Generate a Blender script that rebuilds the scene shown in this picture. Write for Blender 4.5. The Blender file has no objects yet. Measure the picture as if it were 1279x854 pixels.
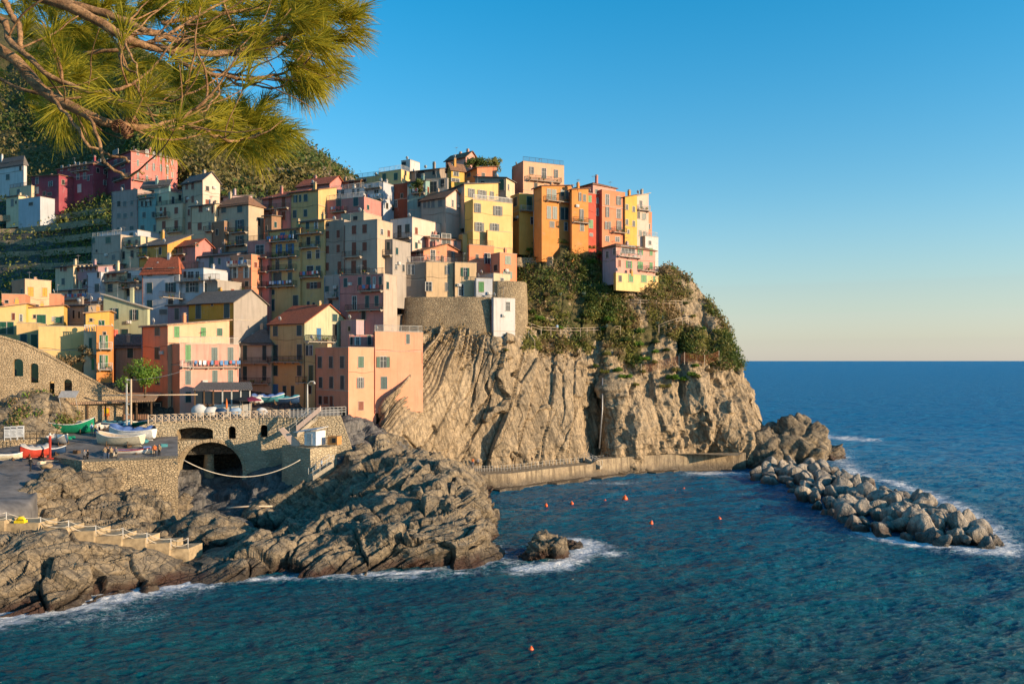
import bpy, bmesh, math, random
import numpy as np
from mathutils import Vector, Matrix
R = math.radians
scene = bpy.context.scene
COL = scene.collection
rng = np.random.default_rng(7)
random.seed(7)

# ---------------------------------------------------------------- camera
CAMZ, F, CX, HY = 22.0, 1000.0, 639.5, 450.5
cam_d = bpy.data.cameras.new('camera'); cam = bpy.data.objects.new('camera', cam_d); COL.objects.link(cam)
cam.location = (0, 0, CAMZ); cam.rotation_euler = (R(90), 0, 0)
cam_d.sensor_width = 36; cam_d.lens = F/1279*36; cam_d.shift_y = (HY-427)/1279
cam_d.clip_start = 0.1; cam_d.clip_end = 200000
scene.camera = cam

def W(px, py, Y):
    return Vector(((px-CX)*Y/F, Y, CAMZ+(HY-py)*Y/F))
def Wz(px, py, z):
    Y = (CAMZ-z)*F/(py-HY); return Vector(((px-CX)*Y/F, Y, z))

# ---------------------------------------------------------------- light
SUN_EL, SUN_AZ = 12.0, 113.0            # azimuth clockwise from +Y ; 90 = +X
az, el = R(SUN_AZ), R(SUN_EL)
sdir = Vector((math.sin(az)*math.cos(el), math.cos(az)*math.cos(el), math.sin(el)))
sd = bpy.data.lights.new('sun', 'SUN'); sd.energy = 4.8; sd.angle = R(0.6); sd.color = (1, .755, .49)
sun = bpy.data.objects.new('sun', sd); COL.objects.link(sun)
sun.rotation_euler = sdir.to_track_quat('Z', 'Y').to_euler()
world = bpy.data.worlds.new('World'); scene.world = world; world.use_nodes = True
nt = world.node_tree; bg = nt.nodes['Background']
sky = nt.nodes.new('ShaderNodeTexSky'); sky.sky_type = 'NISHITA'; sky.sun_disc = False
sky.sun_elevation = el; sky.sun_rotation = az; sky.altitude = 0
sky.air_density = 1.0; sky.dust_density = 0.15; sky.ozone_density = 2.4
hs = nt.nodes.new('ShaderNodeHueSaturation'); hs.inputs['Saturation'].default_value = 1.28; hs.inputs['Hue'].default_value = 0.488
tc = nt.nodes.new('ShaderNodeTexCoord'); sp = nt.nodes.new('ShaderNodeSeparateXYZ'); nt.links.new(tc.outputs['Generated'], sp.inputs[0])
for sock, stops in (('Saturation', ((0, .40), (.06, .74), (.15, 1.2), (.24, 1.34), (.42, 1.42))), ('Value', ((0, .62), (.08, .76), (.2, .96), (.42, 1.14)))):
    fc = nt.nodes.new('ShaderNodeFloatCurve'); cv = fc.mapping.curves[0]; fc.mapping.clip_min_y = 0; fc.mapping.clip_max_y = 2; fc.mapping.use_clip = False
    cv.points[0].location = stops[0]; cv.points[1].location = (1, stops[-1][1])
    for q in stops[1:]: cv.points.new(*q)
    fc.mapping.update(); nt.links.new(sp.outputs[2], fc.inputs['Value']); nt.links.new(fc.outputs[0], hs.inputs[sock])
nt.links.new(sky.outputs[0], hs.inputs['Color']); nt.links.new(hs.outputs[0], bg.inputs[0])
bg.inputs[1].default_value = 0.135
scene.view_settings.view_transform = 'Standard'; scene.view_settings.look = 'None'
scene.view_settings.exposure = 0.76; scene.view_settings.gamma = 1
scene.cycles.max_bounces = 5; scene.cycles.diffuse_bounces = 3; scene.cycles.glossy_bounces = 3

# ---------------------------------------------------------------- numpy noise
def _h(i, j, k, s):
    n = (i.astype(np.int64)*73856093) ^ (j.astype(np.int64)*19349663) ^ (k.astype(np.int64)*83492791) ^ (s*2654435)
    n = (n ^ (n >> 13))*1274126177 & 0x7fffffff
    n = (n ^ (n >> 15))*668265263 & 0x7fffffff
    return ((n >> 3) & 0xffff)/65535.0
def vn(P, s=0):
    P = np.asarray(P, float); f = np.floor(P); t = P-f; t = t*t*(3-2*t)
    i, j, k = f[:, 0], f[:, 1], f[:, 2]; r = 0
    for a in (0, 1):
        wa = t[:, 0] if a else 1-t[:, 0]
        for b in (0, 1):
            wb = t[:, 1] if b else 1-t[:, 1]
            for c in (0, 1):
                wc = t[:, 2] if c else 1-t[:, 2]
                r = r+wa*wb*wc*_h(i+a, j+b, k+c, s)
    return r*2-1
def fbm(P, oct=4, s=0, g=.5):
    P = np.asarray(P, float); r = 0; a = 1
    for o in range(oct):
        r = r+a*vn(P*2**o+17.3*o, s+o); a *= g
    return r
def ridged(P, oct=4, s=0):
    P = np.asarray(P, float); r = 0; a = 1
    for o in range(oct):
        r = r+a*(1-2*np.abs(vn(P*2**o+11.1*o, s+o))); a *= .5
    return r
def voro(P, s=0):
    """F1 distance, F2-F1, cell id hash"""
    P = np.asarray(P, float); f = np.floor(P)
    d1 = np.full(len(P), 9.); d2 = np.full(len(P), 9.); idc = np.zeros(len(P))
    for a in (-1, 0, 1):
        for b in (-1, 0, 1):
            for c in (-1, 0, 1):
                i, j, k = f[:, 0]+a, f[:, 1]+b, f[:, 2]+c
                q = np.stack([i+_h(i, j, k, s), j+_h(i, j, k, s+1), k+_h(i, j, k, s+2)], 1)
                d = np.linalg.norm(P-q, axis=1); h = _h(i, j, k, s+3)
                m = d < d1
                d2 = np.where(m, d1, np.minimum(d2, d)); idc = np.where(m, h, idc); d1 = np.where(m, d, d1)
    return d1, d2-d1, idc
def sstep(a, b, x):
    t = np.clip((x-a)/(b-a), 0, 1); return t*t*(3-2*t)

# ---------------------------------------------------------------- mesh helpers
def link(o, parent=None):
    COL.objects.link(o)
    if parent is not None: o.parent = parent
    return o
def tag(o, label=None, cat=None, group=None, kind=None):
    if label: o['label'] = label
    if cat: o['category'] = cat
    if group: o['group'] = group
    if kind: o['kind'] = kind
    return o
def empty(name, loc, rz=0, label=None, cat=None, group=None):
    o = bpy.data.objects.new(name, None); COL.objects.link(o); o.location = loc; o.rotation_euler = (0, 0, rz)
    o.empty_display_size = .3
    return tag(o, label, cat, group)
def mesh_np(name, V, Fc, mats, smooth=True, mi=None, attrs=None):
    me = bpy.data.meshes.new(name); V = np.asarray(V, np.float32); Fc = np.asarray(Fc, np.int32)
    n = Fc.shape[1]
    me.vertices.add(len(V)); me.vertices.foreach_set('co', V.ravel())
    me.loops.add(Fc.size); me.loops.foreach_set('vertex_index', Fc.ravel())
    me.polygons.add(len(Fc)); me.polygons.foreach_set('loop_start', np.arange(0, Fc.size, n, dtype=np.int32))
    me.polygons.foreach_set('loop_total', np.full(len(Fc), n, np.int32))
    if smooth: me.polygons.foreach_set('use_smooth', np.ones(len(Fc), bool))
    for m in (mats if isinstance(mats, (list, tuple)) else [mats]): me.materials.append(m)
    if mi is not None: me.polygons.foreach_set('material_index', np.asarray(mi, np.int32))
    if attrs:
        for k, a in attrs.items():
            at = me.attributes.new(k, 'FLOAT', 'POINT'); at.data.foreach_set('value', np.asarray(a, np.float32))
    me.update(); me.validate(); return me
class MB:
    def __init__(s): s.v = []; s.f = []; s.m = []; s.sm = []
    def add(s, vs, fs, m=0, sm=False):
        b = len(s.v); s.v += [tuple(v) for v in vs]
        for f in fs: s.f.append([b+i for i in f]); s.m.append(m); s.sm.append(sm)
        return s
    def box(s, x0, x1, y0, y1, z0, z1, m=0):
        vs = [(x, y, z) for x in (x0, x1) for y in (y0, y1) for z in (z0, z1)]
        return s.add(vs, [(0, 1, 3, 2), (4, 6, 7, 5), (0, 4, 5, 1), (2, 3, 7, 6), (0, 2, 6, 4), (1, 5, 7, 3)], m)
    def prism(s, pts, d, m=0):
        """pts: polygon (list of 3d), extruded by vector d"""
        n = len(pts); d = Vector(d); p = [Vector(q) for q in pts]
        vs = p+[q+d for q in p]
        fs = [list(range(n))[::-1], list(range(n, 2*n))]+[(i, (i+1) % n, n+(i+1) % n, n+i) for i in range(n)]
        return s.add(vs, fs, m)
    def tube(s, pts, r, n=6, m=0, cap=True):
        pts = [Vector(p) for p in pts]; k = len(pts)
        rs = list(r) if isinstance(r, (list, tuple)) else [r]*k
        vs = []; up = None
        for i, p in enumerate(pts):
            t = (pts[min(i+1, k-1)]-pts[max(i-1, 0)]).normalized()
            if up is None: up = Vector((0, 0, 1)) if abs(t.z) < .9 else Vector((1, 0, 0))
            a = t.cross(up)
            if a.length < 1e-4: a = t.cross(Vector((.3, 1, .2)))
            a.normalize(); b = a.cross(t); up = b
            for j in range(n):
                q = 2*math.pi*j/n; vs.append(p+rs[i]*(math.cos(q)*a+math.sin(q)*b))
        fs = [(i*n+j, i*n+(j+1) % n, (i+1)*n+(j+1) % n, (i+1)*n+j) for i in range(k-1) for j in range(n)]
        if cap: fs += [list(range(n))[::-1], list(range((k-1)*n, k*n))]
        return s.add(vs, fs, m, True)
    def cyl(s, c, r, h, n=10, m=0, r2=None):
        c = Vector(c); return s.tube([c, c+Vector((0, 0, h))], [r, r if r2 is None else r2], n, m)
    def ball(s, c, r, m=0, n=8, k=6, sc=(1, 1, 1)):
        vs = [(c[0], c[1], c[2]-r*sc[2])]
        for i in range(1, k):
            a = math.pi*i/k-math.pi/2
            for j in range(n):
                q = 2*math.pi*j/n
                vs.append((c[0]+r*sc[0]*math.cos(a)*math.cos(q), c[1]+r*sc[1]*math.cos(a)*math.sin(q), c[2]+r*sc[2]*math.sin(a)))
        vs.append((c[0], c[1], c[2]+r*sc[2])); L = len(vs)-1
        fs = [(0, 1+(j+1) % n, 1+j) for j in range(n)]
        for i in range(k-2):
            for j in range(n):
                a = 1+i*n+j; b = 1+i*n+(j+1) % n; fs.append((a, b, b+n, a+n))
        fs += [(L, 1+(k-2)*n+j, 1+(k-2)*n+(j+1) % n) for j in range(n)]
        return s.add(vs, fs, m, True)
    def mesh(s, name, mats):
        me = bpy.data.meshes.new(name); me.from_pydata(s.v, [], s.f)
        for m in (mats if isinstance(mats, (list, tuple)) else [mats]): me.materials.append(m)
        me.polygons.foreach_set('material_index', s.m); me.polygons.foreach_set('use_smooth', s.sm)
        bm = bmesh.new(); bm.from_mesh(me); bmesh.ops.recalc_face_normals(bm, faces=bm.faces); bm.to_mesh(me); bm.free()
        me.update(); return me
    def build(s, name, mats, parent=None):
        return link(bpy.data.objects.new(name, s.mesh(name, mats)), parent)

# ---------------------------------------------------------------- materials
M = {}
def nodes(name, rough=.8, spec=.3):
    m = bpy.data.materials.new(name); m.use_nodes = True; t = m.node_tree; b = t.nodes['Principled BSDF']
    b.inputs['Roughness'].default_value = rough; b.inputs['Specular IOR Level'].default_value = spec
    M[name] = m; return m, t, b
def N(t, typ, **kw):
    n = t.nodes.new(typ)
    for k, v in kw.items():
        if k.startswith('i_'):
            key = k[2:]; key = int(key) if key.isdigit() else key.replace('_', ' ')
            n.inputs[key].default_value = v
        else: setattr(n, k, v)
    return n
def pos(t, sc=(1, 1, 1), rot=(0, 0, 0), obj=False):
    if obj: o = N(t, 'ShaderNodeTexCoord').outputs['Object']
    else: o = N(t, 'ShaderNodeNewGeometry').outputs['Position']
    mp = N(t, 'ShaderNodeMapping'); mp.inputs['Scale'].default_value = sc; mp.inputs['Rotation'].default_value = rot
    t.links.new(o, mp.inputs[0]); return mp.outputs[0]
def noise(t, vec, scale, detail=4, rough=.6, dist=0):
    n = N(t, 'ShaderNodeTexNoise'); n.inputs['Scale'].default_value = scale; n.inputs['Detail'].default_value = detail
    n.inputs['Roughness'].default_value = rough; n.inputs['Distortion'].default_value = dist
    t.links.new(vec, n.inputs['Vector']); return n.outputs['Fac']
def ramp(t, fac, stops):
    r = N(t, 'ShaderNodeValToRGB'); e = r.color_ramp.elements
    while len(e) < len(stops): e.new(.5)
    for k, (p, c) in enumerate(stops):
        e[k].position = p; e[k].color = (c[0], c[1], c[2], 1) if not isinstance(c, (int, float)) else (c, c, c, 1)
    t.links.new(fac, r.inputs[0]); return r.outputs[0]
def mix(t, fac, a, b, mode='MIX'):
    n = N(t, 'ShaderNodeMix', data_type='RGBA', blend_type=mode)
    for s, v in ((0, fac), (6, a), (7, b)):
        if isinstance(v, (int, float)): n.inputs[s].default_value = v if s == 0 else (v, v, v, 1)
        elif isinstance(v, tuple): n.inputs[s].default_value = (*v, 1)
        else: t.links.new(v, n.inputs[s])
    return n.outputs[2]
def mth(t, op, a, b=0., c=None):
    n = N(t, 'ShaderNodeMath', operation=op)
    for s, v in ((0, a), (1, b)) + (((2, c),) if c is not None else ()):
        if isinstance(v, (int, float)): n.inputs[s].default_value = v
        else: t.links.new(v, n.inputs[s])
    return n.outputs[0]
def bump(t, b, h, strength, dist=.1):
    n = N(t, 'ShaderNodeBump'); n.inputs['Strength'].default_value = strength; n.inputs['Distance'].default_value = dist
    t.links.new(h, n.inputs['Height']); t.links.new(n.outputs[0], b.inputs['Normal']); return n
def zcoord(t):
    s = N(t, 'ShaderNodeSeparateXYZ'); t.links.new(N(t, 'ShaderNodeNewGeometry').outputs['Position'], s.inputs[0]); return s.outputs[2]

def plaster(name, c, wear=.5):
    if name in M: return M[name]
    m, t, b = nodes(name, .9, .15)
    v = pos(t); n1 = noise(t, v, .35, 5, .65); n2 = noise(t, pos(t, (1.6, 1.6, .13)), 1.2, 4, .7)
    n3 = noise(t, v, 2.3, 4, .7)
    dirty = tuple(x*.58+.03 for x in c); pale = tuple(min(1, x*1.12+.02) for x in c)
    a = mix(t, ramp(t, n1, [(.35, 0), (.68, 1)]), pale, c)
    a = mix(t, mth(t, 'MULTIPLY', ramp(t, n2, [(.5, 0), (.75, 1)]), wear), a, dirty)
    a = mix(t, mth(t, 'MULTIPLY', ramp(t, n3, [(.62, 0), (.75, 1)]), wear*.5), a, dirty)
    n4 = noise(t, v, .55, 6, .75, .5)
    a = mix(t, mth(t, 'MULTIPLY', ramp(t, n4, [(.60, 0), (.63, 1)]), wear*.55), a, tuple(x*.45+.17 for x in c))
    t.links.new(a, b.inputs['Base Color']); bump(t, b, mth(t, 'ADD', noise(t, v, 6, 4, .7), ramp(t, n4, [(.60, 0), (.62, .5)])), .4, .03); return m
def plain(name, c, rough=.6, spec=.3, metal=0, var=.25, sc=3):
    if name in M: return M[name]
    m, t, b = nodes(name, rough, spec); b.inputs['Metallic'].default_value = metal
    n = noise(t, pos(t), sc, 4, .65)
    t.links.new(mix(t, ramp(t, n, [(.3, 0), (.7, 1)]), tuple(x*(1-var) for x in c), tuple(min(1, x*(1+var*.6)) for x in c)), b.inputs['Base Color'])
    return m
# rock -------------------------------------------------------------------
def rockmat(name, c1, c2, c3, wet=True, algae=0.0, sc=1., strata=(0, 0, 0), veg=False, bstr=.8):
    m, t, b = nodes(name, .88, .22)
    v = pos(t); vs = pos(t, (1, 1, 1), strata)
    n1 = noise(t, v, .12*sc, 6, .65); n2 = noise(t, v, 1.1*sc, 7, .72); n3 = noise(t, v, 5*sc, 5, .75)
    mp = N(t, 'ShaderNodeMapping'); mp.inputs['Scale'].default_value = (1.0, .8, .07); t.links.new(vs, mp.inputs[0])
    ns = noise(t, mp.outputs[0], 1.7*sc, 6, .7, .4)
    a = mix(t, ramp(t, n1, [(.38, 0), (.62, 1)]), c1, c2)
    a = mix(t, ramp(t, n2, [(.44, 0), (.66, 1)]), a, c3)
    a = mix(t, ramp(t, ns, [(.40, .75), (.55, 0)]), a, tuple(x*.42 for x in c3))
    a = mix(t, ramp(t, n3, [(.34, .7), (.47, 0)]), a, tuple(x*.38 for x in c1))
    if veg:
        at = N(t, 'ShaderNodeAttribute', attribute_name='veg'); g = mix(t, ramp(t, noise(t, v, .8, 5, .7), [(.35, 0), (.65, 1)]), (.055, .06, .02), (.13, .10, .045))
        f = mth(t, 'ADD', at.outputs['Fac'], mth(t, 'MULTIPLY', mth(t, 'SUBTRACT', n2, .5), .9))
        a = mix(t, ramp(t, f, [(.42, 0), (.58, 1)]), a, g)
    if wet:
        z = mth(t, 'ADD', zcoord(t), mth(t, 'MULTIPLY', mth(t, 'SUBTRACT', noise(t, v, .5, 4), .5), 2.2))
        k = ramp(t, mth(t, 'MULTIPLY', z, .25), [(.18, 1), (.46, 0)])
        if algae:
            al = ramp(t, mth(t, 'ADD', noise(t, v, .16, 3), algae), [(.5, 0), (.6, 1)])
            band = ramp(t, mth(t, 'MULTIPLY', z, .25), [(.14, 1), (.30, 0)])
            a = mix(t, mth(t, 'MULTIPLY', al, band), a, (.15, .06, .035))
        a = mix(t, k, a, tuple(x*.36 for x in c3)) if not algae else mix(t, mth(t, 'MULTIPLY', k, .78), a, (.035, .025, .02))
        t.links.new(mix(t, k, .88, .35), b.inputs['Roughness'])
    t.links.new(a, b.inputs['Base Color'])
    cr = N(t, 'ShaderNodeTexVoronoi', feature='DISTANCE_TO_EDGE'); cr.inputs['Scale'].default_value = .9*sc
    wv = N(t, 'ShaderNodeVectorMath', operation='ADD'); t.links.new(v, wv.inputs[0])
    nn = N(t, 'ShaderNodeTexNoise'); nn.inputs['Scale'].default_value = .8; nn.inputs['Detail'].default_value = 4; t.links.new(v, nn.inputs['Vector'])
    t.links.new(nn.outputs['Color'], wv.inputs[1]); t.links.new(wv.outputs[0], cr.inputs['Vector'])
    h = mth(t, 'ADD', mth(t, 'MULTIPLY', n3, .35), mth(t, 'MULTIPLY', n2, .8)); h = mth(t, 'ADD', h, mth(t, 'MULTIPLY', ns, .7))
    h = mth(t, 'ADD', h, ramp(t, cr.outputs['Distance'], [(0, 0), (.05, .35)]))
    bump(t, b, h, bstr, .35); return m
rockmat('cliff_rock', (.39, .29, .18), (.49, .37, .235), (.27, .21, .14), veg=True, strata=(0, R(18), 0))
rockmat('shore_rock', (.265, .205, .135), (.36, .28, .18), (.165, .14, .11), algae=.03, strata=(0, R(50), 0), bstr=1.)
rockmat('boulder_rock', (.38, .33, .27), (.48, .39, .29), (.29, .26, .225), algae=-.02)
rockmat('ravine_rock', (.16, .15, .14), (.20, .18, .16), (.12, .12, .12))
def stonewall(name, c1, c2, mortar, sc=1.6):
    m, t, b = nodes(name, .92, .15); v = pos(t)
    wv = N(t, 'ShaderNodeMix', data_type='VECTOR'); wv.inputs[0].default_value = .12
    nn = N(t, 'ShaderNodeTexNoise'); nn.inputs['Scale'].default_value = 1.5; t.links.new(v, nn.inputs['Vector'])
    mp = N(t, 'ShaderNodeMapping'); mp.inputs['Scale'].default_value = (1, 1, 1.5); t.links.new(v, mp.inputs[0])
    t.links.new(mp.outputs[0], wv.inputs[4]); t.links.new(nn.outputs['Color'], wv.inputs[5])
    vo = N(t, 'ShaderNodeTexVoronoi'); vo.inputs['Scale'].default_value = sc; t.links.new(wv.outputs[1], vo.inputs['Vector'])
    ve = N(t, 'ShaderNodeTexVoronoi', feature='DISTANCE_TO_EDGE'); ve.inputs['Scale'].default_value = sc; t.links.new(wv.outputs[1], ve.inputs['Vector'])
    s = N(t, 'ShaderNodeSeparateXYZ'); t.links.new(vo.outputs['Color'], s.inputs[0])
    a = mix(t, s.outputs[0], c1, c2); a = mix(t, ramp(t, noise(t, v, .4, 5, .7), [(.4, 0), (.7, .7)]), a, tuple(x*.55 for x in c1))
    a = mix(t, ramp(t, ve.outputs['Distance'], [(.02, 1), (.09, 0)]), a, mortar)
    t.links.new(a, b.inputs['Base Color'])
    h = mth(t, 'ADD', ramp(t, ve.outputs['Distance'], [(0, 0), (.15, 1)]), mth(t, 'MULTIPLY', noise(t, v, 5, 4), .5)); bump(t, b, h, .9, .12); return m
stonewall('stone_wall', (.34, .26, .165), (.50, .385, .24), (.25, .19, .12), 3.0)
stonewall('warm_stone', (.42, .31, .19), (.56, .43, .27), (.40, .295, .18), 3.6)
stonewall('pale_stone', (.42, .34, .225), (.49, .40, .27), (.38, .305, .20), 2.2)
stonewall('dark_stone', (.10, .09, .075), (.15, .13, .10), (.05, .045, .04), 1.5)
plain('concrete', (.33, .28, .21), .85, var=.4, sc=.7); plain('asphalt', (.15, .14, .135), .85, var=.5, sc=.55)
plain('paint_white', (.72, .70, .66), .5); plain('old_white', (.50, .48, .44), .7)
plain('sh_green', (.012, .075, .045), .45, .4); plain('sh_teal', (.012, .055, .06), .45, .4); plain('sh_light', (.07, .21, .07), .5); plain('sh_brown', (.19, .055, .03), .55)
plain('sh_blue', (.03, .13, .28), .5); plain('sh_orange', (.62, .25, .03), .6); plain('dark_opening', (.022, .024, .024), .5); plain('sh_grey', (.16, .16, .15), .6)
plain('iron', (.04, .035, .03), .6, .4, .3); plain('grey_metal', (.30, .30, .30), .45, .4, .5); plain('wood_pale', (.58, .45, .32), .75); plain('wood_dark', (.11, .065, .035), .75)
plain('rope', (.62, .54, .42), .8); plain('buoy_orange', (.85, .12, .015), .35, .5); plain('red_paint', (.42, .045, .025), .6, .4)
m, t, b = nodes('glass', .5, .25); b.inputs['Base Color'].default_value = (.02, .028, .035, 1)
def tiles(name, c, sc=4.):
    m, t, b = nodes(name, .9, .12); v = pos(t)
    a = mix(t, ramp(t, noise(t, v, 3.5, 4, .8), [(.35, 0), (.65, 1)]), tuple(x*.6 for x in c), tuple(min(1, x*1.3) for x in c))
    a = mix(t, ramp(t, noise(t, v, .5, 4, .7), [(.45, 0), (.75, .6)]), a, tuple(x*.5+.03 for x in c))
    t.links.new(a, b.inputs['Base Color'])
    w = N(t, 'ShaderNodeTexWave'); w.inputs['Scale'].default_value = 1.3; w.bands_direction = 'X'; w.inputs['Distortion'].default_value = .4
    t.links.new(pos(t, obj=True), w.inputs['Vector']); bump(t, b, w.outputs['Fac'], .6, .08); return m
tiles('tile_red', (.34, .10, .055)); tiles('tile_brown', (.24, .13, .08)); tiles('slate', (.14, .125, .115)); tiles('tile_pale', (.42, .27, .17))

def leafmat(name, c1, c2, c3, trans=.35):
    m, t, b = nodes(name, .55, .25)
    oi = N(t, 'ShaderNodeObjectInfo'); gi = N(t, 'ShaderNodeNewGeometry')
    a = mix(t, gi.outputs['Random Per Island'], c1, c2)
    a = mix(t, ramp(t, noise(t, pos(t), .35, 3), [(.4, 0), (.65, 1)]), a, c3)
    t.links.new(a, b.inputs['Base Color'])
    tr = N(t, 'ShaderNodeBsdfTranslucent'); t.links.new(a, tr.inputs[0]); ms = N(t, 'ShaderNodeMixShader'); ms.inputs[0].default_value = trans
    t.links.new(b.outputs[0], ms.inputs[1]); t.links.new(tr.outputs[0], ms.inputs[2])
    t.links.new(ms.outputs[0], t.nodes['Material Output'].inputs[0]); return m
leafmat('leaf_dark', (.065, .11, .025), (.12, .17, .04), (.10, .12, .03))
leafmat('leaf_olive', (.17, .19, .04), (.27, .26, .06), (.23, .20, .06))
leafmat('leaf_dry', (.30, .21, .10), (.20, .16, .07), (.34, .23, .12))
leafmat('leaf_green', (.11, .23, .025), (.20, .30, .035), (.09, .17, .03))
leafmat('leaf_agave', (.18, .26, .21), (.27, .34, .27), (.15, .21, .17), .1)
leafmat('leaf_hill', (.09, .10, .025), (.20, .165, .05), (.27, .20, .08))
leafmat('needle', (.24, .24, .018), (.52, .40, .03), (.36, .32, .025), .5)
rockmat('quay_concrete', (.36, .27, .165), (.42, .33, .21), (.25, .19, .13), bstr=.4)
plain('walk_concrete', (.36, .27, .16), .85, var=.5, sc=1.2)
plain('cone_scale', (.22, .11, .06), .8); plain('wood_orange', (.48, .22, .07), .7); plain('net_orange', (.38, .14, .06), .8)
# ================================================================ sea
WX = [(.045, .10, .55), (.11, -.06, .30), (-.05, .17, .25)]
def sea():
    # tessellation: rings finer near the shore, coarse to the horizon
    yy = [38.]
    while yy[-1] < 60000:
        y = yy[-1]; yy.append(y+max(.22, y*y/22000*.62) if y < 900 else y*1.35)
    yy = np.array(yy); xs = np.linspace(-1.15, 1.15, 640)
    X = yy[:, None]*xs[None, :]; Y = np.repeat(yy[:, None], len(xs), 1)
    P = np.stack([X.ravel(), Y.ravel(), np.zeros(X.size)], 1)
    q = P*1.; near = np.clip(1.6-Y.ravel()/500, 0, 1)
    ang = R(-25); xr = q[:, 0]*math.cos(ang)-q[:, 1]*math.sin(ang); yr = q[:, 0]*math.sin(ang)+q[:, 1]*math.cos(ang)
    A = np.stack([xr*.055, yr*.14, xr*0], 1); B = np.stack([xr*.22, yr*.42, xr*0+3], 1); C = np.stack([xr*.8, yr*1.25, xr*0+7], 1)
    open_ = sstep(-10, 45, q[:, 0]+(q[:, 1]-80)*.25)*.6+.4
    z = (ridged(A, 2, 5)*.20+fbm(B, 3, 9)*.13*1.2)*open_+ridged(C, 3, 31)*.085
    P[:, 2] = z*near
    # foam: close to listed shore polylines (rock breaking the waves)
    pts = []
    for pl, rad, w in FOAM:
        pw = [Wz(x, y, 0) for x, y in pl]
        for a, b in zip(pw[:-1], pw[1:]):
            pts.append((a.x, a.y, b.x, b.y, rad, w))
    f = np.zeros(len(P)); sel = np.where((P[:, 1] < 260))[0]; Q = P[sel]; ff = np.zeros(len(sel))
    for ax, ay, bx, by, rad, w in pts:
        dx, dy = bx-ax, by-ay; L = dx*dx+dy*dy+1e-6
        tt = np.clip(((Q[:, 0]-ax)*dx+(Q[:, 1]-ay)*dy)/L, 0, 1)
        d = np.hypot(Q[:, 0]-ax-tt*dx, Q[:, 1]-ay-tt*dy)
        ff = np.maximum(ff, w*np.clip(1-d/rad, 0, 1))
    f[sel] = ff
    # depth tint near shore
    n0, n1 = len(yy), len(xs)
    i = np.arange((n0-1)*n1).reshape(n0-1, n1)[:, :-1].ravel()
    Fc = np.stack([i, i+1, i+n1+1, i+n1], 1)
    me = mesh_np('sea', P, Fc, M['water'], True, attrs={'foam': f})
    tag(link(bpy.data.objects.new('sea', me)), kind='structure')
    # quiet outer sheet: everything outside the wedge above, a little lower
    mb = MB(); S = 80000; mb.add([(-S, -S, -.6), (S, -S, -.6), (S, S, -.6), (-S, S, -.6)], [(0, 1, 2, 3)])
    tag(mb.build('sea', M['water']), kind='structure')
FOAM = [([(-20, 778), (60, 762), (120, 752), (180, 738), (225, 731)], 6.5, 1.05), ([(60, 775), (160, 770)], 8, .5), ([(225, 731), (330, 724), (430, 719), (520, 716), (600, 706), (625, 697)], 2.4, .85),
        ([(420, 722), (520, 722), (600, 714)], 3.6, .6), ([(585, 632), (598, 645)], 4.2, .9), ([(600, 672), (640, 705)], 4.5, .66), ([(652, 712), (700, 706), (742, 684), (720, 677)], 4.2, 1.0), ([(735, 690), (765, 692)], 4.0, .75),
        ([(880, 592), (935, 594)], 8.0, 1.), ([(1030, 545), (1070, 549)], 12, 1.), ([(1040, 562), (1060, 585), (1100, 602)], 7, .75), ([(1110, 602), (1190, 630), (1240, 662)], 5, .9),
        ([(1085, 668), (1130, 678), (1200, 687), (1250, 690)], 4.6, 1.05), ([(1235, 665), (1262, 688)], 5.5, .9), ([(1010, 630), (1070, 662)], 1.4, .6), ([(735, 603), (790, 604)], 5, .6)]
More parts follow.
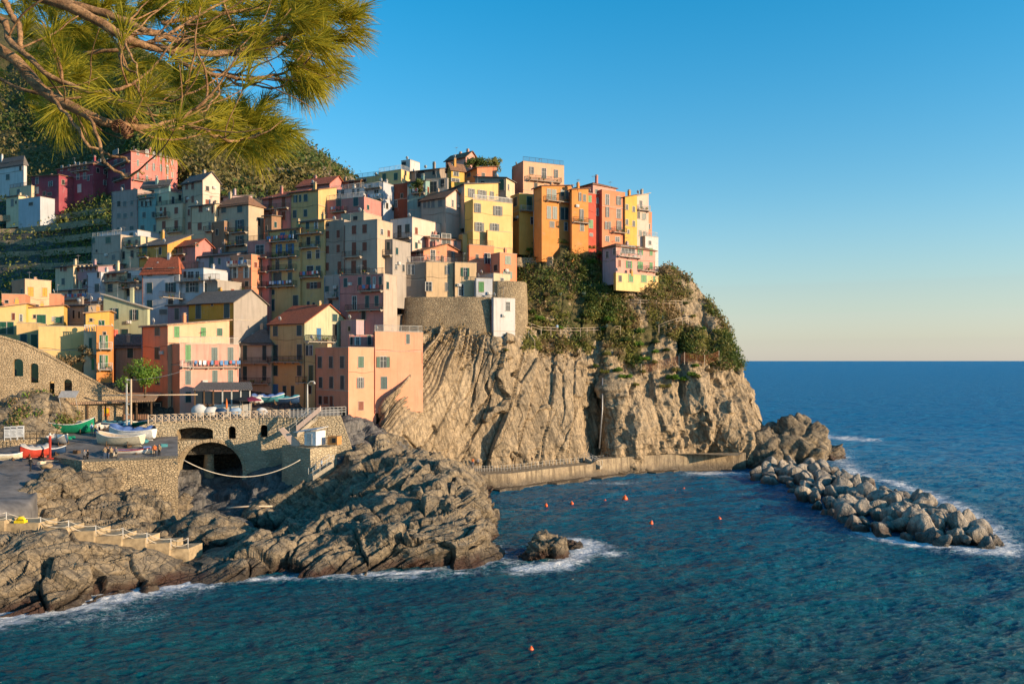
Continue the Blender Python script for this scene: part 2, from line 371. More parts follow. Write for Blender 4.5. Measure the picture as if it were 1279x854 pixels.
def watermat():
    m, t, b = nodes('water', .09, .15); b.inputs['IOR'].default_value = 1.33
    v = pos(t)
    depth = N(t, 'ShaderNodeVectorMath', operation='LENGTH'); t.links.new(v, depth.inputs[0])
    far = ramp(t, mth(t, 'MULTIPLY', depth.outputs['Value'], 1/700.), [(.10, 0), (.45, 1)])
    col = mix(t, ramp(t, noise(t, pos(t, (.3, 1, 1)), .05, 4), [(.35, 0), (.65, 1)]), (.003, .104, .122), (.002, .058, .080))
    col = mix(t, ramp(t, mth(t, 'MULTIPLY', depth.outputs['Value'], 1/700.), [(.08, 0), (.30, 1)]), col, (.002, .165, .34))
    at = N(t, 'ShaderNodeAttribute', attribute_name='foam').outputs['Fac']
    n1 = noise(t, pos(t, (.7, 1, 1)), .6, 9, .72, 1.2); n2 = noise(t, v, .18, 4, .6)
    ds = N(t, 'ShaderNodeTexNoise'); ds.inputs['Scale'].default_value = .8; ds.inputs['Detail'].default_value = 5; t.links.new(v, ds.inputs['Vector'])
    vm = N(t, 'ShaderNodeMix', data_type='VECTOR'); vm.inputs[0].default_value = .72; t.links.new(pos(t, (.8, 1.2, 1)), vm.inputs[4])
    sc_ = N(t, 'ShaderNodeVectorMath', operation='SCALE'); sc_.inputs['Scale'].default_value = 4.; t.links.new(ds.outputs['Color'], sc_.inputs[0])
    ad_ = N(t, 'ShaderNodeVectorMath', operation='ADD'); t.links.new(pos(t, (.8, 1.2, 1)), ad_.inputs[0]); t.links.new(sc_.outputs[0], ad_.inputs[1])
    ve = N(t, 'ShaderNodeTexVoronoi', feature='DISTANCE_TO_EDGE'); ve.inputs['Scale'].default_value = .75; t.links.new(ad_.outputs[0], ve.inputs['Vector'])
    web = mth(t, 'MULTIPLY', ramp(t, ve.outputs['Distance'], [(.0, 1), (.11, 0)]), ramp(t, mth(t, 'MULTIPLY', at, mth(t, 'ADD', n2, .45)), [(.2, 0), (.6, .5)]))
    ex = mth(t, 'SUBTRACT', mth(t, 'ADD', n1, mth(t, 'MULTIPLY', at, .60)), .80)
    fm = mth(t, 'MAXIMUM', ramp(t, mth(t, 'MULTIPLY', ex, 5.), [(0, 0), (1, 1)]), web)
    # sparse white caps offshore
    wc = ramp(t, noise(t, pos(t, (.4, 1, 1)), .09, 8, .75, .6), [(.705, 0), (.78, .4)])
    sx = N(t, 'ShaderNodeSeparateXYZ'); t.links.new(v, sx.inputs[0])
    wc = mth(t, 'MULTIPLY', wc, ramp(t, mth(t, 'MULTIPLY', mth(t, 'ADD', sx.outputs[0], -45.), .01), [(0, 0), (.5, 1)]))
    fm = mth(t, 'MAXIMUM', fm, wc); fm = mth(t, 'MINIMUM', fm, 1.)
    t.links.new(mix(t, fm, col, (.74, .76, .78)), b.inputs['Base Color'])
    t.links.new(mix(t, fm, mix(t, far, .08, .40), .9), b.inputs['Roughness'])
    w1 = noise(t, pos(t, (.75, 1.6, 1), (0, 0, R(22))), .9, 7, .68, .4); w2 = noise(t, pos(t, (.7, 1.5, 1), (0, 0, R(22))), .13, 6, .6, .3)
    h = mth(t, 'ADD', mth(t, 'MULTIPLY', w1, .62), mth(t, 'MULTIPLY', w2, 3.6)); bump(t, b, h, 1., 1.5)
watermat()
sea()

# ================================================================ reliefs (terrain sheets built from depth profiles)
def catmull(C, n):
    C = np.asarray(C, float); k = len(C); u = np.linspace(0, k-1, n); i = np.clip(u.astype(int), 0, k-2); t = (u-i)[(...,)+(None,)*(C.ndim-1)]
    g = lambda j: C[np.clip(j, 0, k-1)]
    p0, p1, p2, p3 = g(i-1), g(i), g(i+1), g(i+2)
    lin = p1*(1-t)+p2*t
    cm = .5*((2*p1)+(-p0+p2)*t+(2*p0-5*p1+4*p2-p3)*t*t+(-p0+3*p1-3*p2+p3)*t**3)
    return .35*lin+.65*cm
def relief(name, cols, nu, nv, disp, mat, kind='structure', label=None, cat=None, attrs=None, back=14, sides=True, floor=-2.5, even=True):
    G = np.array([[tuple(W(px, y, Y)) for (y, Y) in rows] for px, rows in cols])      # cols x rows x 3
    # close: drop behind at the top, run down below the water at the front
    top = G[:, -1].copy(); b1 = top+[0, back, 0]; b1[:, 2] = top[:, 2]-1.; b2 = b1.copy(); b2[:, 2] = floor; b2[:, 1] += 2
    G = np.concatenate([G, b1[:, None], b2[:, None]], 1)
    fr = G[:, 0].copy(); fr[:, 2] = np.minimum(floor, fr[:, 2]-3); fr[:, 1] -= .5; G = np.concatenate([fr[:, None], G], 1)
    if sides:
        for e in (0, -1):
            s = G[e].copy(); s[:, 1] += back; s[:, 2] = np.minimum(s[:, 2], G[e][:, 2])-1.; s[:, 0] += (-2 if e == 0 else 2)*.3
            G = np.concatenate([s[None], G], 0) if e == 0 else np.concatenate([G, s[None]], 0)
    # resample by arc length so cells are even
    H = catmull(G, nu); H = np.swapaxes(catmull(np.swapaxes(H, 0, 1), nv), 0, 1)
    P = H.reshape(-1, 3)
    du = np.gradient(H, axis=0); dv = np.gradient(H, axis=1); n = np.cross(du, dv).reshape(-1, 3)
    n /= np.linalg.norm(n, axis=1)[:, None]+1e-9
    D = disp(P, n); P2 = P+(n*D[:, None] if D.ndim == 1 else D)
    H2 = P2.reshape(H.shape); n2 = np.cross(np.gradient(H2, axis=0), np.gradient(H2, axis=1)).reshape(-1, 3); n2 /= np.linalg.norm(n2, axis=1)[:, None]+1e-9
    i = (np.arange(nu-1)[:, None]*nv+np.arange(nv-1)[None]).ravel(); Fc = np.stack([i, i+nv, i+nv+1, i+1], 1)
    at = {k: fn(P2, n2) for k, fn in attrs.items()} if attrs else None
    me = mesh_np(name, P2, Fc, mat, True, attrs=at)
    o = link(bpy.data.objects.new(name, me)); tag(o, label, cat, None, kind)
    return o, P2, n2, at
def layers(s, P, t, seed, edge=.12, joint=1.):
    """slabs: a random offset for each rock layer, with soft joints"""
    s = s/t; k = np.floor(s); f = s-k; z0 = np.zeros_like(k)
    jn = joint*np.floor(P[:, 2]/(t*2.6)+_h(k, z0, z0, seed+5)*7+fbm(P*.25, 2, seed)*.5)
    r0 = _h(k, jn, z0, seed); r1 = _h(k+1, jn, z0, seed)
    v = r0+(r1-r0)*sstep(1-edge, 1, f); groove = np.exp(-((f-1+edge/2)/(edge*.5))**2)
    return v-.5-groove*.35
def d_cliff(P, n):
    X, Y, Z = P.T; w = fbm(P*.05, 3, 3)
    k = np.interp(X, [-26, -14, -4, 10, 16, 48], [1.0, .80, .42, .16, .1, .12])
    s = X*1.05-k*Z+w*2.4; left = sstep(-19.5, -23.5, X*1.05-.9*Z+8.5+w*2); right = sstep(15.5, 17.5, X)
    mid = (1-left)*(1-right)
    d = mid*(layers(s, P, 5.6, 11, .05)*1.8+layers(s*.9+3, P, 2.6, 12, .05)*.35)
    d += left*(layers(s, P, .95, 14, .3, 0)*1.2+layers(s, P, .45, 15, .35, 0)*.5+layers(s, P, 2.6, 13, .2, 0)*1.1)
    sr = X*.9+Y*.4-.25*Z+w*3
    d += right*(layers(sr, P, 6.2, 16, .2)*1.5+ridged(np.stack([sr*.07, Y*.05, Z*.07], 1), 4, 21)*.8+ridged(P*.2, 5, 25)*.9)
    d1, e, c = voro(np.stack([s*.20, Y*.08, Z*.085], 1)+fbm(P*.25, 2, 8)[:, None]*.3, 40)
    d += (c-.5)*(.6*mid+.45*right+.1)-np.exp(-(e/.018)**2)*(.35*mid+.08)
    low = sstep(10, 4, Z)*mid; d += low*(ridged(P*.22, 4, 50)*.7)
    d += fbm(P*.5, 5, 60)*(.13+.15*right)+ridged(P*1.1, 3, 66)*.05
    hi = sstep(27, 32, Z)*(1-left)
    return d*(1-.55*hi)+hi*fbm(P*.18, 4, 70)*1.1
def d_rock(P, n):
    X, Y, Z = P.T; w = fbm(P*.07, 3, 103)
    s = X*.55-Z*.95-Y*.35+w*2.2
    d = layers(s, P, 3.4, 111, .1)*1.9+layers(s, P, 1.3, 112, .14)*.75+layers(s, P, .45, 118, .3)*.16
    d1, e, c = voro(P*[.16, .16, .22]+fbm(P*.25, 2, 108)[:, None]*.3, 140)
    d += (c-.5)*1.9-np.exp(-(e/.045)**2)*.7
    d += ridged(P*.17, 4, 150)*.6+fbm(P*.7, 4, 160)*.2
    return d
def d_soft(a, f=.3): return lambda P, n: fbm(P*f, 4, 9)*a

def vegc(P, n):
    X, Y, Z = P.T
    up = n[:, 2]*np.sign(n[:, 2]+1e-9)
    v = sstep(22.5, 28, Z+fbm(P*.12, 3, 77)*4-(X < 2)*4+sstep(16, 30, X)*3.5)*(X > -5)
    v *= .35+.85*sstep(.05, .55, fbm(P*.16, 4, 78)*.5+.42)
    v = np.maximum(v, .75*sstep(23, 25, Z+fbm(P*.3, 2, 3))*(X > 2)*(X < 21)*sstep(-.45, 0, fbm(P*.25, 3, 44)))
    return v
CLIFF = [
 (440, [(562, 125), (556, 125.5), (550, 126), (546, 127), (543, 129), (540, 132), (538, 136)]),
 (464, [(588, 127.5), (572, 127.5), (558, 128), (550, 129), (545, 130.5), (541, 133), (539, 137)]),
 (480, [(590, 130), (562, 129), (538, 129), (520, 130), (508, 131.5), (502, 134), (499, 139)]),
 (497, [(590, 133.5), (555, 131.5), (520, 131.5), (490, 132.5), (468, 134), (461, 137), (458, 142)]),
 (514, [(588, 137.5), (545, 134.8), (500, 134.8), (465, 136), (442, 138.5), (436, 141), (432, 147)]),
 (530, [(588, 140), (545, 138), (495, 138), (455, 139.5), (426, 142), (420, 146), (416, 154)]),
 (552, [(588, 142), (540, 141), (490, 141.3), (440, 143.5), (416, 146), (411, 150), (405, 160)]),
 (590, [(586, 145), (540, 145), (490, 145.8), (440, 147.2), (417, 148.2), (411, 151), (396, 162)]),
 (622, [(584, 146.3), (540, 146), (490, 146.5), (450, 146.9), (425, 147.2), (418, 150), (396, 162)]),
 (650, [(582, 147.5), (540, 147.8), (490, 149), (455, 150), (428, 151), (400, 156), (330, 168)]),
 (700, [(578, 150), (540, 150.2), (490, 151.5), (453, 153), (430, 156), (368, 160), (294, 170)]),
 (726, [(576, 152), (540, 152), (500, 153), (462, 155), (438, 158), (365, 162), (298, 171)]),
 (737, [(575, 159), (540, 159), (500, 158), (466, 157), (440, 159), (366, 163), (300, 172)]),
 (750, [(573, 164), (540, 163.6), (500, 162.5), (472, 161), (443, 160), (370, 164), (305, 173)]),
 (760, [(573, 157.5), (540, 157), (500, 157), (470, 158), (443, 160), (370, 164), (305, 173)]),
 (770, [(573, 155), (540, 155.2), (500, 156.4), (472, 158), (443, 161), (372, 164), (315, 173)]),
 (795, [(572, 157.5), (540, 157), (500, 158.5), (474, 160.4), (438, 162.5), (386, 164.5), (362, 168)]),
 (835, [(571, 161.5), (540, 160.5), (500, 161), (468, 163), (434, 165), (388, 168.5), (340, 174)]),
 (868, [(572, 163.5), (540, 162.2), (500, 162), (468, 164), (438, 166), (405, 170), (368, 175)]),
 (892, [(573, 164.5), (542, 163.2), (508, 162.7), (478, 165), (450, 167), (428, 170), (404, 174)]),
 (914, [(575, 165), (548, 162.5), (520, 163.7), (495, 165.5), (474, 167.5), (460, 170), (450, 173)]),
 (934, [(578, 164), (560, 163.3), (540, 164.5), (522, 166), (508, 168), (500, 170), (493, 173)]),
 (952, [(582, 163.5), (570, 164.5), (560, 165.5), (552, 167), (545, 169), (540, 171), (536, 174)]),
 (962, [(588, 165), (583, 166), (580, 167), (577, 168), (574, 170), (572, 172), (570, 176)])]
cliff, CP, CN, CA = relief('headland', CLIFF, 900, 560, d_cliff, M['cliff_rock'], attrs={'veg': vegc}, back=30)
tag(cliff, kind='structure')

LEDGE = [
 (-90, [(802, 64), (740, 68), (690, 72), (658, 78), (650, 88)]),
 (0, [(772, 68.5), (726, 70.5), (684, 74), (662, 79), (655, 88)]),
 (60, [(765, 70), (720, 72), (681, 75.5), (668, 82), (657, 89)]),
 (120, [(752, 73), (713, 75), (682, 77.5), (676, 83), (662, 90)]),
 (180, [(738, 76.5), (706, 78), (687, 79.5), (686, 84), (672, 91)]),
 (230, [(735, 78.5), (712, 80), (704, 82), (696, 86), (690, 92)]),
 (270, [(734, 79), (712, 80.5), (698, 83), (690, 87), (684, 92)]),
 (310, [(726, 80.5), (702, 82), (688, 85), (680, 90), (676, 94)]),
 (360, [(722, 81.5), (697, 83.5), (682, 87), (671, 92), (668, 96)]),
 (420, [(718, 82.5), (692, 85), (670, 89), (655, 94), (650, 98)]),
 (480, [(715, 83.5), (684, 85.5), (656, 89), (636, 94), (628, 99)]),
 (530, [(712, 84.5), (676, 86), (645, 90), (622, 95), (615, 100)]),
 (570, [(708, 85.5), (672, 87), (640, 91), (615, 97), (606, 104)]),
 (592, [(704, 86.5), (680, 88), (655, 92), (640, 97), (634, 102)]),
 (612, [(700, 88), (691, 89), (684, 91), (680, 94), (677, 97)]),
 (626, [(699, 89.5), (697, 90), (696, 91), (695, 92), (694, 94)])]
def d_ledge(P, n):
    X, Y, Z = P.T; return d_rock(P, n)*(1-.78*sstep(76.5, 78.5, Y)*sstep(-27, -31, X))
relief('shore_rocks', LEDGE, 760, 260, d_ledge, M['shore_rock'], back=6)
MASS = [
 (322, [(672, 101), (652, 104), (640, 108), (632, 112), (628, 116)]),
 (370, [(668, 101), (640, 104), (622, 108), (612, 112), (606, 117)]),
 (412, [(658, 100), (622, 104), (600, 108), (590, 113), (585, 118)]),
 (445, [(650, 99), (608, 104), (582, 109), (566, 114), (560, 120)]),
 (480, [(645, 98), (603, 102), (577, 108), (562, 114), (556, 122)]),
 (520, [(640, 98), (603, 102), (583, 108), (576, 115), (574, 126)]),
 (552, [(640, 98), (610, 102), (592, 108), (584, 116), (581, 130)]),
 (578, [(648, 98), (622, 102), (603, 108), (594, 116), (589, 132)]),
 (592, [(652, 100), (636, 104), (620, 110), (606, 118), (597, 131)]),
 (604, [(655, 104), (648, 106), (640, 110), (628, 118), (615, 130)])]
relief('shore_rocks', MASS, 460, 260, d_rock, M['shore_rock'], back=8)
BANK = [
 (-110, [(672, 83), (655, 85), (640, 87), (630, 89), (626, 92)]), (-20, [(670, 83), (652, 85), (636, 88), (626, 90), (621, 93)]), (30, [(668, 84), (650, 86), (632, 89), (618, 92), (610, 95.2)]),
 (62, [(668, 86), (648, 88.5), (625, 91.5), (607, 95), (594, 98)]), (90, [(668, 88), (645, 91), (625, 94), (608, 96.5), (600, 98)])]
relief('shore_rocks', BANK, 240, 110, lambda P, n: d_rock(P, n)*.6, M['shore_rock'], back=3, floor=-1)
UNDER = [
 (40, [(668, 90), (655, 92), (645, 94), (640, 96)]), (85, [(668, 90), (650, 92), (628, 95), (612, 97)]),
 (105, [(668, 90.5), (640, 93), (612, 96.5), (600, 99)]), (140, [(670, 91), (640, 94), (615, 98), (598, 100)]),
 (180, [(675, 91), (645, 95), (618, 99), (602, 101.5)]), (215, [(680, 91.5), (655, 95), (632, 99), (625, 102)]),
 (240, [(690, 92), (672, 95), (660, 98), (655, 101)])]
relief('shore_rocks', UNDER, 260, 160, d_rock, M['shore_rock'], back=5, floor=-2)
RAV = [
 (170, [(668, 100), (640, 104), (610, 110), (570, 118), (540, 130)]),
 (225, [(668, 101), (640, 105), (615, 111), (585, 118), (570, 130)]),
 (270, [(666, 102), (645, 106), (622, 111), (600, 118), (590, 130)]),
 (330, [(664, 103), (640, 107), (612, 111), (590, 116), (575, 122)]),
 (380, [(660, 104), (630, 108), (605, 112), (582, 116), (560, 122)]),
 (430, [(640, 106), (605, 111), (580, 115), (560, 119), (535, 124)]),
 (500, [(640, 110), (600, 118), (580, 124), (560, 128), (545, 132)])]
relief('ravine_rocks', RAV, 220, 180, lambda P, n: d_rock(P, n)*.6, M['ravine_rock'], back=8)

# ---- harbour yard, piazza, village slope, hills
YARD = [
 (-120, [(650, 72), (625, 80), (600, 88), (575, 96), (555, 104), (545, 110), (540, 116)]),
 (-20, [(640, 79), (622, 84), (600, 91), (578, 99), (560, 106), (545, 112), (538, 118)]),
 (36, [(638, 84), (614, 89.5), (597, 94), (579, 99.7), (560, 106), (542, 113), (530, 120)]),
 (56, [(604, 95.5), (595, 97), (588, 98.6), (578, 100.4), (560, 106), (541, 113.6), (528, 121.3)]),
 (68, [(590, 98.5), (582, 99.5), (579, 100.3), (577, 101), (560, 106), (540, 114), (527, 122)]),
 (130, [(583, 101), (580, 101.6), (578, 102.2), (576, 103), (560, 106.5), (540, 114.5), (526, 122)]),
 (222, [(580, 102.5), (577, 103), (575, 103.5), (573, 104), (560, 107.5), (540, 115), (526, 123)])]
relief('harbour_yard', YARD, 160, 120, d_soft(.06, .5), M['asphalt'], back=6, sides=False)
VILL = [
 (-160, [(530, 122), (500, 124), (440, 150), (380, 180), (345, 208), (262, 250), (252, 275)]),
 (60, [(522, 124), (500, 127), (450, 142), (400, 163), (350, 187), (258, 226), (250, 245)]),
 (140, [(520, 124), (502, 127), (450, 142), (400, 160), (350, 180), (262, 205), (245, 235)]),
 (240, [(519, 124), (512, 128), (460, 142), (400, 160), (330, 180), (270, 190), (235, 215)]),
 (340, [(519, 126), (512, 134), (470, 150), (400, 160), (330, 174), (270, 188), (240, 215)]),
 (430, [(519, 130), (515, 134), (480, 148), (420, 158), (340, 172), (270, 186), (235, 215)]),
 (500, [(500, 140), (490, 142), (450, 152), (410, 162), (330, 174), (260, 186), (230, 210)]),
 (600, [(470, 154), (450, 156), (430, 160), (400, 168), (320, 178), (260, 190), (225, 210)]),
 (660, [(440, 162), (400, 166), (350, 170), (300, 174), (290, 182), (255, 195), (240, 215)]),
 (760, [(400, 168), (370, 170), (340, 174), (315, 178), (305, 186), (295, 200), (290, 215)]),
 (815, [(420, 172), (400, 174), (370, 178), (345, 182), (330, 188), (325, 200), (320, 215)])]
def vegv(P, n): return np.clip(.75+fbm(P*.15, 3, 7)*.4, 0, 1)
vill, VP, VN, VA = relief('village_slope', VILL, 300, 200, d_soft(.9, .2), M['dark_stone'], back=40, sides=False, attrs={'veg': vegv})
HILL = [
 (-300, [(330, 275), (250, 300), (150, 360), (60, 390), (-60, 430)]),
 (-60, [(300, 240), (240, 275), (160, 325), (90, 355), (0, 390)]),
 (60, [(285, 235), (225, 263), (165, 300), (100, 330), (40, 370)]),
 (140, [(270, 225), (215, 250), (165, 280), (110, 312), (60, 360)]),
 (185, [(265, 224), (212, 233), (165, 244), (120, 275), (80, 320)]),
 (225, [(262, 222), (215, 228), (175, 238), (140, 265), (105, 305)]),
 (275, [(262, 202), (225, 218), (190, 238), (160, 264), (142, 300)]),
 (330, [(262, 202), (235, 215), (210, 233), (190, 256), (174, 288)]),
 (375, [(262, 204), (240, 214), (222, 228), (207, 246), (194, 270)]),
 (402, [(262, 208), (248, 216), (236, 226), (226, 240), (217, 258)]),
 (440, [(268, 216), (260, 222), (254, 230), (248, 240), (245, 255)])]
def d_hill(P, n): return fbm(P*.05, 4, 5)*4+fbm(P*.25, 4, 6)*1.3
rockmat('hill_rock', (.26, .19, .11), (.33, .24, .14), (.19, .15, .09), wet=False, veg=True, sc=.6)
def vegh(P, n): return sstep(-.55, .1, sstep(-60, -90, P[:, 0])*1.2+ fbm(P*.055, 4, 88)+.15*fbm(P*.3, 2, 1))  # scrub, thickened on the left to put the hillside's shade into its colour
hill, HP, HN, HA = relief('hill', HILL, 260, 200, d_hill, M['hill_rock'], back=60, attrs={'veg': vegh})

# ---------------------------------------------------------------- leaf scatter (ground cover)
def leaves(name, P, nrm, size, mat, per=4, spread=.5, seed=1, lift=.15, label=None, cat=None, kind='stuff', group=None):
    r = np.random.default_rng(seed); n = len(P)
    C = np.repeat(P, per, 0)+r.normal(0, spread, (n*per, 3)); NN = np.repeat(nrm, per, 0)
    C += NN*(lift+np.abs(r.normal(0, lift, (len(C), 1)))); sz = np.repeat(size if np.ndim(size) else np.full(n, size), per)*r.uniform(.5, 1.2, len(C))
    a = r.normal(0, 1, C.shape); a[:, 2] += .5; a /= np.linalg.norm(a, axis=1)[:, None]
    b = np.cross(a, r.normal(0, 1, C.shape)); b /= np.linalg.norm(b, axis=1)[:, None]
    A = a*sz[:, None]; B = b*(sz*.45)[:, None]
    V = np.stack([C-A, C+B-A*.1, C+A, C-B-A*.1], 1).reshape(-1, 3); Fc = np.arange(len(V)).reshape(-1, 4)
    me = mesh_np(name, V, Fc, mat, False); o = link(bpy.data.objects.new(name, me)); return tag(o, label, cat, group, kind)
def pick(P, N_, w, n, seed):
    r = np.random.default_rng(seed); w = np.clip(w, 0, None); i = r.choice(len(P), n, p=w/w.sum()); return P[i], N_[i]
NC = np.where((CN @ np.array([0, -1, .3]))[:, None] > 0, CN, -CN)
vis = (CP[:, 1] < 178)*(CP[:, 2] > 20)
w = sstep(.35, .7, CA['veg'])*vis
p_, n_ = pick(CP, NC, w*sstep(-.25, .3, fbm(CP*.22, 3, 55)), 5500, 3); leaves('ground_cover', p_, n_, .30, M['leaf_olive'], 5, .45, 4, .12)
p_, n_ = pick(CP, NC, (w+.03*vis)*sstep(-.1, .4, fbm(CP*.2, 3, 5)), 5000, 5); leaves('dry_grass', p_, n_, .34, M['leaf_dry'], 5, .4, 6, .12)
p_, n_ = pick(CP, NC, w*sstep(.1, .5, fbm(CP*.15, 3, 15)), 3500, 7); leaves('ground_cover', p_, n_, .32, M['leaf_dark'], 5, .5, 8, .25)
NH = np.where(HN[:, 2:3] > 0, HN, -HN)
hv = (HP[:, 1] < 345)*(HP[:, 2] > 40)
p_, n_ = pick(HP, NH, HA['veg']*hv, 16000, 9); leaves('hillside_scrub', p_, n_, .75, M['leaf_hill'], 5, 1.1, 10, .5)
p_, n_ = pick(HP, NH, HA['veg']*hv*sstep(0, .4, fbm(HP*.06, 3, 25)), 9000, 11); leaves('hillside_scrub', p_, n_, .8, M['leaf_dark'], 5, 1.2, 12, .8)
NV = np.where(VN[:, 2:3] > 0, VN, -VN)
vv = ((VP[:, 0]/VP[:, 1]*F+CX) < 175)*(VP[:, 2] > 32)*(VP[:, 1] > 150)
p_, n_ = pick(VP, NV, vv*1., 6000, 13); leaves('terrace_scrub', p_, n_, .45, M['leaf_dark'], 5, .8, 14, .3)
p_, n_ = pick(VP, NV, vv*1., 2500, 17); leaves('terrace_scrub', p_, n_, .5, M['leaf_olive'], 4, .8, 18, .3)
# ================================================================ buildings
ZN = {'A': (0, 180, 3.88), 'B': (110, 200, 3.882), 'C': (310, 180, 3.882), 'D': (480, 180, 3.88), 'E': (620, 180, 3.882), 'F': (0, 330, 4.745), 'G': (120, 350, 4.745), 'H': (310, 360, 4.745)}
PC = dict(cream=(.56, .46, .30), white=(.60, .59, .57), bluewhite=(.46, .50, .54), pale=(.60, .55, .36), yellow=(.74, .47, .10), ochre=(.58, .33, .08), mustard=(.52, .31, .04), butter=(.74, .52, .17), straw=(.52, .41, .18),
          orange=(.72, .26, .05), salmon=(.66, .27, .15), coral=(.72, .27, .14), pink=(.52, .22, .19), rose=(.66, .34, .27), peach=(.74, .44, .27), red=(.55, .10, .06), magenta=(.40, .06, .08), brick=(.27, .07, .035),
          mauve=(.38, .25, .28), lilac=(.46, .35, .38), teal=(.22, .37, .35), mint=(.40, .46, .33), sand=(.50, .40, .28), beige=(.47, .38, .30), grey=(.36, .33, .29), taupe=(.34, .28, .22), pinkgrey=(.42, .31, .27), sky=(.42, .52, .56), brown=(.30, .18, .11), shell=(.68, .52, .42))
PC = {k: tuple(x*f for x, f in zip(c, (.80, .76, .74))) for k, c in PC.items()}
PC.update(facade=(.64, .26, .155), rosa=(.52, .16, .13), orange=(.54, .21, .055), stucco=(.50, .35, .20), yellow=(.58, .34, .075), butter=(.62, .41, .17), pale=(.50, .42, .27), straw=(.48, .32, .135), ochre=(.50, .25, .06), mint=(.36, .37, .23), mustard=(.50, .24, .03), magenta=(.25, .05, .065), cream=(.47, .37, .24))  # crimson building and castle: sun-side tones with sunlight put into the colour
for k, c in PC.items(): plaster(k, c, .5 if k in ('yellow', 'butter', 'coral', 'peach', 'orange', 'salmon', 'bluewhite', 'pale', 'shell', 'facade') else .8)
SHM = dict(g='sh_green', t='sh_teal', l='sh_light', b='sh_brown', u='sh_blue', y='sh_orange', k='dark_opening', e='sh_grey', w='old_white', d='glass')  # k: dark openings drawn as near-black leaves, inner shade put into the colour
WM = {}
def window_meshes(st, w, h):
    """st: colour letter, then c closed / o open shutters / n none / r door. Returns (window mesh, shutter mesh or None). Wall plane y=0, outward -y"""
    key = (st, round(w, 1), round(h, 1))
    if key in WM: return WM[key]
    w, h = max(.4, key[1]), max(.5, key[2]); c, mode = st[0], st[1]
    gw = w if mode in 'cnr' else w*.5
    a = MB()                                                  # window: surround, frame, pane, sill
    t = .07
    for x0, x1, z0, z1 in ((-gw/2-t, -gw/2, -h/2-t, h/2+t), (gw/2, gw/2+t, -h/2-t, h/2+t), (-gw/2, gw/2, h/2, h/2+t)): a.box(x0, x1, -.05, .02, z0, z1, 0)
    a.box(-gw/2-.12, gw/2+.12, -.13, .02, -h/2-t, -h/2, 3)
    a.box(-gw/2, gw/2, -.014, .02, -h/2, h/2, 1)
    if mode in 'no':
        fr = .05
        for x0, x1, z0, z1 in ((-gw/2, -gw/2+fr, -h/2, h/2), (gw/2-fr, gw/2, -h/2, h/2), (-.03, .03, -h/2, h/2), (-gw/2, gw/2, h*.12, h*.12+.04)): a.box(x0, x1, -.036, -.015, z0, z1, 2)
    wm = a.mesh('window', [M['old_white'] if mode in 'no' else M['pale_trim'], M['glass'] if mode in 'no' else M['dark_opening'], M['old_white'] if c != 'k' else M['sh_grey'], M['pale_trim']])
    sm = None
    if mode in 'co':
        s = MB()
        spans = ((-gw/2+.01, -.012), (.012, gw/2-.01)) if mode == 'c' else ((-w/2, -gw/2-.02), (gw/2+.02, w/2))
        for x0, x1 in spans:
            y0 = -.05 if mode == 'c' else -.085; y1 = -.022 if mode == 'c' else -.055
            s.box(x0, x1, y0+.012, y1, -h/2+.01, h/2-.01, 0)
            f_ = min(.07, (x1-x0)*.2)
            for q in ((x0, x0+f_, -h/2+.01, h/2-.01), (x1-f_, x1, -h/2+.01, h/2-.01), (x0+f_, x1-f_, h/2-.09, h/2-.01), (x0+f_, x1-f_, -h/2+.01, -h/2+.09), (x0+f_, x1-f_, -.04, .04)): s.box(q[0], q[1], y0-.014, y0+.010, q[2], q[3], 0)
            nsl = max(3, int(h/.17))
            for k in range(nsl):
                z = -h/2+.1+(h-.2)*k/nsl; s.box(x0+f_, x1-f_, y0-.004, y0+.011, z, z+.05, 0)
        sm = s.mesh('shutter', M[SHM[c]])
    elif mode == 'r':
        s = MB(); s.box(-w/2+.02, w/2-.02, -.055, -.02, -h/2+.01, h/2-.02, 0)
        for k in (-1, 1):
            for z0, z1 in ((-h*.42, -h*.05), (h*.02, h*.42)): s.box(k*w/4-w*.17, k*w/4+w*.17, -.07, -.056, z0, z1, 0)
        sm = s.mesh('door_leaf', M[SHM[c]])
    WM[key] = (wm, sm); return WM[key]
plain('pale_trim', (.40, .34, .27), .8)
BL = {}
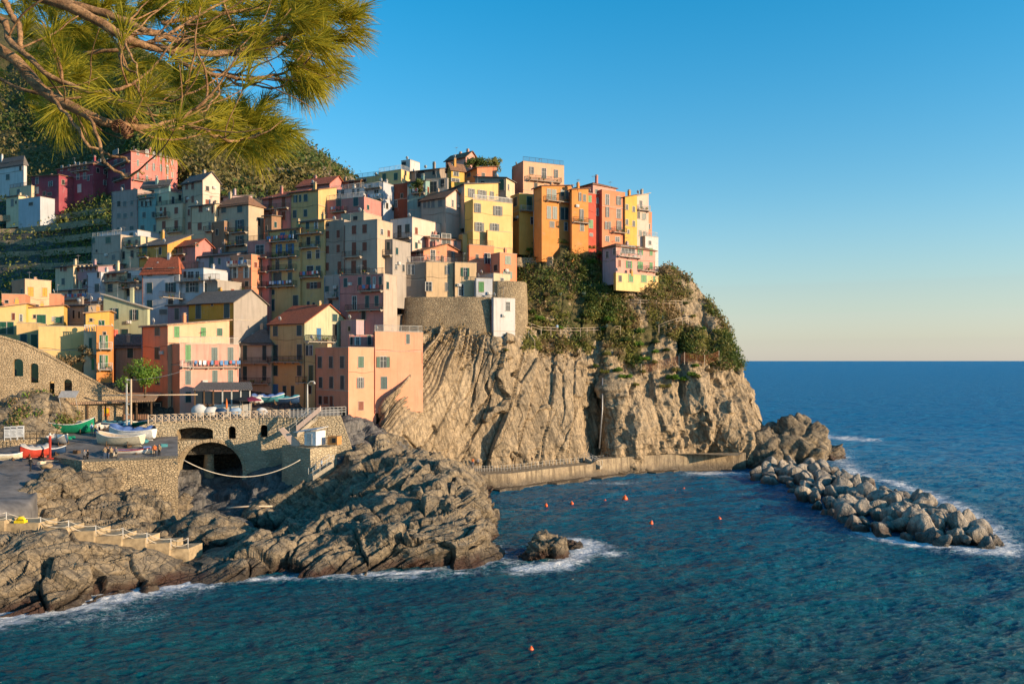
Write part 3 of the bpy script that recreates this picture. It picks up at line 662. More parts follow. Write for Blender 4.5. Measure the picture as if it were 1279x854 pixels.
def building(z, x0, xc, x1, yt, yb, Y, a, col, roof, label, wins='', balc=(), col2=None, dep=6., cat='house', name='house', down=5., rails=None, trim=True, group=None, chim=1, seed=None):
    ox, oy, sc = ZN[z]; cx = lambda x: ox+x/sc; cy = lambda y: oy+y/sc
    X0, XC = cx(x0), cx(xc); T = R(a)
    c = W(XC, cy(yb), Y); ztop = W(XC, cy(yt), Y).z; H = ztop-c.z+down; c.z -= down
    k0 = (X0-CX)/F; den = math.cos(T)+k0*math.sin(T); wl = (c.x-k0*Y)/den if (x0 < xc and den > .1) else dep
    if not (.3 < wl < 32): print('CLAMP', label, wl); wl = dep
    if x1 and x1 > xc+.5:
        k1 = (cx(x1)-CX)/F; den2 = math.sin(T)-k1*math.cos(T); wr = (k1*Y-c.x)/den2
        if not (0 < wr < 60): wr = dep
    else: wr = dep
    e = empty(name, c, -T, label, cat, group)
    rd = random.Random(seed if seed is not None else int(x0*7+yt*13+Y))
    kind = roof[0]; rise = roof[1] if len(roof) > 1 else 1.6; rm = M[roof[2]] if len(roof) > 2 else M['slate']
    mats = [M[col], M[col2 or col], M['pale_trim']]  # right face in col2: often sunlight put into the tone, sometimes a second paint
    # walls -------------------------------------------------------
    b = MB(); o = .0
    A0, B0, C0, D0 = (-wl, 0, 0), (0, 0, 0), (0, wr, 0), (-wl, wr, 0)
    up = lambda p, h=H: (p[0], p[1], h)
    if kind == 'gL':      # ridge runs along the left face: gables on x=0 and x=-wl
        b.add([A0, B0, up(B0), up(A0)], [(0, 1, 2, 3)], 0); b.add([C0, D0, up(D0), up(C0)], [(0, 1, 2, 3)], 0)
        b.add([B0, C0, up(C0), (0, wr/2, H+rise), up(B0)], [(0, 1, 2, 3, 4)], 1); b.add([A0, D0, up(D0), (-wl, wr/2, H+rise), up(A0)], [(0, 1, 2, 3, 4)], 0)
    elif kind == 'gR':
        b.add([A0, B0, up(B0), (-wl/2, 0, H+rise), up(A0)], [(0, 1, 2, 3, 4)], 0); b.add([C0, D0, up(D0), (-wl/2, wr, H+rise), up(C0)], [(0, 1, 2, 3, 4)], 0)
        b.add([B0, C0, up(C0), up(B0)], [(0, 1, 2, 3)], 1); b.add([A0, D0, up(D0), up(A0)], [(0, 1, 2, 3)], 0)
    elif kind in ('sR', 'sL'):   # shed: sR rises to the left end, sL rises towards the back
        hl = (H+rise) if kind == 'sR' else H; hb = H if kind == 'sR' else H+rise; hlb = H+rise
        b.add([A0, B0, up(B0), up(A0, hl)], [(0, 1, 2, 3)], 0); b.add([B0, C0, up(C0, hb), up(B0)], [(0, 1, 2, 3)], 1)
        b.add([C0, D0, up(D0, hlb), up(C0, hb)], [(0, 1, 2, 3)], 0); b.add([A0, D0, up(D0, hlb), up(A0, hl)], [(0, 1, 2, 3)], 0)
    else:
        ph = rise if kind == 'flat' else 0; hh = H+ph
        b.add([A0, B0, up(B0, hh), up(A0, hh)], [(0, 1, 2, 3)], 0); b.add([B0, C0, up(C0, hh), up(B0, hh)], [(0, 1, 2, 3)], 1)
        b.add([C0, D0, up(D0, hh), up(C0, hh)], [(0, 1, 2, 3)], 0); b.add([A0, D0, up(D0, hh), up(A0, hh)], [(0, 1, 2, 3)], 0)
        if kind == 'flat' and ph > .05:
            t = .22
            b.add([(-wl+t, t, hh), (-t, t, hh), (-t, t, H), (-wl+t, t, H)], [(0, 1, 2, 3)], 0); b.add([(-t, t, hh), (-t, wr-t, hh), (-t, wr-t, H), (-t, t, H)], [(0, 1, 2, 3)], 0)
            b.add([(-wl+t, wr-t, hh), (-t, wr-t, hh), (-t, wr-t, H), (-wl+t, wr-t, H)], [(0, 1, 2, 3)], 0); b.add([(-wl+t, t, hh), (-wl+t, wr-t, hh), (-wl+t, wr-t, H), (-wl+t, t, H)], [(0, 1, 2, 3)], 0)
    w_ = b.build('wall', mats, e)
    # roof --------------------------------------------------------
    r = MB(); ov, th = .38, .16
    def slab(p): r.prism([Vector(q)+Vector((0, 0, .02)) for q in p], (0, 0, th))
    if kind == 'gL':
        s = rise/(wr/2)*ov
        slab([(-wl-ov, -ov, H-s), (ov, -ov, H-s), (ov, wr/2, H+rise), (-wl-ov, wr/2, H+rise)]); slab([(-wl-ov, wr/2, H+rise), (ov, wr/2, H+rise), (ov, wr+ov, H-s), (-wl-ov, wr+ov, H-s)])
    elif kind == 'gR':
        s = rise/(wl/2)*ov
        slab([(ov, -ov, H-s), (ov, wr+ov, H-s), (-wl/2, wr+ov, H+rise), (-wl/2, -ov, H+rise)]); slab([(-wl/2, -ov, H+rise), (-wl/2, wr+ov, H+rise), (-wl-ov, wr+ov, H-s), (-wl-ov, -ov, H-s)])
    elif kind == 'sR':
        s = rise/wl*ov; slab([(ov, -ov, H-s), (ov, wr+ov, H-s), (-wl-ov, wr+ov, H+rise+s), (-wl-ov, -ov, H+rise+s)])
    elif kind == 'sL':
        s = rise/wr*ov; slab([(-wl-ov, -ov, H-s), (ov, -ov, H-s), (ov, wr+ov, H+rise+s), (-wl-ov, wr+ov, H+rise+s)])
    elif kind == 'hip':
        q = min(wl, wr)/2; s = rise/q*ov
        c4 = [(-wl-ov, -ov, H-s), (ov, -ov, H-s), (ov, wr+ov, H-s), (-wl-ov, wr+ov, H-s)]
        if wl >= wr: k1_, k2_ = (-wl+q, wr/2, H+rise), (-q, wr/2, H+rise)
        else: k1_, k2_ = (-wl/2, q, H+rise), (-wl/2, wr-q, H+rise)
        vs = c4+[k1_, k2_]+[(x, y, z_-th) for x, y, z_ in c4]
        if wl >= wr: fs = [(0, 1, 5, 4), (1, 2, 5), (2, 3, 4, 5), (3, 0, 4)]
        else: fs = [(0, 1, 4), (1, 2, 5, 4), (2, 3, 5), (3, 0, 4, 5)]
        r.add(vs, fs+[(6, 7, 1, 0), (7, 8, 2, 1), (8, 9, 3, 2), (9, 6, 0, 3), (9, 8, 7, 6)])
    else:
        t = .22 if kind == 'flat' and rise > .05 else -.12
        r.box(-wl+t+.003, -t-.003, t+.003, wr-t-.003, H-.1, H+.03+(0 if t > 0 else .12))
    ro = r.build('roof', rm if kind != 'flat' else M['roof_deck'], e)
    if kind == 'flat' and rise > .05:   # coping on the parapet
        k = MB(); h = H+rise
        for q in ((-wl-.06, .06, -.06, .28), (-wl-.06, .06, wr-.28, wr+.06), (-wl-.06, -wl+.28, .282, wr-.282), (-.28, .06, .282, wr-.282)): k.box(*q, h+.002, h+.09)
        k.build('coping', M['pale_trim'], e)
    if kind != 'flat' and trim:
        k = MB(); k.tube([(-wl-.3, -.42, H-.12), (.3, -.42, H-.12)], .07, 5); k.build('gutter', M['iron'], ro)
    if trim and H-down > 4:
        k = MB(); xx = -wl+.18; k.tube([(xx, -.09, H-.15), (xx, -.09, .5)], .055, 5); k.build('downpipe', M['grey_metal'] if rd.random() < .5 else M['sh_brown'], e)
    nch = chim if kind != 'flat' else (1 if rd.random() < .35 else 0)
    for q in range(nch):
        x = -wl*rd.uniform(.2, .8); y = wr*rd.uniform(.35, .65); k = MB(); zt = H+(rise if kind != 'flat' else .4)+rd.uniform(.4, 1.)
        k.box(x-.28, x+.28, y-.22, y+.22, H-.2, zt, 0); k.box(x-.36, x+.36, y-.3, y+.3, zt+.002, zt+.1, 1)
        k.box(x-.2, x+.2, y-.16, y+.16, zt+.102, zt+.3, 0); k.box(x-.3, x+.3, y-.24, y+.24, zt+.302, zt+.37, 1); k.build('chimney', [M[col], M['pale_trim']], ro)
    if rd.random() < .45:
        x = -wl*rd.uniform(.2, .8); y = wr*rd.uniform(.4, .6); k = MB(); zt = H+max(rise, .5)
        k.tube([(x, y, H-.1), (x, y, zt+1.9)], .025, 4); k.tube([(x-.5, y, zt+1.7), (x+.5, y, zt+1.7)], .02, 4)
        for j in range(4): k.tube([(x-.4+.25*j, y-.3, zt+1.7), (x-.4+.25*j, y+.3, zt+1.7)], .015, 4)
        k.build('antenna', M['grey_metal'], ro)
    if rd.random() < .4:
        x = -wl*rd.uniform(.15, .85); y = .6; k = MB(); zt = H+(rise if kind == 'flat' else .3)
        k.tube([(x, y, H), (x, y, zt+.6)], .03, 4); k.tube([(x, y-.05, zt+.7), (x, y-.12, zt+.68)], [.38, .33], 12, 1); k.build('satellite_dish', [M['grey_metal'], M['old_white']], ro)
    # face frames: local position of an image point on either face
    def onL(x, y):
        k = (cx(x)-CX)/F; s = (c.x-k*Y)/(math.cos(T)+k*math.sin(T)); Yp = Y+s*math.sin(T)
        return -s, CAMZ+(HY-cy(y))*Yp/F-c.z, Yp
    def onR(x, y):
        k = (cx(x)-CX)/F; s = (k*Y-c.x)/(math.sin(T)-k*math.cos(T)); Yp = Y+s*math.cos(T)
        return s, CAMZ+(HY-cy(y))*Yp/F-c.z, Yp
    BL[label] = (e, onL, onR, xc, wl, wr, H)
    cnt = 0
    for wd in [q for q in wins.replace('\n', ' ').split(';') if q.strip()]:
        p = wd.split(); x, y, w, h, st = float(p[0]), float(p[1]), float(p[2]), float(p[3]), p[4]
        left = x <= xc or (x1 is None or x1 <= xc+.5)
        if left and den <= .1: print('SKIPWIN', label, x, y); continue
        fn = onL if left else onR
        s0, zz, Yp = fn(x, y); sa = fn(x-w/2, y)[0]; sb = fn(x+w/2, y)[0]; ww = min(abs(sb-sa), 3.6); hh_ = h/sc*Yp/F
        if ww/hh_ > 3: ww = hh_*3
        wm, sm = window_meshes(st, ww*.97, hh_)
        door = st[1] == 'r'
        wo = bpy.data.objects.new('door' if door else 'window', wm); link(wo, e)
        if left: wo.location = (s0, 0, zz)
        else: wo.location = (0, s0, zz); wo.rotation_euler = (0, 0, R(90))
        if sm: link(bpy.data.objects.new('leaf' if door else 'shutter', sm), wo)
        cnt += 1
    # faces the data leaves bare still get the odd small window
    hasR = any(q.split() and float(q.split()[0]) > xc for q in wins.replace('\n', ' ').split(';') if q.strip()) and x1 and x1 > xc+.5
    if not hasR and wr > 3.2 and H-down > 4 and 'blank' not in label and 'plain' not in label:
        for fl in range(int((H-down-1.2)/2.9)):
            for q in np.arange(1.3, wr-.8, 2.3):
                if rd.random() < .5:
                    wm, sm = window_meshes(rd.choice(('kn', 'tc', 'wn', 'kc', 'bc', 'tc')), .8, rd.choice((1.2, 1.3, 1.0))); wo = bpy.data.objects.new('window', wm); link(wo, e); wo.location = (0, q+rd.uniform(-.2, .2), H-1.7-fl*2.9); wo.rotation_euler = (0, 0, R(90))
                    if sm: link(bpy.data.objects.new('shutter', sm), wo)
    # cables, meter boxes and a moulding on the main walls
    for side in (('L', wl), ('R', wr)):
        L = side[1]
        if L < 3 or H-down < 4: continue
        def put(o):
            if side[0] == 'R': o.rotation_euler = (0, 0, R(90))
        X0_ = -L if side[0] == 'L' else 0
        if rd.random() < .7:
            zc = H-rd.uniform(2.4, 3.6); mb = MB(); mb.tube([(X0_+L*q, -.035, zc+.12*math.sin(q*9)-.25*q*(1-q)) for q in np.linspace(.02, .98, 9)]+[(X0_+L*.985, -.035, zc-2.2)], .022, 4); put(mb.build('cable', M['iron'], e))
        if rd.random() < .5:
            zc = H-2.95*rd.randint(1, 2)-.15; mb = MB(); mb.box(X0_+.02, X0_+L-.02, -.045, .005, zc, zc+.1); put(mb.build('moulding', M['pale_trim'], e))
        if rd.random() < .35:
            xx = X0_+L*rd.uniform(.15, .85); zc = H-rd.uniform(1.2, 6); mb = MB(); mb.box(xx-.38, xx+.38, -.34, -.02, zc, zc+.55); mb.tube([(xx-.1, -.345, zc+.27), (xx-.1, -.36, zc+.27)], .2, 10); put(mb.build('air_conditioner', M['old_white'], e))
    for bc in balc:
        bx0, bx1, by = bc[:3]; dp = bc[3] if len(bc) > 3 else .95; style = bc[4] if len(bc) > 4 else 'iron'
        left = bx1 <= xc+1 or (x1 is None or x1 <= xc+.5); fn = onL if left else onR
        s0, z0, _ = fn(bx0, by); s1, z1, _ = fn(bx1, by); lo, hi = min(s0, s1), max(s0, s1); zz = (z0+z1)/2
        L = hi-lo; bo = MB(); bo.box(-L/2, L/2, -dp, .01, -.12, 0, 0)
        for q in np.linspace(-L/2+.2, L/2-.2, max(2, int(L/1.6))): bo.box(q-.06, q+.06, -dp*.6, .005, -.34, -.122, 0)
        bb = bo.build('balcony', M['pale_trim'] if style != 'dark' else M['concrete'], e)
        rl = MB(); rail(rl, L, dp, style)
        rl.build('railing', M['iron'] if style in ('iron', 'dark') else M['old_white'], bb)
        if left: bb.location = ((lo+hi)/2, 0, zz)
        else: bb.location = (0, (lo+hi)/2, zz); bb.rotation_euler = (0, 0, R(90))
        if rd.random() < .6 and L > 1.6:
            pl = MB()
            for _ in range(int(rd.uniform(2, 5))):
                px_ = rd.uniform(-L/2+.3, L/2-.3); pl.cyl((px_, -dp+.22, 0), .12, .24, 8, 0, .16)
                for _k in range(26):
                    q = Vector((px_+rd.gauss(0, .14), -dp+.22+rd.gauss(0, .12), .28+abs(rd.gauss(0, .16)))); d = Vector((rd.gauss(0, 1), rd.gauss(0, 1), rd.gauss(.4, 1))).normalized()*.11; s_ = d.cross(Vector((rd.gauss(0, 1), rd.gauss(0, 1), 1))).normalized()*.05
                    pl.add([q-d, q+s_, q+d, q-s_], [(0, 1, 2, 3)], 1)
            pl.build('potted_plants', [M['tile_red'], M['leaf_green']], bb)
        elif rd.random() < .5 and L > 2:
            pl = MB(); x = -L/2+.3
            while x < L/2-.4:
                w__ = rd.uniform(.3, .6); pl.box(x, x+w__, -dp-.06, -dp-.035, rd.uniform(.25, .55), 1.02, rd.choice((0, 1, 2))); x += w__+rd.uniform(.03, .4)
            pl.build('laundry', [M['cloth_white'], M['cloth_blue'], M['cloth_red']], bb)
    if rails:      # terrace railing above roof / parapet: (which faces, height style)
        for fc in rails[0]:
            rl = MB(); L = wl if fc == 'L' else wr; st = rails[1]
            rail(rl, L-.1, 0, st, hgt=1.0)
            ro_ = rl.build('terrace_railing', M['iron'] if st in ('iron', 'dark') else M['old_white'], e); zt = H+(rise+.09 if kind == 'flat' and rise > .05 else .16)
            if fc == 'L': ro_.location = (-wl/2, .12, zt)
            else: ro_.location = (-.12, wr/2, zt); ro_.rotation_euler = (0, 0, R(90))
    return e
def rail(rl, L, dp, style, hgt=.98):
    if style in ('iron', 'white', 'dark'):
        segs = [((-L/2, -dp+.04), (L/2, -dp+.04))]+([((-L/2+.03, -dp+.06), (-L/2+.03, -.02)), ((L/2-.03, -dp+.06), (L/2-.03, -.02))] if dp > .3 else [])
        for (xa, ya), (xb, yb_) in segs:
            rl.tube([(xa, ya, hgt), (xb, yb_, hgt)], .03, 4); rl.tube([(xa, ya, .1), (xb, yb_, .1)], .02, 4)
            n = max(2, int(math.hypot(xb-xa, yb_-ya)/.19))
            for q in range(n+1):
                f = q/n; x = xa+(xb-xa)*f; y = ya+(yb_-ya)*f; rr = .028 if q % 8 == 0 else .012
                rl.box(x-rr, x+rr, y-rr, y+rr, 0.0, hgt, 0)
    elif style == 'solid':
        rl.box(-L/2, L/2, -dp, -dp+.12, 0, hgt-.08); 
        if dp > .3: rl.box(-L/2, -L/2+.12, -dp+.121, -.01, 0, hgt-.08); rl.box(L/2-.12, L/2, -dp+.121, -.01, 0, hgt-.08)
    elif style == 'baluster':
        rl.box(-L/2, L/2, -dp-.05, -dp+.12, hgt-.14, hgt)
        n = max(2, int(L/.3))
        for q in range(n+1):
            x = -L/2+.08+(L-.16)*q/n; rl.box(x-.05, x+.05, -dp-.02, -dp+.09, 0, hgt-.141)
plain('roof_deck', (.33, .24, .18), .85, var=.35, sc=.8)
plain('cloth_white', (.65, .65, .66), .9); plain('cloth_blue', (.10, .22, .42), .9); plain('cloth_red', (.45, .10, .09), .9)
# ---------------------------------------------------------------- the village, house by house
B = building
# far left
B('A', -60, 115, 130, 78, 185, 234, 24, 'white', ('hip', 1.6, 'slate'), 'cream white house at the far left edge under the wooded slope', '38 103 18 24 tc;38 160 18 26 tc;100 118 12 20 kc;-10 110 16 24 tc')
B('A', 45, 152, None, 205, 305, 217, 26, 'cream', ('flat', .3), 'small cream house with a rooftop railing below the white house', '90 235 14 32 tc;60 290 14 34 tc', rails=('L', 'iron'))
B('A', 30, 90, None, 250, 310, 215, 26, 'pale', ('sL', .5, 'slate'), 'little pale shed house with a boarded door beside the dark terraces', '60 285 14 34 er;78 282 8 14 kc')
B('A', 90, 195, None, 262, 312, 211, 26, 'bluewhite', ('flat', .4), 'low whitewashed annex on the edge of the dark terraces', '150 290 20 14 kc')
B('A', 152, 285, None, 150, 250, 214, 26, 'magenta', ('sR', .6, 'tile_brown'), 'small crimson house left of the long crimson building', '180 178 14 32 wn;245 193 20 24 wn;180 225 16 32 wc;240 243 22 14 kc;215 240 14 20 kc')
B('A', 276, 452, None, 92, 250, 214, 26, 'magenta', ('hip', 1.6, 'tile_brown'), 'crimson building wing with rows of pale framed windows', '300 118 10 26 wn;335 115 10 26 wn;380 105 12 30 wn;410 103 12 30 wn;335 170 10 26 wn;300 172 10 24 wn;378 158 12 30 wn;410 155 12 30 wn;385 215 18 40 wr;330 215 10 24 kc;428 165 10 26 kn', ((355, 435, 132), ))
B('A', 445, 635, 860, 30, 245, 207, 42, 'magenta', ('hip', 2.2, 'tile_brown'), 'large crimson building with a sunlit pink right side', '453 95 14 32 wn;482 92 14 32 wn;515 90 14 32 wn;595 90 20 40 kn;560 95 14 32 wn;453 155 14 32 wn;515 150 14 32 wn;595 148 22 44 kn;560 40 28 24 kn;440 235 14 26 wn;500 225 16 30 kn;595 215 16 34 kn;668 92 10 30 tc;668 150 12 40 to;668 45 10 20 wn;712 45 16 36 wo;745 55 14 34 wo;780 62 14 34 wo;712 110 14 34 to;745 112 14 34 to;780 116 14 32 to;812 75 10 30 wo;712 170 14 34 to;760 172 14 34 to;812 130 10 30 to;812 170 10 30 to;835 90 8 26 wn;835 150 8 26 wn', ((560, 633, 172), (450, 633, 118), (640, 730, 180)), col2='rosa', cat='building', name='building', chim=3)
# upper left cluster
B('B', 115, 240, None, 145, 350, 184, 26, 'pinkgrey', ('flat', .2), 'tall unrendered greyish pink block between terraces and teal house', '150 212 16 26 kc;178 212 16 26 ec;212 206 14 20 ec;150 270 18 22 ec;180 270 18 22 ec;212 262 12 22 ec;150 338 16 22 tc;212 330 20 22 tc')
B('B', 240, 328, None, 165, 388, 181, 26, 'teal', ('flat', .2), 'tall pale teal house beside the unrendered block', '262 212 10 26 kc;282 212 10 26 kc;304 210 10 26 kc;272 266 16 26 tc;316 264 14 26 tc;264 332 18 30 tc;324 330 12 32 tc', ((250, 326, 184, .8),))
B('B', 262, 392, 400, 120, 200, 186, 18, 'teal', ('sL', .8, 'slate'), 'set back teal top storey with slate roof', '308 155 26 18 kc', )
B('B', 328, 392, 455, 160, 235, 178, 40, 'pale', ('flat', .3), 'cream terrace house behind the tall gabled tower house', '412 195 14 34 kn;445 182 12 26 kc;350 190 12 26 kc')
B('B', 328, 458, None, 215, 375, 176, 26, 'cream', ('flat', .25), 'cream house with a roof terrace right of the teal house', '354 252 11 46 bc;374 252 11 46 bc;428 245 18 30 bc;368 315 18 38 bc;428 312 18 40 bc;350 350 12 10 kc', ((332, 398, 278), (390, 458, 350)), rails=('L', 'iron'))
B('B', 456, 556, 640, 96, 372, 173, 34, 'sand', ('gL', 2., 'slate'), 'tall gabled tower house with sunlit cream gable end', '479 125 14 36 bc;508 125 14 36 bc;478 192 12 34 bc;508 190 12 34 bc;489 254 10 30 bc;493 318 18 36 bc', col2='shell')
B('B', 545, 700, None, 175, 240, 176, 26, 'lilac', ('sL', 1.2, 'slate'), 'pale lilac house behind the ochre one with the hipped roof', '580 188 12 34 tc;598 186 8 34 wn;650 188 10 20 kc')
B('B', 498, 614, None, 214, 365, 170, 26, 'cream', ('sL', .8, 'slate'), 'cream house with brown shutters right of the gabled tower', '546 238 18 30 bc;604 240 10 34 bc;542 321 20 36 bc;590 320 10 36 ec', ((575, 614, 345),))
B('B', 612, 778, 852, 205, 440, 167, 27, 'sand', ('hip', 2., 'tile_brown'), 'broad sand coloured house with green shutters and hipped brown roof', '658 238 24 36 tc;736 236 24 36 tc;656 322 44 60 to;736 320 44 60 to;654 395 36 52 to;736 394 40 52 to;828 300 10 40 kc', ((628, 690, 354), (700, 775, 352), (616, 775, 416)))
B('B', 600, 660, None, 300, 440, 168.5, 26, 'brown', ('flat', .2), 'narrow brown house squeezed left of the broad sand coloured house', '625 350 12 30 kc')
B('B', 852, 890, 860, 270, 440, 168, 24, 'brown', ('sL', .5, 'slate'), 'narrow brown house in the alley beside the pinkish balcony block', '865 330 8 26 kc')
# middle left
B('B', 55, 240, None, 350, 400, 174, 26, 'bluewhite', ('flat', .5), 'white rooftop storey with little chimneys above the grey cream house', '150 372 16 20 kc;210 360 18 16 tc', chim=3)
B('B', 18, 158, None, 368, 500, 170, 26, 'beige', ('flat', .25), 'grey cream house with one green shuttered window near the terraces', '98 388 26 32 gc;28 390 14 26 gc;42 440 10 14 kc;124 472 16 26 ec', rails=('L', 'white'))
B('B', 158, 255, None, 375, 500, 168, 26, 'cream', ('flat', .25), 'cream house with arched doors and a washing line balcony', '172 462 14 36 kc;214 456 14 36 kc;200 398 14 22 kc;236 396 12 20 tc', ((190, 250, 420),))
B('B', 245, 385, None, 408, 520, 162, 26, 'ochre', ('sL', 2.6, 'slate'), 'ochre house with tall green shutter under a long dark roof', '275 440 22 62 gc;350 440 12 36 kc', ((255, 300, 472),))
B('B', 348, 520, 605, 412, 520, 161, 30, 'pink', ('gL', 1.5, 'tile_red'), 'dusky pink house with red roof canopy and long balcony', '366 426 20 26 wo;420 436 30 30 kn;450 436 16 30 tc;390 482 14 16 kc;420 480 16 16 kc;462 480 16 16 kc;528 410 14 18 kc', ((338, 478, 462), ))
B('B', 525, 722, None, 455, 640, 157, 26, 'lilac', ('sL', 1.4, 'slate'), 'pale lilac house with narrow green shutters', '598 496 20 50 tc;637 490 12 30 tc;637 572 12 46 tc;700 490 20 26 en;610 560 10 30 kc')
B('B', 688, 792, None, 462, 650, 154, 26, 'salmon', ('flat', .2), 'dull salmon house with white framed balcony doors', '712 546 32 52 wo;768 545 30 52 wo;742 492 20 40 wn;700 600 12 30 kc;680 600 12 30 tc;770 600 18 26 kc', ((690, 790, 515, 1., 'white'), (632, 790, 642)))
B('A', 268, 355, None, 590, 680, 166, 26, 'cream', ('sL', 1., 'slate'), 'small cream house at the left end of the low row', '297 603 10 26 bc;316 603 18 26 bc;307 666 16 30 tc')
B('A', 355, 475, None, 592, 690, 164, 26, 'mauve', ('sL', 1., 'slate'), 'mauve house with a row of small windows in the low row', '357 605 8 26 bc;378 604 16 28 bc;399 604 10 28 wn;421 601 12 26 bc;441 600 12 26 bc;465 599 10 26 bc;372 669 14 30 bc;413 668 16 30 kc', )
B('A', 268, 450, None, 700, 760, 160, 26, 'cream', ('sL', .8, 'pale_trim'), 'cream building with a long pale awning below the mauve house', '340 718 20 34 kn;390 722 16 26 bn;420 722 20 26 bn', ((300, 450, 752, 1., 'white'),))
B('B', -5, 62, None, 548, 700, 158, 26, 'bluewhite', ('flat', .2), 'narrow blue white house beside the cream one with slate roof', '44 620 22 40 tc;50 556 10 26 kc')
B('B', 60, 178, None, 545, 705, 156.5, 26, 'pale', ('sL', 1.6, 'slate'), 'cream house with a wide slate roof and yellow attic band', '108 620 24 40 tc;98 560 12 22 bc;126 556 20 20 bc;40 620 2 2 kc', ((60, 175, 588, .8),))
B('B', 176, 264, None, 540, 715, 155, 26, 'white', ('flat', .3), 'narrow whitish house with dark timber balconies', '208 640 40 36 kn;236 580 20 20 kn;200 560 20 26 kn', ((176, 260, 620, 1.3, 'dark'), (176, 260, 590, 1.2, 'dark')))
B('B', 262, 441, 470, 522, 800, 152, 16, 'bluewhite', ('hip', 2.3, 'tile_red'), 'large bluish white house with red tiled roof and green shutters', '299 543 26 38 tc;402 540 26 36 tc;299 620 26 50 tc;401 618 52 48 to;299 702 26 46 tc;365 735 38 24 ec;401 686 24 26 kc', ((343, 455, 668), ))
B('B', 441, 560, None, 530, 765, 150, 26, 'bluewhite', ('flat', .25), 'bluish white extension with plant filled roof terrace', '482 617 16 46 tc;506 616 26 44 yn;528 617 16 46 tc;470 555 14 30 kc;498 556 30 30 un;530 556 20 30 un', ((441, 640, 585, 1.1),), rails=('L', 'iron'))
B('B', 555, 628, None, 590, 765, 149, 26, 'grey', ('flat', .3), 'grey wall house beside the washing lines', '568 618 18 44 tc;600 700 14 30 kc')
B('B', 75, 288, 300, 718, 960, 138, 4, 'mint', ('sR', 2.3, 'pale_trim'), 'pale green yellow house with a sloping roofline and two shuttered windows', '130 745 38 52 to;226 750 38 50 to;178 850 34 62 tc', trim=False)
B('B', -40, 76, None, 690, 800, 146, 26, 'brown', ('flat', .3), 'dark brown storehouse wall behind the orange corner house', '20 724 40 30 un;-20 724 20 26 kc')
B('B', 386, 486, None, 702, 800, 146, 26, 'mauve', ('sL', .8, 'slate'), 'small mauve house joined to the mustard house', '431 746 22 56 tc')
B('B', 482, 706, 868, 688, 930, 141, 27, 'mustard', ('gL', 2.4, 'slate'), 'mustard yellow house with a big blank grey gable end', '535 732 26 72 tc;673 730 26 72 tc;668 840 20 44 tc;602 700 8 10 kc', col2='grey', trim=True)
# upper centre
B('C', 68, 205, None, 252, 392, 170, 26, 'pink', ('sL', 2.4, 'tile_red'), 'dusty rose house with red roof and brown shutters near the hill', '108 283 20 52 bc;172 281 20 52 bc;108 352 18 44 bc;172 348 20 44 bc', ((72, 200, 316), ))
B('C', 198, 340, None, 222, 392, 167, 26, 'straw', ('sL', 1.6, 'tile_brown'), 'straw coloured house with small green shutters', '230 266 18 34 to;252 264 12 34 tc;279 261 18 34 tc;226 340 18 36 tc;278 335 16 34 tc')
B('C', 235, 395, None, 190, 240, 182, 26, 'pink', ('gL', 2.2, 'tile_red'), 'pink roofed attic house on the ridge near the hill', '310 200 14 22 kc')
B('C', 370, 545, None, 176, 230, 184, 26, 'brown', ('sL', 1.2, 'tile_brown'), 'long brown house with tiled roof along the ridge', '400 190 18 16 wn;500 184 26 16 kn;440 186 18 14 wn')
B('C', 525, 640, None, 160, 230, 183, 26, 'straw', ('flat', .3), 'straw rooftop block with railing on the ridge', '560 176 26 14 kn', rails=('L', 'iron'))
B('C', 336, 562, None, 262, 372, 165, 26, 'pink', ('flat', .25), 'old rose house below a white roof terrace', '362 293 22 40 tc;439 296 24 62 tc;522 280 24 42 tc', ((410, 480, 330), ), rails=('L', 'white'))
B('C', 400, 560, None, 215, 265, 172, 26, 'white', ('flat', .2), 'white roof storey with a row of small windows', '430 235 14 24 en;458 235 14 24 en;510 230 14 24 en;534 230 14 24 wn', rails=('L', 'white'))
B('C', 555, 655, None, 190, 350, 171, 26, 'bluewhite', ('flat', .25), 'bluish white terraced house left of the rusty red house', '622 240 24 34 wn;600 290 14 26 en;590 210 14 20 tc', ((560, 655, 272, 1.2, 'white'), (560, 650, 215, 1, 'white')))
B('C', 655, 772, None, 195, 345, 173, 26, 'brick', ('flat', .3), 'rusty red house with two small arched windows', '673 294 16 34 wn;715 290 16 34 wn;700 225 14 20 kc;745 250 12 20 kc')
B('C', 632, 742, 785, 128, 200, 180, 30, 'butter', ('flat', .2), 'cream house with white pergola frames on its roof terrace', '660 161 18 34 gc;716 158 18 34 gc;762 140 10 24 kc', rails=('LR', 'white'))
B('C', 742, 785, 832, 80, 140, 183, 30, 'white', ('flat', .2), 'little cream rooftop cube catching the sun on the ridge', '755 95 20 14 kc')
B('C', 772, 860, 892, 178, 330, 171, 20, 'teal', ('sL', .7, 'slate'), 'pale teal house behind a small palm', '830 286 16 38 kc;835 218 30 30 kn', ((800, 860, 240), ))
B('D', 118, 268, 300, 120, 180, 180, 24, 'taupe', ('sL', .8, 'slate'), 'taupe house with wide window below the pink ridge house', '175 148 44 34 kn;240 140 14 22 kc')
B('D', 195, 305, 312, 172, 250, 172, 14, 'grey', ('flat', .3), 'grey house with dark glazed balcony doors', '237 208 38 52 kn;282 190 20 38 kc;210 200 10 20 kc')
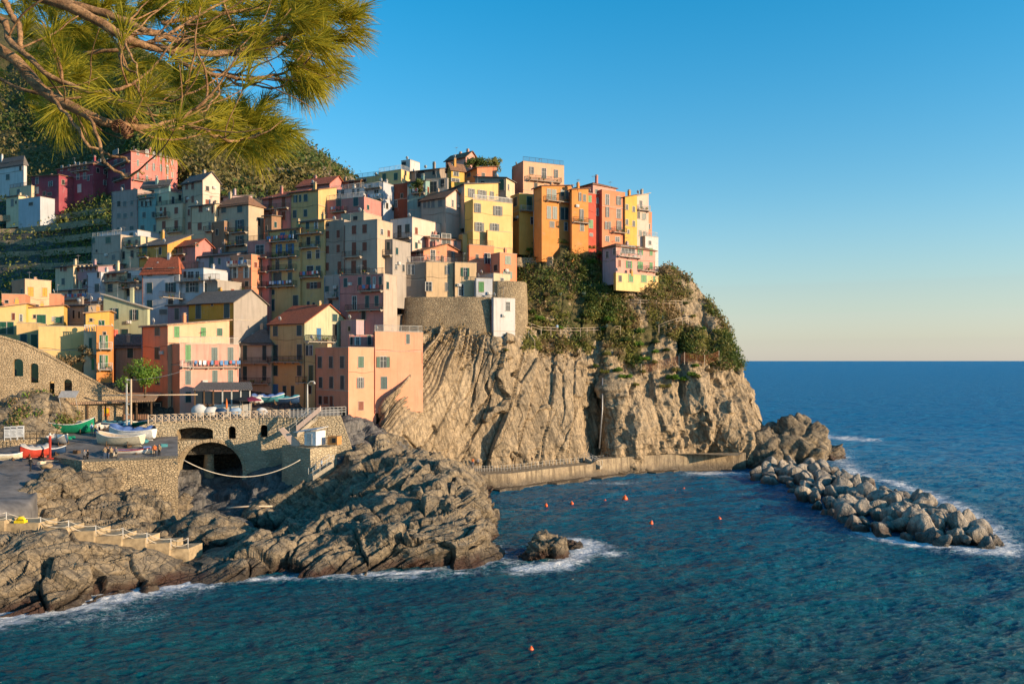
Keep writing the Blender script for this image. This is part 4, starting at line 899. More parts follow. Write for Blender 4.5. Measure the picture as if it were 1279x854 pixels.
# balcony blocks, centre
B('C', -5, 102, None, 470, 775, 155.5, 26, 'pink', ('flat', .25), 'narrow rose red block with three tiers of balconies', '57 512 40 44 wn;57 588 22 56 tc;57 665 22 56 tc;12 588 12 40 kc;12 665 12 40 kc;57 735 20 30 kc', ((0, 98, 552), (0, 98, 622), (0, 98, 695)), rails=('L', 'iron'))
B('C', 98, 252, None, 408, 815, 153, 26, 'straw', ('sL', 1., 'tile_brown'), 'tall straw yellow block with blue balcony sheets', '168 452 24 44 uc;208 445 12 50 tc;230 443 18 50 tc;150 508 30 46 uo;203 508 40 50 uo;142 583 18 54 tc;203 583 18 54 tc;142 650 40 56 tc;203 650 20 56 tc;122 717 14 26 tc;230 762 24 58 tc;122 780 14 58 tc', ((102, 245, 472), (102, 200, 552), (160, 245, 546), (110, 235, 612), (105, 235, 690)))
B('C', 250, 370, None, 368, 805, 151, 26, 'straw', ('sL', .8, 'slate'), 'slim yellow block with shaded balconies next to the beige blocks', '288 396 16 34 tc;330 394 20 36 wo;293 470 18 38 kc;337 465 20 40 tc;296 538 20 36 kn;338 534 18 40 kn;300 612 34 44 kn;340 612 24 44 tc;318 685 80 30 bo;292 773 12 22 tc;318 775 12 14 kc;345 778 12 16 kc', ((250, 365, 434, 1.1), (262, 350, 502), (265, 360, 645, 1.1)))
B('C', 368, 465, None, 378, 660, 149.5, 26, 'taupe', ('flat', .35), 'greyish cream block with six brown shutters', '385 440 20 38 bc;437 436 18 38 bc;384 512 18 38 bc;437 507 18 38 bc;383 595 20 42 bc;443 600 20 62 bc;386 392 14 18 kc')
B('C', 464, 626, 700, 375, 660, 145.5, 26, 'beige', ('flat', .35), 'tall beige block with reddish brown shutters', '514 416 22 42 bc;565 411 22 42 bc;514 508 22 64 bc;565 497 22 42 bc;512 597 24 62 bc;565 592 22 60 bc', ((470, 555, 548), (455, 590, 630)), col2='sand')
B('C', 450, 560, None, 340, 400, 156, 26, 'sand', ('flat', .4), 'low sand coloured terrace storey on top of the beige block', '430 380 20 16 kc;520 360 20 20 kc')
B('C', 625, 700, None, 470, 660, 147, 26, 'grey', ('flat', .3), 'shadowed grey house in the gap beside the tall beige block', '650 495 26 40 kc;680 495 16 40 tc', ((630, 700, 540), ))
B('C', 368, 444, None, 640, 815, 147.5, 26, 'grey', ('flat', .2), 'grey stone house under the greyish cream block', '383 706 20 36 tc;425 712 18 52 tc;400 770 20 30 kc', ((390, 440, 745, 1, 'white'),))
B('C', 440, 656, 722, 636, 880, 141, 26, 'pink', ('flat', .25), 'deep pink house with tall dark shutters and terrace', '472 672 18 44 tc;542 668 18 46 tc;583 676 20 68 tc;612 664 14 42 wo;642 662 14 42 tc;515 770 20 66 wn;577 765 18 60 tc;623 760 18 50 tc;645 800 14 20 kc;560 830 20 40 kc', ((545, 655, 712), (485, 655, 805)), col2='beige', rails=('L', 'dark'))
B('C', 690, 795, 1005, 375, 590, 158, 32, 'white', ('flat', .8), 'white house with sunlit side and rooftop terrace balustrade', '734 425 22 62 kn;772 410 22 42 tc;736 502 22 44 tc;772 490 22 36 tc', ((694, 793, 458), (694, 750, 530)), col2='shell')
# centre right
B('D', 175, 298, 388, 258, 470, 165, 36, 'beige', ('gL', 2., 'tile_brown'), 'pale pink gabled house with three small windows in its sunlit gable', '196 294 14 30 ec;216 293 12 34 ec;236 290 16 36 ec;272 288 22 36 ec;331 288 9 32 tn;362 300 9 22 tn', col2='shell')
B('D', 388, 430, 622, 272, 450, 161, 62, 'yellow', ('flat', .15), 'bright yellow house with double windows and a long terrace', '452 310 34 44 eo;550 324 46 46 eo;460 402 46 44 eo;534 406 46 40 eo', (), col2='butter', rails=('R', 'baluster'))
B('D', 312, 388, 552, 195, 290, 167, 57, 'beige', ('sL', 1.2, 'slate'), 'upper yellow storey set back behind the long terrace', '422 238 34 42 eo;474 244 44 40 eo;521 248 20 34 eo', col2='butter')
B('D', 305, 325, 388, 120, 200, 175, 62, 'ochre', ('gR', 1.4, 'tile_brown'), 'small golden gabled house below the ridge', '348 140 24 30 wn;345 175 40 16 wn', col2='yellow')
B('D', 297, 395, 452, 62, 140, 186, 40, 'rose', ('gL', 1.6, 'tile_brown'), 'pink house on the very top of the ridge with two chimneys', '404 78 8 26 kc;421 88 8 22 kc;436 92 7 20 kc', chim=2)
B('D', 380, 450, 545, 115, 190, 178, 60, 'orange', ('sL', .8, 'tile_brown'), 'low orange brown terrace house right of the golden gable', '410 150 16 20 kc;480 150 16 20 kc', col2='salmon')
B('D', 440, 590, 632, 165, 290, 171, 22, 'taupe', ('sR', .8, 'slate'), 'grey cream house with a green window under a sloping roof', '569 198 24 52 gc;477 188 20 18 kc', col2='cream', trim=False)
B('E', 76, 130, 328, 90, 240, 177, 66, 'salmon', ('flat', .3), 'peach cube house with an antenna covered flat roof', '171 128 22 36 eo;231 142 22 50 tn;289 144 20 38 eo;191 200 16 22 kc;240 205 14 16 kc', ((152, 308, 182), ), col2='peach', rails=('R', 'iron'))
B('E', 68, 110, 218, 250, 420, 168, 62, 'ochre', ('flat', .5), 'vivid yellow house with a tall green door onto its balcony', '92 280 18 44 kc;160 290 24 70 gc;178 372 24 34 wn;92 364 20 16 kc', ((112, 212, 326, .9, 'white'),), col2='yellow')
B('E', 180, 220, 365, 205, 450, 163, 60, 'orange', ('sL', .9, 'tile_brown'), 'vivid orange house with green open shutters', '255 243 20 50 tc;280 246 20 50 tc;320 245 16 46 tc;342 247 14 40 ec;255 332 20 60 tc;283 334 20 60 tc;320 337 18 58 tc;340 338 16 58 tc;270 390 22 28 ec;337 400 16 40 wn', ((240, 362, 280, .9), ), col2='orange')
B('E', 355, 366, 446, 222, 460, 164, 62, 'orange', ('sL', .6, 'tile_brown'), 'orange house with grey shutters joined to the red house', '405 256 14 40 eo;427 262 14 34 ec;413 345 20 56 eo;415 405 18 32 wn', ((365, 443, 382, .9), ), col2='orange')
B('E', 436, 442, 500, 245, 470, 167, 62, 'red', ('flat', .3), 'narrow red house between the orange and salmon houses', '451 266 20 32 lc;458 388 20 40 lc;490 275 10 26 wn;490 330 10 34 wn;460 440 14 14 wn', col2='red')
B('E', 372, 468, 580, 190, 300, 176, 52, 'pink', ('hip', 1.2, 'tile_brown'), 'rose house with brown roof behind the salmon tower', '400 215 14 18 kc', col2='rose')
B('E', 486, 512, 624, 228, 480, 167.5, 60, 'red', ('flat', .3), 'salmon tower house with white window surrounds', '538 270 20 50 wn;593 275 24 42 eo;538 330 20 48 eo;593 338 20 46 wn;532 395 16 38 eo;549 395 12 38 ec;594 395 24 46 eo;538 460 18 26 wn;587 462 20 24 wn', ((560, 618, 430), ), col2='coral')
B('E', 614, 624, 682, 258, 480, 170, 60, 'ochre', ('sL', .8, 'tile_brown'), 'slim golden yellow house right of the salmon tower', '633 306 12 26 kn;666 316 12 26 kn;633 378 12 26 kn;666 386 12 28 kn;640 425 10 18 kn', col2='yellow')
B('E', 672, 680, 738, 252, 480, 172, 60, 'grey', ('sL', .8, 'pale_trim'), 'pale grey blue house near the tip of the village', '701 292 12 34 kn;690 345 12 32 kc;713 352 12 32 tc;722 350 8 26 tc;698 432 12 26 tc;718 436 12 26 tc', ((682, 736, 322, .8, 'white'), ), col2='shell')
B('E', 722, 732, 754, 335, 485, 174, 60, 'orange', ('flat', .3), 'thin orange house, the last one before the sea', '742 400 8 24 kn;744 450 8 20 kn', col2='coral')
B('E', 700, 722, 785, 455, 500, 172, 56, 'cream', ('flat', .4), 'little white terrace block over the cliff edge', '745 478 12 18 kn', col2='old_white', rails=('R', 'white'))
B('E', 512, 580, 770, 490, 660, 161.3, 52, 'lilac', ('hip', .8, 'tile_brown'), 'pale pink house standing alone on the cliff under the tower houses', '538 536 14 30 wn;573 520 14 30 wn;622 512 32 36 tn;655 512 34 36 tn;697 520 26 34 lo;750 523 14 34 lc;597 578 14 34 bc;643 584 30 36 lo;697 588 26 34 lc;750 590 14 32 lc', ((585, 690, 548, .9, 'white'), (690, 768, 615, .8)), col2='rose', down=.8)
B('E', 568, 580, 785, 628, 672, 159.9, 54, 'ochre', ('flat', .2), 'ochre basement storey under the lone pink house', '600 652 14 30 kc;652 650 24 36 lc;715 652 26 36 lc;765 654 10 28 lc', col2='butter', down=1.5)
# castle group
B('D', 55, 190, 412, 518, 640, 155, 40, 'pink', ('gL', 2., 'tile_brown'), 'coral pink house with a white balustrade behind the old castle walls', '82 555 12 46 wn;82 625 12 46 wn;120 528 12 26 kc;165 526 14 26 wn;235 540 24 54 wn;332 546 18 50 eo;380 560 10 30 kc', ((195, 340, 572, .8, 'white'),), col2='salmon')
B('D', 150, 215, 372, 455, 530, 160, 60, 'pink', ('gR', .9, 'tile_brown'), 'pink gabled attic with wide glazed arched windows', '245 456 44 32 en;300 460 44 50 tn;345 480 10 20 tn', col2='rose')
B('D', 402, 412, 532, 495, 600, 158, 62, 'orange', ('flat', .3), 'sunlit orange house with a dark doorway behind the castle', '500 555 26 52 tn;450 545 14 20 kc', col2='coral', rails=('R', 'iron'))
B('D', 360, 380, 500, 440, 520, 163, 60, 'ochre', ('flat', .2), 'low curved ochre terrace wall house', '430 470 14 16 kc', col2='butter')
B('D', 494, 500, 622, 425, 560, 161, 62, 'ochre', ('flat', .25), 'blank golden block with a flat terrace', '', col2='butter')
B('D', 515, 560, 642, 535, 680, 155, 55, 'salmon', ('flat', .35), 'small orange house with two green shuttered windows', '599 563 28 40 gc;597 634 46 34 go;540 600 16 30 kc', col2='coral')
B('D', 96, 200, None, 578, 735, 150.4, 10, 'taupe', ('flat', .2), 'shaded grey bastion house left of the sunlit castle front', '120 608 14 50 wn;138 608 12 50 wn', (), rails=('L', 'white'), dep=6, down=.5)
B('D', 194, 204, 335, 576, 742, 149.6, 72, 'taupe', ('flat', .2), 'old grey castle front with three small windows', '305 610 20 40 eo;215 690 32 44 en;302 692 14 42 ec', col2='stucco', rails=('R', 'iron'), name='castle', cat='castle', down=.5)
B('D', 333, 343, 447, 580, 742, 150.2, 74, 'taupe', ('flat', .25), 'right half of the castle with a wide green window', '392 620 42 40 go;372 708 26 56 en', col2='stucco', rails=('R', 'iron'), down=.5)
B('D', 438, 446, 524, 655, 800, 149.2, 72, 'white', ('flat', .2), 'narrow white house beside the castle with one green shutter', '470 692 26 50 lc;463 766 14 16 kn', col2='bluewhite', rails=('R', 'iron'), down=4)
B('D', 446, 530, 610, 628, 700, 151.5, 50, 'white', ('flat', .1), 'pale terrace with a slatted shade roof beside the narrow white house', '570 660 16 24 kn', col2='cream')
B('D', 518, 530, 634, 748, 962, 147.8, 62, 'bluewhite', ('flat', .15), 'plain tall white cabin building perched on the cliff edge', '599 786 22 42 en;580 925 12 12 kn', col2='white', down=1.)
# harbour front, left
B('F', 68, 148, 303, 112, 260, 150, 38, 'salmon', ('flat', .75), 'salmon house with orange shutters and a crenellated roof terrace', '130 163 12 30 kc;182 163 34 58 yc;265 166 30 54 yc', col2='peach')
B('F', 5, 10, 150, 190, 260, 135, 66, 'coral', ('flat', .4), 'long low salmon terrace wall house at the left', '95 215 16 14 kc;40 222 20 12 kc', col2='salmon')
B('F', 278, 292, 360, 185, 260, 143, 66, 'salmon', ('flat', .3), 'small salmon rooftop box', '', col2='salmon')
B('F', 142, 150, 378, 262, 400, 133, 66, 'yellow', ('sL', .6, 'tile_brown'), 'butter yellow house with a green louvred door on the terrace', '245 326 54 52 gc;345 330 46 34 gc;318 325 16 26 wn;205 310 14 20 kc', col2='butter')
B('F', -60, -50, 155, 262, 440, 130, 70, 'yellow', ('sL', .8, 'tile_pale'), 'yellow house at the left edge with big green garage shutters', '18 378 40 72 gc;62 378 40 72 gc;125 318 16 40 wn;80 310 16 40 bc', col2='butter')
B('F', 90, 98, 232, 355, 560, 127, 70, 'straw', ('flat', .2), 'straw coloured lower house with a pillar porch and green shutters', '140 448 38 66 tc;203 455 40 78 gc', col2='straw')
B('F', 222, 228, 497, 388, 620, 121.8, 70, 'ochre', ('flat', .55), 'broad ochre house with a blank sunlit wall', '', col2='butter', chim=0)
B('F', 374, 500, None, 245, 400, 142, 8, 'taupe', ('sL', .6, 'slate'), 'shaded taupe house between the yellow and orange houses', '396 302 16 50 kc;437 296 14 50 kc;470 300 14 40 kc')
B('F', 502, 508, 648, 292, 420, 130, 70, 'ochre', ('sL', .4, 'tile_pale'), 'golden yellow upper house with one green shutter', '603 348 32 30 gc;540 330 16 20 kc', col2='yellow')
B('F', 490, 496, 576, 405, 720, 121, 70, 'cream', ('flat', .1), 'narrow cream house with two slim green shutters', '536 474 16 74 gc;551 592 20 68 lc', col2='cream', rails=('R', 'baluster'))
B('F', 566, 572, 662, 372, 720, 119.8, 66, 'orange', ('flat', .2), 'narrow bright orange house with stacked balconies', '600 464 14 86 gc;614 464 14 86 wn;630 464 14 86 lc;600 578 14 80 gc;614 578 14 80 wn;630 580 14 80 lc;620 410 20 16 kc', ((590, 668, 500, 1., 'white'), (585, 668, 622, 1., 'white')), col2='orange')
B('G', -10, 110, 130, 300, 640, 133, 12, 'red', ('flat', .2), 'dim red house in the alley behind the bright orange house', '60 400 14 60 tc;90 480 16 60 tc', dep=5)
B('G', 112, 288, 300, 382, 700, 130, 4, 'taupe', ('sL', 1., 'slate'), 'grey green house with dark slate roof behind the garden bush', '203 428 36 66 tc;210 570 20 40 kc;200 640 30 60 kc')
# harbour front, middle
B('G', 272, 425, 790, 268, 790, 124, 36, 'coral', ('sL', 1.2, 'tile_pale'), 'orange topped rear block of the big pink harbour house', '363 304 30 50 tc;363 432 30 70 tc;478 306 34 66 lc;635 306 30 50 lc;732 307 34 42 gc;365 578 26 80 tc', (), col2='peach')
B('G', 420, 496, 845, 382, 795, 121.5, 50, 'coral', ('flat', .12), 'big pink harbour house with green shutters and a roof terrace', '545 433 34 102 lc;702 450 36 102 tc;797 450 34 104 tc;545 576 32 82 tc;704 573 30 80 tc;797 570 30 80 tc;546 692 34 62 tc;440 580 14 40 tc;440 700 30 90 kc', ((500, 560, 512, .9, 'white'), (560, 842, 514, .9)), col2='rose', rails=('R', 'white'))
B('G', 840, 1040, None, 368, 780, 141, 14, 'sand', ('hip', 2.6, 'slate'), 'shaded sand coloured house with dark hipped roof and two balconies', '883 430 26 86 tc;998 430 26 86 tc;883 550 24 80 tc;998 550 24 86 tc;880 680 40 70 kc', ((848, 1034, 490), (848, 1034, 610)))
B('H', 125, 334, 612, 205, 720, 137, 34, 'straw', ('gL', 3.4, 'tile_red'), 'large pale green gabled house with a red tiled roof', '162 253 28 62 tc;303 250 28 62 tc;163 382 28 94 tc;304 377 28 88 tc;163 488 26 62 tc;304 488 26 62 tc;163 612 30 86 ur;216 610 22 66 tc;264 610 20 66 tc;513 175 30 44 tc;418 276 26 78 uc;512 258 26 90 kc', ((126, 325, 436), (278, 400, 556), (338, 500, 312)), col2='mint')
B('H', 330, 470, 520, 318, 640, 134, 30, 'straw', ('flat', .2), 'cream lower wing with white framed window beside the gable', '350 368 16 58 tc;372 368 20 58 wn;372 505 26 98 gc;420 500 14 60 kc;365 600 20 50 kc', ((338, 500, 316, .8), ), col2='cream', dep=5)
B('H', 548, 640, 720, 195, 300, 141, 34, 'mauve', ('flat', .2), 'lilac grey terrace house right of the pale green gable', '600 240 14 26 kc', col2='lilac')
B('H', 690, 780, 920, 172, 260, 146, 34, 'taupe', ('sL', .7, 'slate'), 'low taupe outbuilding with dark slab roof under the bastion', '735 205 16 20 kc')
B('H', 592, 600, 760, 285, 400, 133.5, 64, 'pink', ('flat', .25), 'set back dusky pink storey on the coral house terrace', '648 312 38 50 wo;718 308 20 56 tc;612 312 16 50 kc', col2='pink')
B('H', 744, 752, 1035, 262, 560, 131.5, 60, 'coral', ('flat', .15), 'upper coral wing with glass sided roof terrace', '800 437 82 66 go;947 300 22 56 tc;805 560 38 70 tc', col2='facade', rails=('R', 'white'))
B('H', 398, 594, 758, 385, 760, 128, 44, 'salmon', ('flat', .95), 'coral harbour house with a glowing sunlit front', '425 438 24 68 tc;491 438 24 68 tc;557 438 24 68 tc;430 558 20 64 tc;493 558 22 70 tc;558 558 22 80 tc;428 662 20 50 kc;462 662 26 46 bc;494 668 18 60 bc;668 437 36 66 gc;665 560 44 64 eo;668 696 32 50 bc', (), col2='facade')
# ================================================================ walls, bridge, quay
def frame_obj(px, py, Y, a, name, label, cat):
    """empty at an image point with local x to the right along the face, y away from the viewer"""
    c = W(px, py, Y); e = empty(name, c, -R(a), label, cat)
    T = R(a)
    def on(x, y):
        k = (x-CX)/F; s = (k*Y-c.x)/(math.cos(T)+k*math.sin(T)); Yp = Y-s*math.sin(T)
        return s, CAMZ+(HY-y)*Yp/F-c.z
    return e, on
def facade(mb, outline, holes, t, m=0, inner=1, back=True):
    """vertical plate in the local xz plane (y=0 front, y=t back) with holes"""
    bm = bmesh.new(); loops = []
    for pl in [outline]+holes:
        vs = [bm.verts.new((x, 0, z)) for x, z in pl]; ed = [bm.edges.new((vs[i], vs[(i+1) % len(vs)])) for i in range(len(vs))]; loops.append(vs)
    bmesh.ops.triangle_fill(bm, edges=bm.edges[:], use_beauty=True)
    bm.verts.index_update(); V = [tuple(v.co) for v in bm.verts]; Fs = [tuple(v.index for v in f.verts) for f in bm.faces]
    idx = [[v.index for v in l] for l in loops]; bm.free(); n = len(V)
    mb.add(V+[(x, t, z) for x, y, z in V], Fs+([tuple(n+i for i in f) for f in Fs] if back else []), m)
    b = len(mb.v)-2*n
    for q, l in enumerate(idx):
        for i in range(len(l)):
            a, c = l[i], l[(i+1) % len(l)]; mb.f.append([b+a, b+c, b+n+c, b+n+a]); mb.m.append(inner if q else m); mb.sm.append(False)
def arch(x0, x1, z0, z1, zs, n=8):
    """arched opening: base z0, springing zs, crown z1"""
    cx_ = (x0+x1)/2; r = (x1-x0)/2
    return [(x0, z0), (x1, z0)]+[(cx_+r*math.cos(math.pi*i/n), zs+(z1-zs)*math.sin(math.pi*i/n)) for i in range(n+1)]

# bridge ---------------------------------------------------------
e, on = frame_obj(222, 600, 113, -12, 'bridge', 'old stone bridge and vaulted terrace over the ravine', 'bridge')
pt = lambda x, y: on(x, y)
mb = MB()
out = [pt(178, 545), pt(178, 529), pt(230, 524), pt(300, 522.5), pt(362, 521), pt(420, 519), pt(440, 560), pt(440, 625), pt(303, 640)]
x_l, z_b = pt(222, 650); 
out = [pt(150, 556), pt(168, 534), pt(185, 528), pt(230, 524.5), pt(300, 522.5), pt(362, 521), pt(425, 519), pt(445, 575), pt(445, 640), pt(303, 650), ]
x0_, _z = pt(222, 600); x1_, zs = pt(303, 588); zc = pt(262, 552)[1]; r_ = (x1_-x0_)/2; cxx = (x0_+x1_)/2
big = [(x1_, zs)]+[(cxx+r_*math.cos(math.pi*i/14), zs+(zc-zs)*math.sin(math.pi*i/14)) for i in range(1, 15)]
out = out+[(x1_, pt(303, 650)[1])]+big+[(x0_, pt(222, 655)[1]), pt(150, 655)]
o2 = []
for q in out:
    if not o2 or (abs(q[0]-o2[-1][0])+abs(q[1]-o2[-1][1])) > .02: o2.append(q)
def rec(xa, xb, ya, yb, bow=0):
    a = pt(xa, yb); b = pt(xb, yb); z1 = pt((xa+xb)/2, ya)[1]
    if not bow: return [(a[0], a[1]), (b[0], a[1]), (b[0], z1), (a[0], z1)]
    zs_ = z1-bow; return arch(a[0], b[0], a[1], z1, zs_)
hol = [rec(220.5, 266, 533.5, 550, .55), rec(285, 294.5, 532, 548, .5), rec(325.5, 334, 530.5, 546, .35)]
facade(mb, o2, hol, 3.2); fo = mb.build('facade', [M['pale_stone'], M['stone_wall']], e)
mb = MB(); W_ = pt(178, 526)[0]; E_ = pt(425, 519)[0]
mb.add([(W_, 3.2, pt(200, 526)[1]), (E_, 3.2, pt(425, 519)[1]-.0), (E_, 12, pt(425, 519)[1]+.3), (W_, 12, pt(200, 526)[1]+.3), (W_, -.0, pt(200, 526)[1]-.02), (E_, 0, pt(425, 519)[1]-.02)], [(0, 1, 2, 3), (4, 5, 1, 0)]); mb.build('deck', M['concrete'], e)
mb = MB()   # arch ring
for i in range(14):
    q0, q1 = math.pi*i/14, math.pi*(i+1)/14
    p = lambda q, k: (cxx+(r_+k)*math.cos(q), -.05, zs+(zc-zs+k)*math.sin(q))
    mb.prism([p(q0+.01, .01), p(q1-.01, .01), p(q1-.01, .5), p(q0+.01, .5)], (0, .08, 0))
mb.build('arch_ring', M['warm_stone'], e)
mb = MB(); z0 = pt(240, 540)[1]-2.5
mb.box(pt(205, 540)[0], pt(425, 540)[0], 3.3, 3.6, z0-1, z0+4.2); mb.build('shade_backing', M['dark_stone'], e)  # dark backing; the darkness behind the openings is put into its colour
mb = MB(); mb.tube([(cxx-2+1.0, 4.2, zs-3), (cxx-2+1.3, 4.2, zc+.2)], [.9, .55], 8); mb.build('pier', M['pale_stone'], e)
mb = MB(); c_ = W(262, 600, 128); 
# fence on the deck
fe, onf = frame_obj(222, 524, 112.8, -12, 'fence', 'wooden criss cross fence along the bridge terrace', 'fence')
fx0, fx1 = onf(185, 527)[0], onf(362, 518)[0]; n = 21
zf = lambda x: onf(185, 528)[1]+(x-fx0)/(fx1-fx0)*(onf(362, 520.5)[1]-onf(185, 528)[1])
for i in range(n+1):
    x = fx0+(fx1-fx0)*i/n; mb = MB(); mb.box(-.06, .06, -.06, .06, -.1, 1.12); o = mb.build('post', M['wood_pale'], fe); o.location = (x, .1, zf(x))
    if i < n:
        x2 = fx0+(fx1-fx0)*(i+1)/n; mb = MB()
        for za, zb in ((.12, 1.0), (1.0, .12)): mb.tube([(x+.06, .1, zf(x)+za), (x2-.06, .1, zf(x2)+zb)], .042, 4)
        mb.tube([(x, .1, zf(x)+1.05), (x2, .1, zf(x2)+1.05)], .055, 4); mb.tube([(x, .1, zf(x)+.1), (x2, .1, zf(x2)+.1)], .045, 4); mb.build('cross_panel', M['wood_pale'], fe)
fe2, on2 = frame_obj(362, 520, 113.2, -6, 'iron_railing', 'thin white railing continuing the fence towards the stairs', 'railing')
mb = MB(); a0, a1 = on2(362, 520), on2(432, 517)
for i in range(15):
    x = a0[0]+(a1[0]-a0[0])*i/14; z = a0[1]+(a1[1]-a0[1])*i/14; mb.box(x-.03, x+.03, -.03, .03, z-.2, z+1.05)
for h in (.35, .7, 1.05): mb.tube([(a0[0], 0, a0[1]+h), (a1[0], 0, a1[1]+h)], .03, 4)
mb.build('rails', M['old_white'], fe2)
# ravine end wall + lit corner wall block on its right, hoist and boxes
def wallbox(x0, xc, x1, yt, yb, Y, a, mat, label, name='stone_wall', down=3, cat='wall', th=None, coping=None):
    c = W(xc, yb, Y); T = R(a); H = W(xc, yt, Y).z-c.z+down; c.z -= down
    k0, k1 = (x0-CX)/F, (x1-CX)/F; dn = math.cos(T)+k0*math.sin(T); wl = (c.x-k0*Y)/dn if dn > .1 and x0 < xc else (th or 3)
    wr = (k1*Y-c.x)/(math.sin(T)-k1*math.cos(T))
    e = empty(name, c, -T, label, cat); mb = MB(); nx, ny = max(2, int(wl/1.)), max(2, int(wr/1.)); nz = max(2, int(H/1.))
    mb.box(-wl, 0, 0, wr, 0, H); mb.build('masonry', M[mat], e)
    if coping:
        mb = MB(); mb.box(-wl-.1, .1, -.1, .6, H+.003, H+.2); mb.box(-.6, .1, .603, wr+.1, H+.003, H+.2); mb.build('coping', M[coping], e)
    return e, wl, wr, H
wallbox(61, 103, 222, 577, 640, 98, 68, 'stone_wall', 'long sunlit rubble stone wall above the foreground rocks')
wallbox(62, 102.4, 104, 575.5, 640, 97.6, 36, 'stone_wall', 'shaded return of the rubble wall facing the harbour ramp')
wallbox(352, 387.5, 421, 560, 600, 108, 40, 'pale_stone', 'square stone pier block at the end of the ravine beside the white hut', down=2)
wallbox(-80, -60, 22, 489, 520, 112, 66, 'stone_wall', 'blocky stone retaining wall at the far left under the arched ramp')
wallbox(-80, -70, 62, 552, 580, 104, 66, 'stone_wall', 'low stone wall behind the signs at the harbour ramp', down=1)
# arched ramp wall ----------------------------------------------
e, on = frame_obj(60, 520, 116, -20, 'arcade_wall', 'sloping sunlit stone ramp wall with arched niches', 'wall')
mb = MB(); pt = on
out = [pt(-60, 540), pt(160, 540), pt(160, 497), pt(138, 488), pt(100, 467), pt(60, 444), pt(30, 430), pt(0, 421), pt(-60, 405)]
def arp(xa, xb, ya, yb): a = pt(xa, yb); b = pt(xb, yb); z1 = pt((xa+xb)/2, ya)[1]; return arch(a[0], b[0], a[1], z1, z1-(b[0]-a[0])*.45)
facade(mb, out, [arp(15.5, 29, 448, 470), arp(37, 48, 453.5, 478), arp(61, 68, 476, 497), arp(79, 90, 473.5, 489)], 1.3)
mb.build('masonry', [M['warm_stone'], M['warm_stone']], e)
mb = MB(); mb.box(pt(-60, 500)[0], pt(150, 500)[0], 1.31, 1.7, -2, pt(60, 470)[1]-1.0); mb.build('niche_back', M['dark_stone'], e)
mb = MB(); pr = [pt(-60, 405), pt(0, 421), pt(30, 430), pt(60, 444), pt(100, 467), pt(138, 488), pt(160, 497)]
for a, b in zip(pr[:-1], pr[1:]): mb.prism([(a[0], -.12, a[1]), (b[0]-.01, -.12, b[1]), (b[0]-.01, -.12, b[1]+.3), (a[0], -.12, a[1]+.3)], (0, .6, 0))
mb.build('coping', M['warm_stone'], e)
LOW = [(-60, [(560, 108), (535, 110), (515, 113), (495, 116)]), (0, [(560, 108), (538, 109.5), (512, 113), (485, 116.5)]), (30, [(552, 109), (532, 110.5), (508, 113), (480, 117)]),
       (55, [(545, 111), (528, 112), (505, 114), (488, 117)]), (75, [(540, 113), (522, 114), (505, 116), (495, 118)]), (88, [(535, 115), (520, 116), (508, 117.5), (500, 119)])]
lo_, LP_, LN_, LA_ = relief('bank_rocks', LOW, 110, 80, lambda P, n: d_rock(P, n)*.4, M['shore_rock'], back=3, floor=5)
nl = np.where(LN_[:, 1:2] < 0, LN_, -LN_); m_ = (LP_[:, 1] < 119)*(LP_[:, 2] > 12)*sstep(-.1, .4, fbm(LP_*.35, 3, 4))
p_, n_ = pick(LP_, nl, m_, 700, 31); leaves('bank_weeds', p_, n_, .22, M['leaf_dry'], 6, .3, 32, .1); p_, n_ = pick(LP_, nl, m_, 350, 33); leaves('bank_weeds', p_, n_, .22, M['leaf_green'], 6, .25, 34, .1)

# castle bastion: battered stone wall, curved ------------------
def loft_wall(name, label, pts_top, ztop, zbot, batter, mat, cat='wall', n=40):
    P = catmull(np.array([[p.x, p.y] for p in pts_top]), n); V = []; Fc = []
    nz = 10
    d = np.gradient(P, axis=0); nn = np.stack([d[:, 1], -d[:, 0]], 1); nn /= np.linalg.norm(nn, axis=1)[:, None]
    for j in range(nz+1):
        f = j/nz; z = ztop+(zbot-ztop)*f; Q = P+nn*batter*f
        V += [(x, y, z) for x, y in Q]
    for j in range(nz):
        for i in range(n-1): a = j*n+i; Fc.append((a, a+1, a+n+1, a+n))
    tw = 4 if name != 'terrace_wall' else .5
    b = len(V); V += [(x-nn[i][0]*tw, y-nn[i][1]*tw, ztop) for i, (x, y) in enumerate(P)]
    for i in range(n-1): Fc.append((i, i+1, b+i+1, b+i))
    mb = MB(); mb.add(V, Fc); o = mb.build(name, M[mat]); tag(o, label, cat); return o
loft_wall('bastion_wall', 'curved battered stone bastion under the castle', [W(503, 372, 152), W(508, 372, 150.4), W(530, 372, 149.4), W(560, 372, 149.2), W(590, 372, 148.8), W(612, 372, 149.3), W(617, 372, 153)], W(560, 371, 149.5).z, W(560, 430, 149.5).z, .9, 'stone_wall')
loft_wall('retaining_wall', 'dry stone retaining wall under the small orange house', [W(612, 352, 151), W(622, 352, 150), W(640, 352, 150.3), W(655, 352, 152), W(658, 352, 156)], W(640, 351, 150.3).z, W(640, 428, 150.3).z, .5, 'stone_wall')
proj = np.stack([CP[:, 0]/CP[:, 1]*F+CX, HY-(CP[:, 2]-CAMZ)/CP[:, 1]*F], 1)
def surf(px, py, r=4):
    ix = np.where((np.abs(proj[:, 0]-px) < r)*(np.abs(proj[:, 1]-py) < r)*(CP[:, 1] < 182))[0]
    return float(CP[ix, 1].min()) if len(ix) else 165.
def cliff_wall(pts, h, label, mat):
    P = [W(x, y, surf(x, y)-.35) for x, y in pts]; Z = np.mean([p.z for p in P]); loft_wall('retaining_wall', label, [P[0]+Vector((0, 3, 0))]+P+[P[-1]+Vector((0, 3, 0))], Z, Z-h, .25, mat)
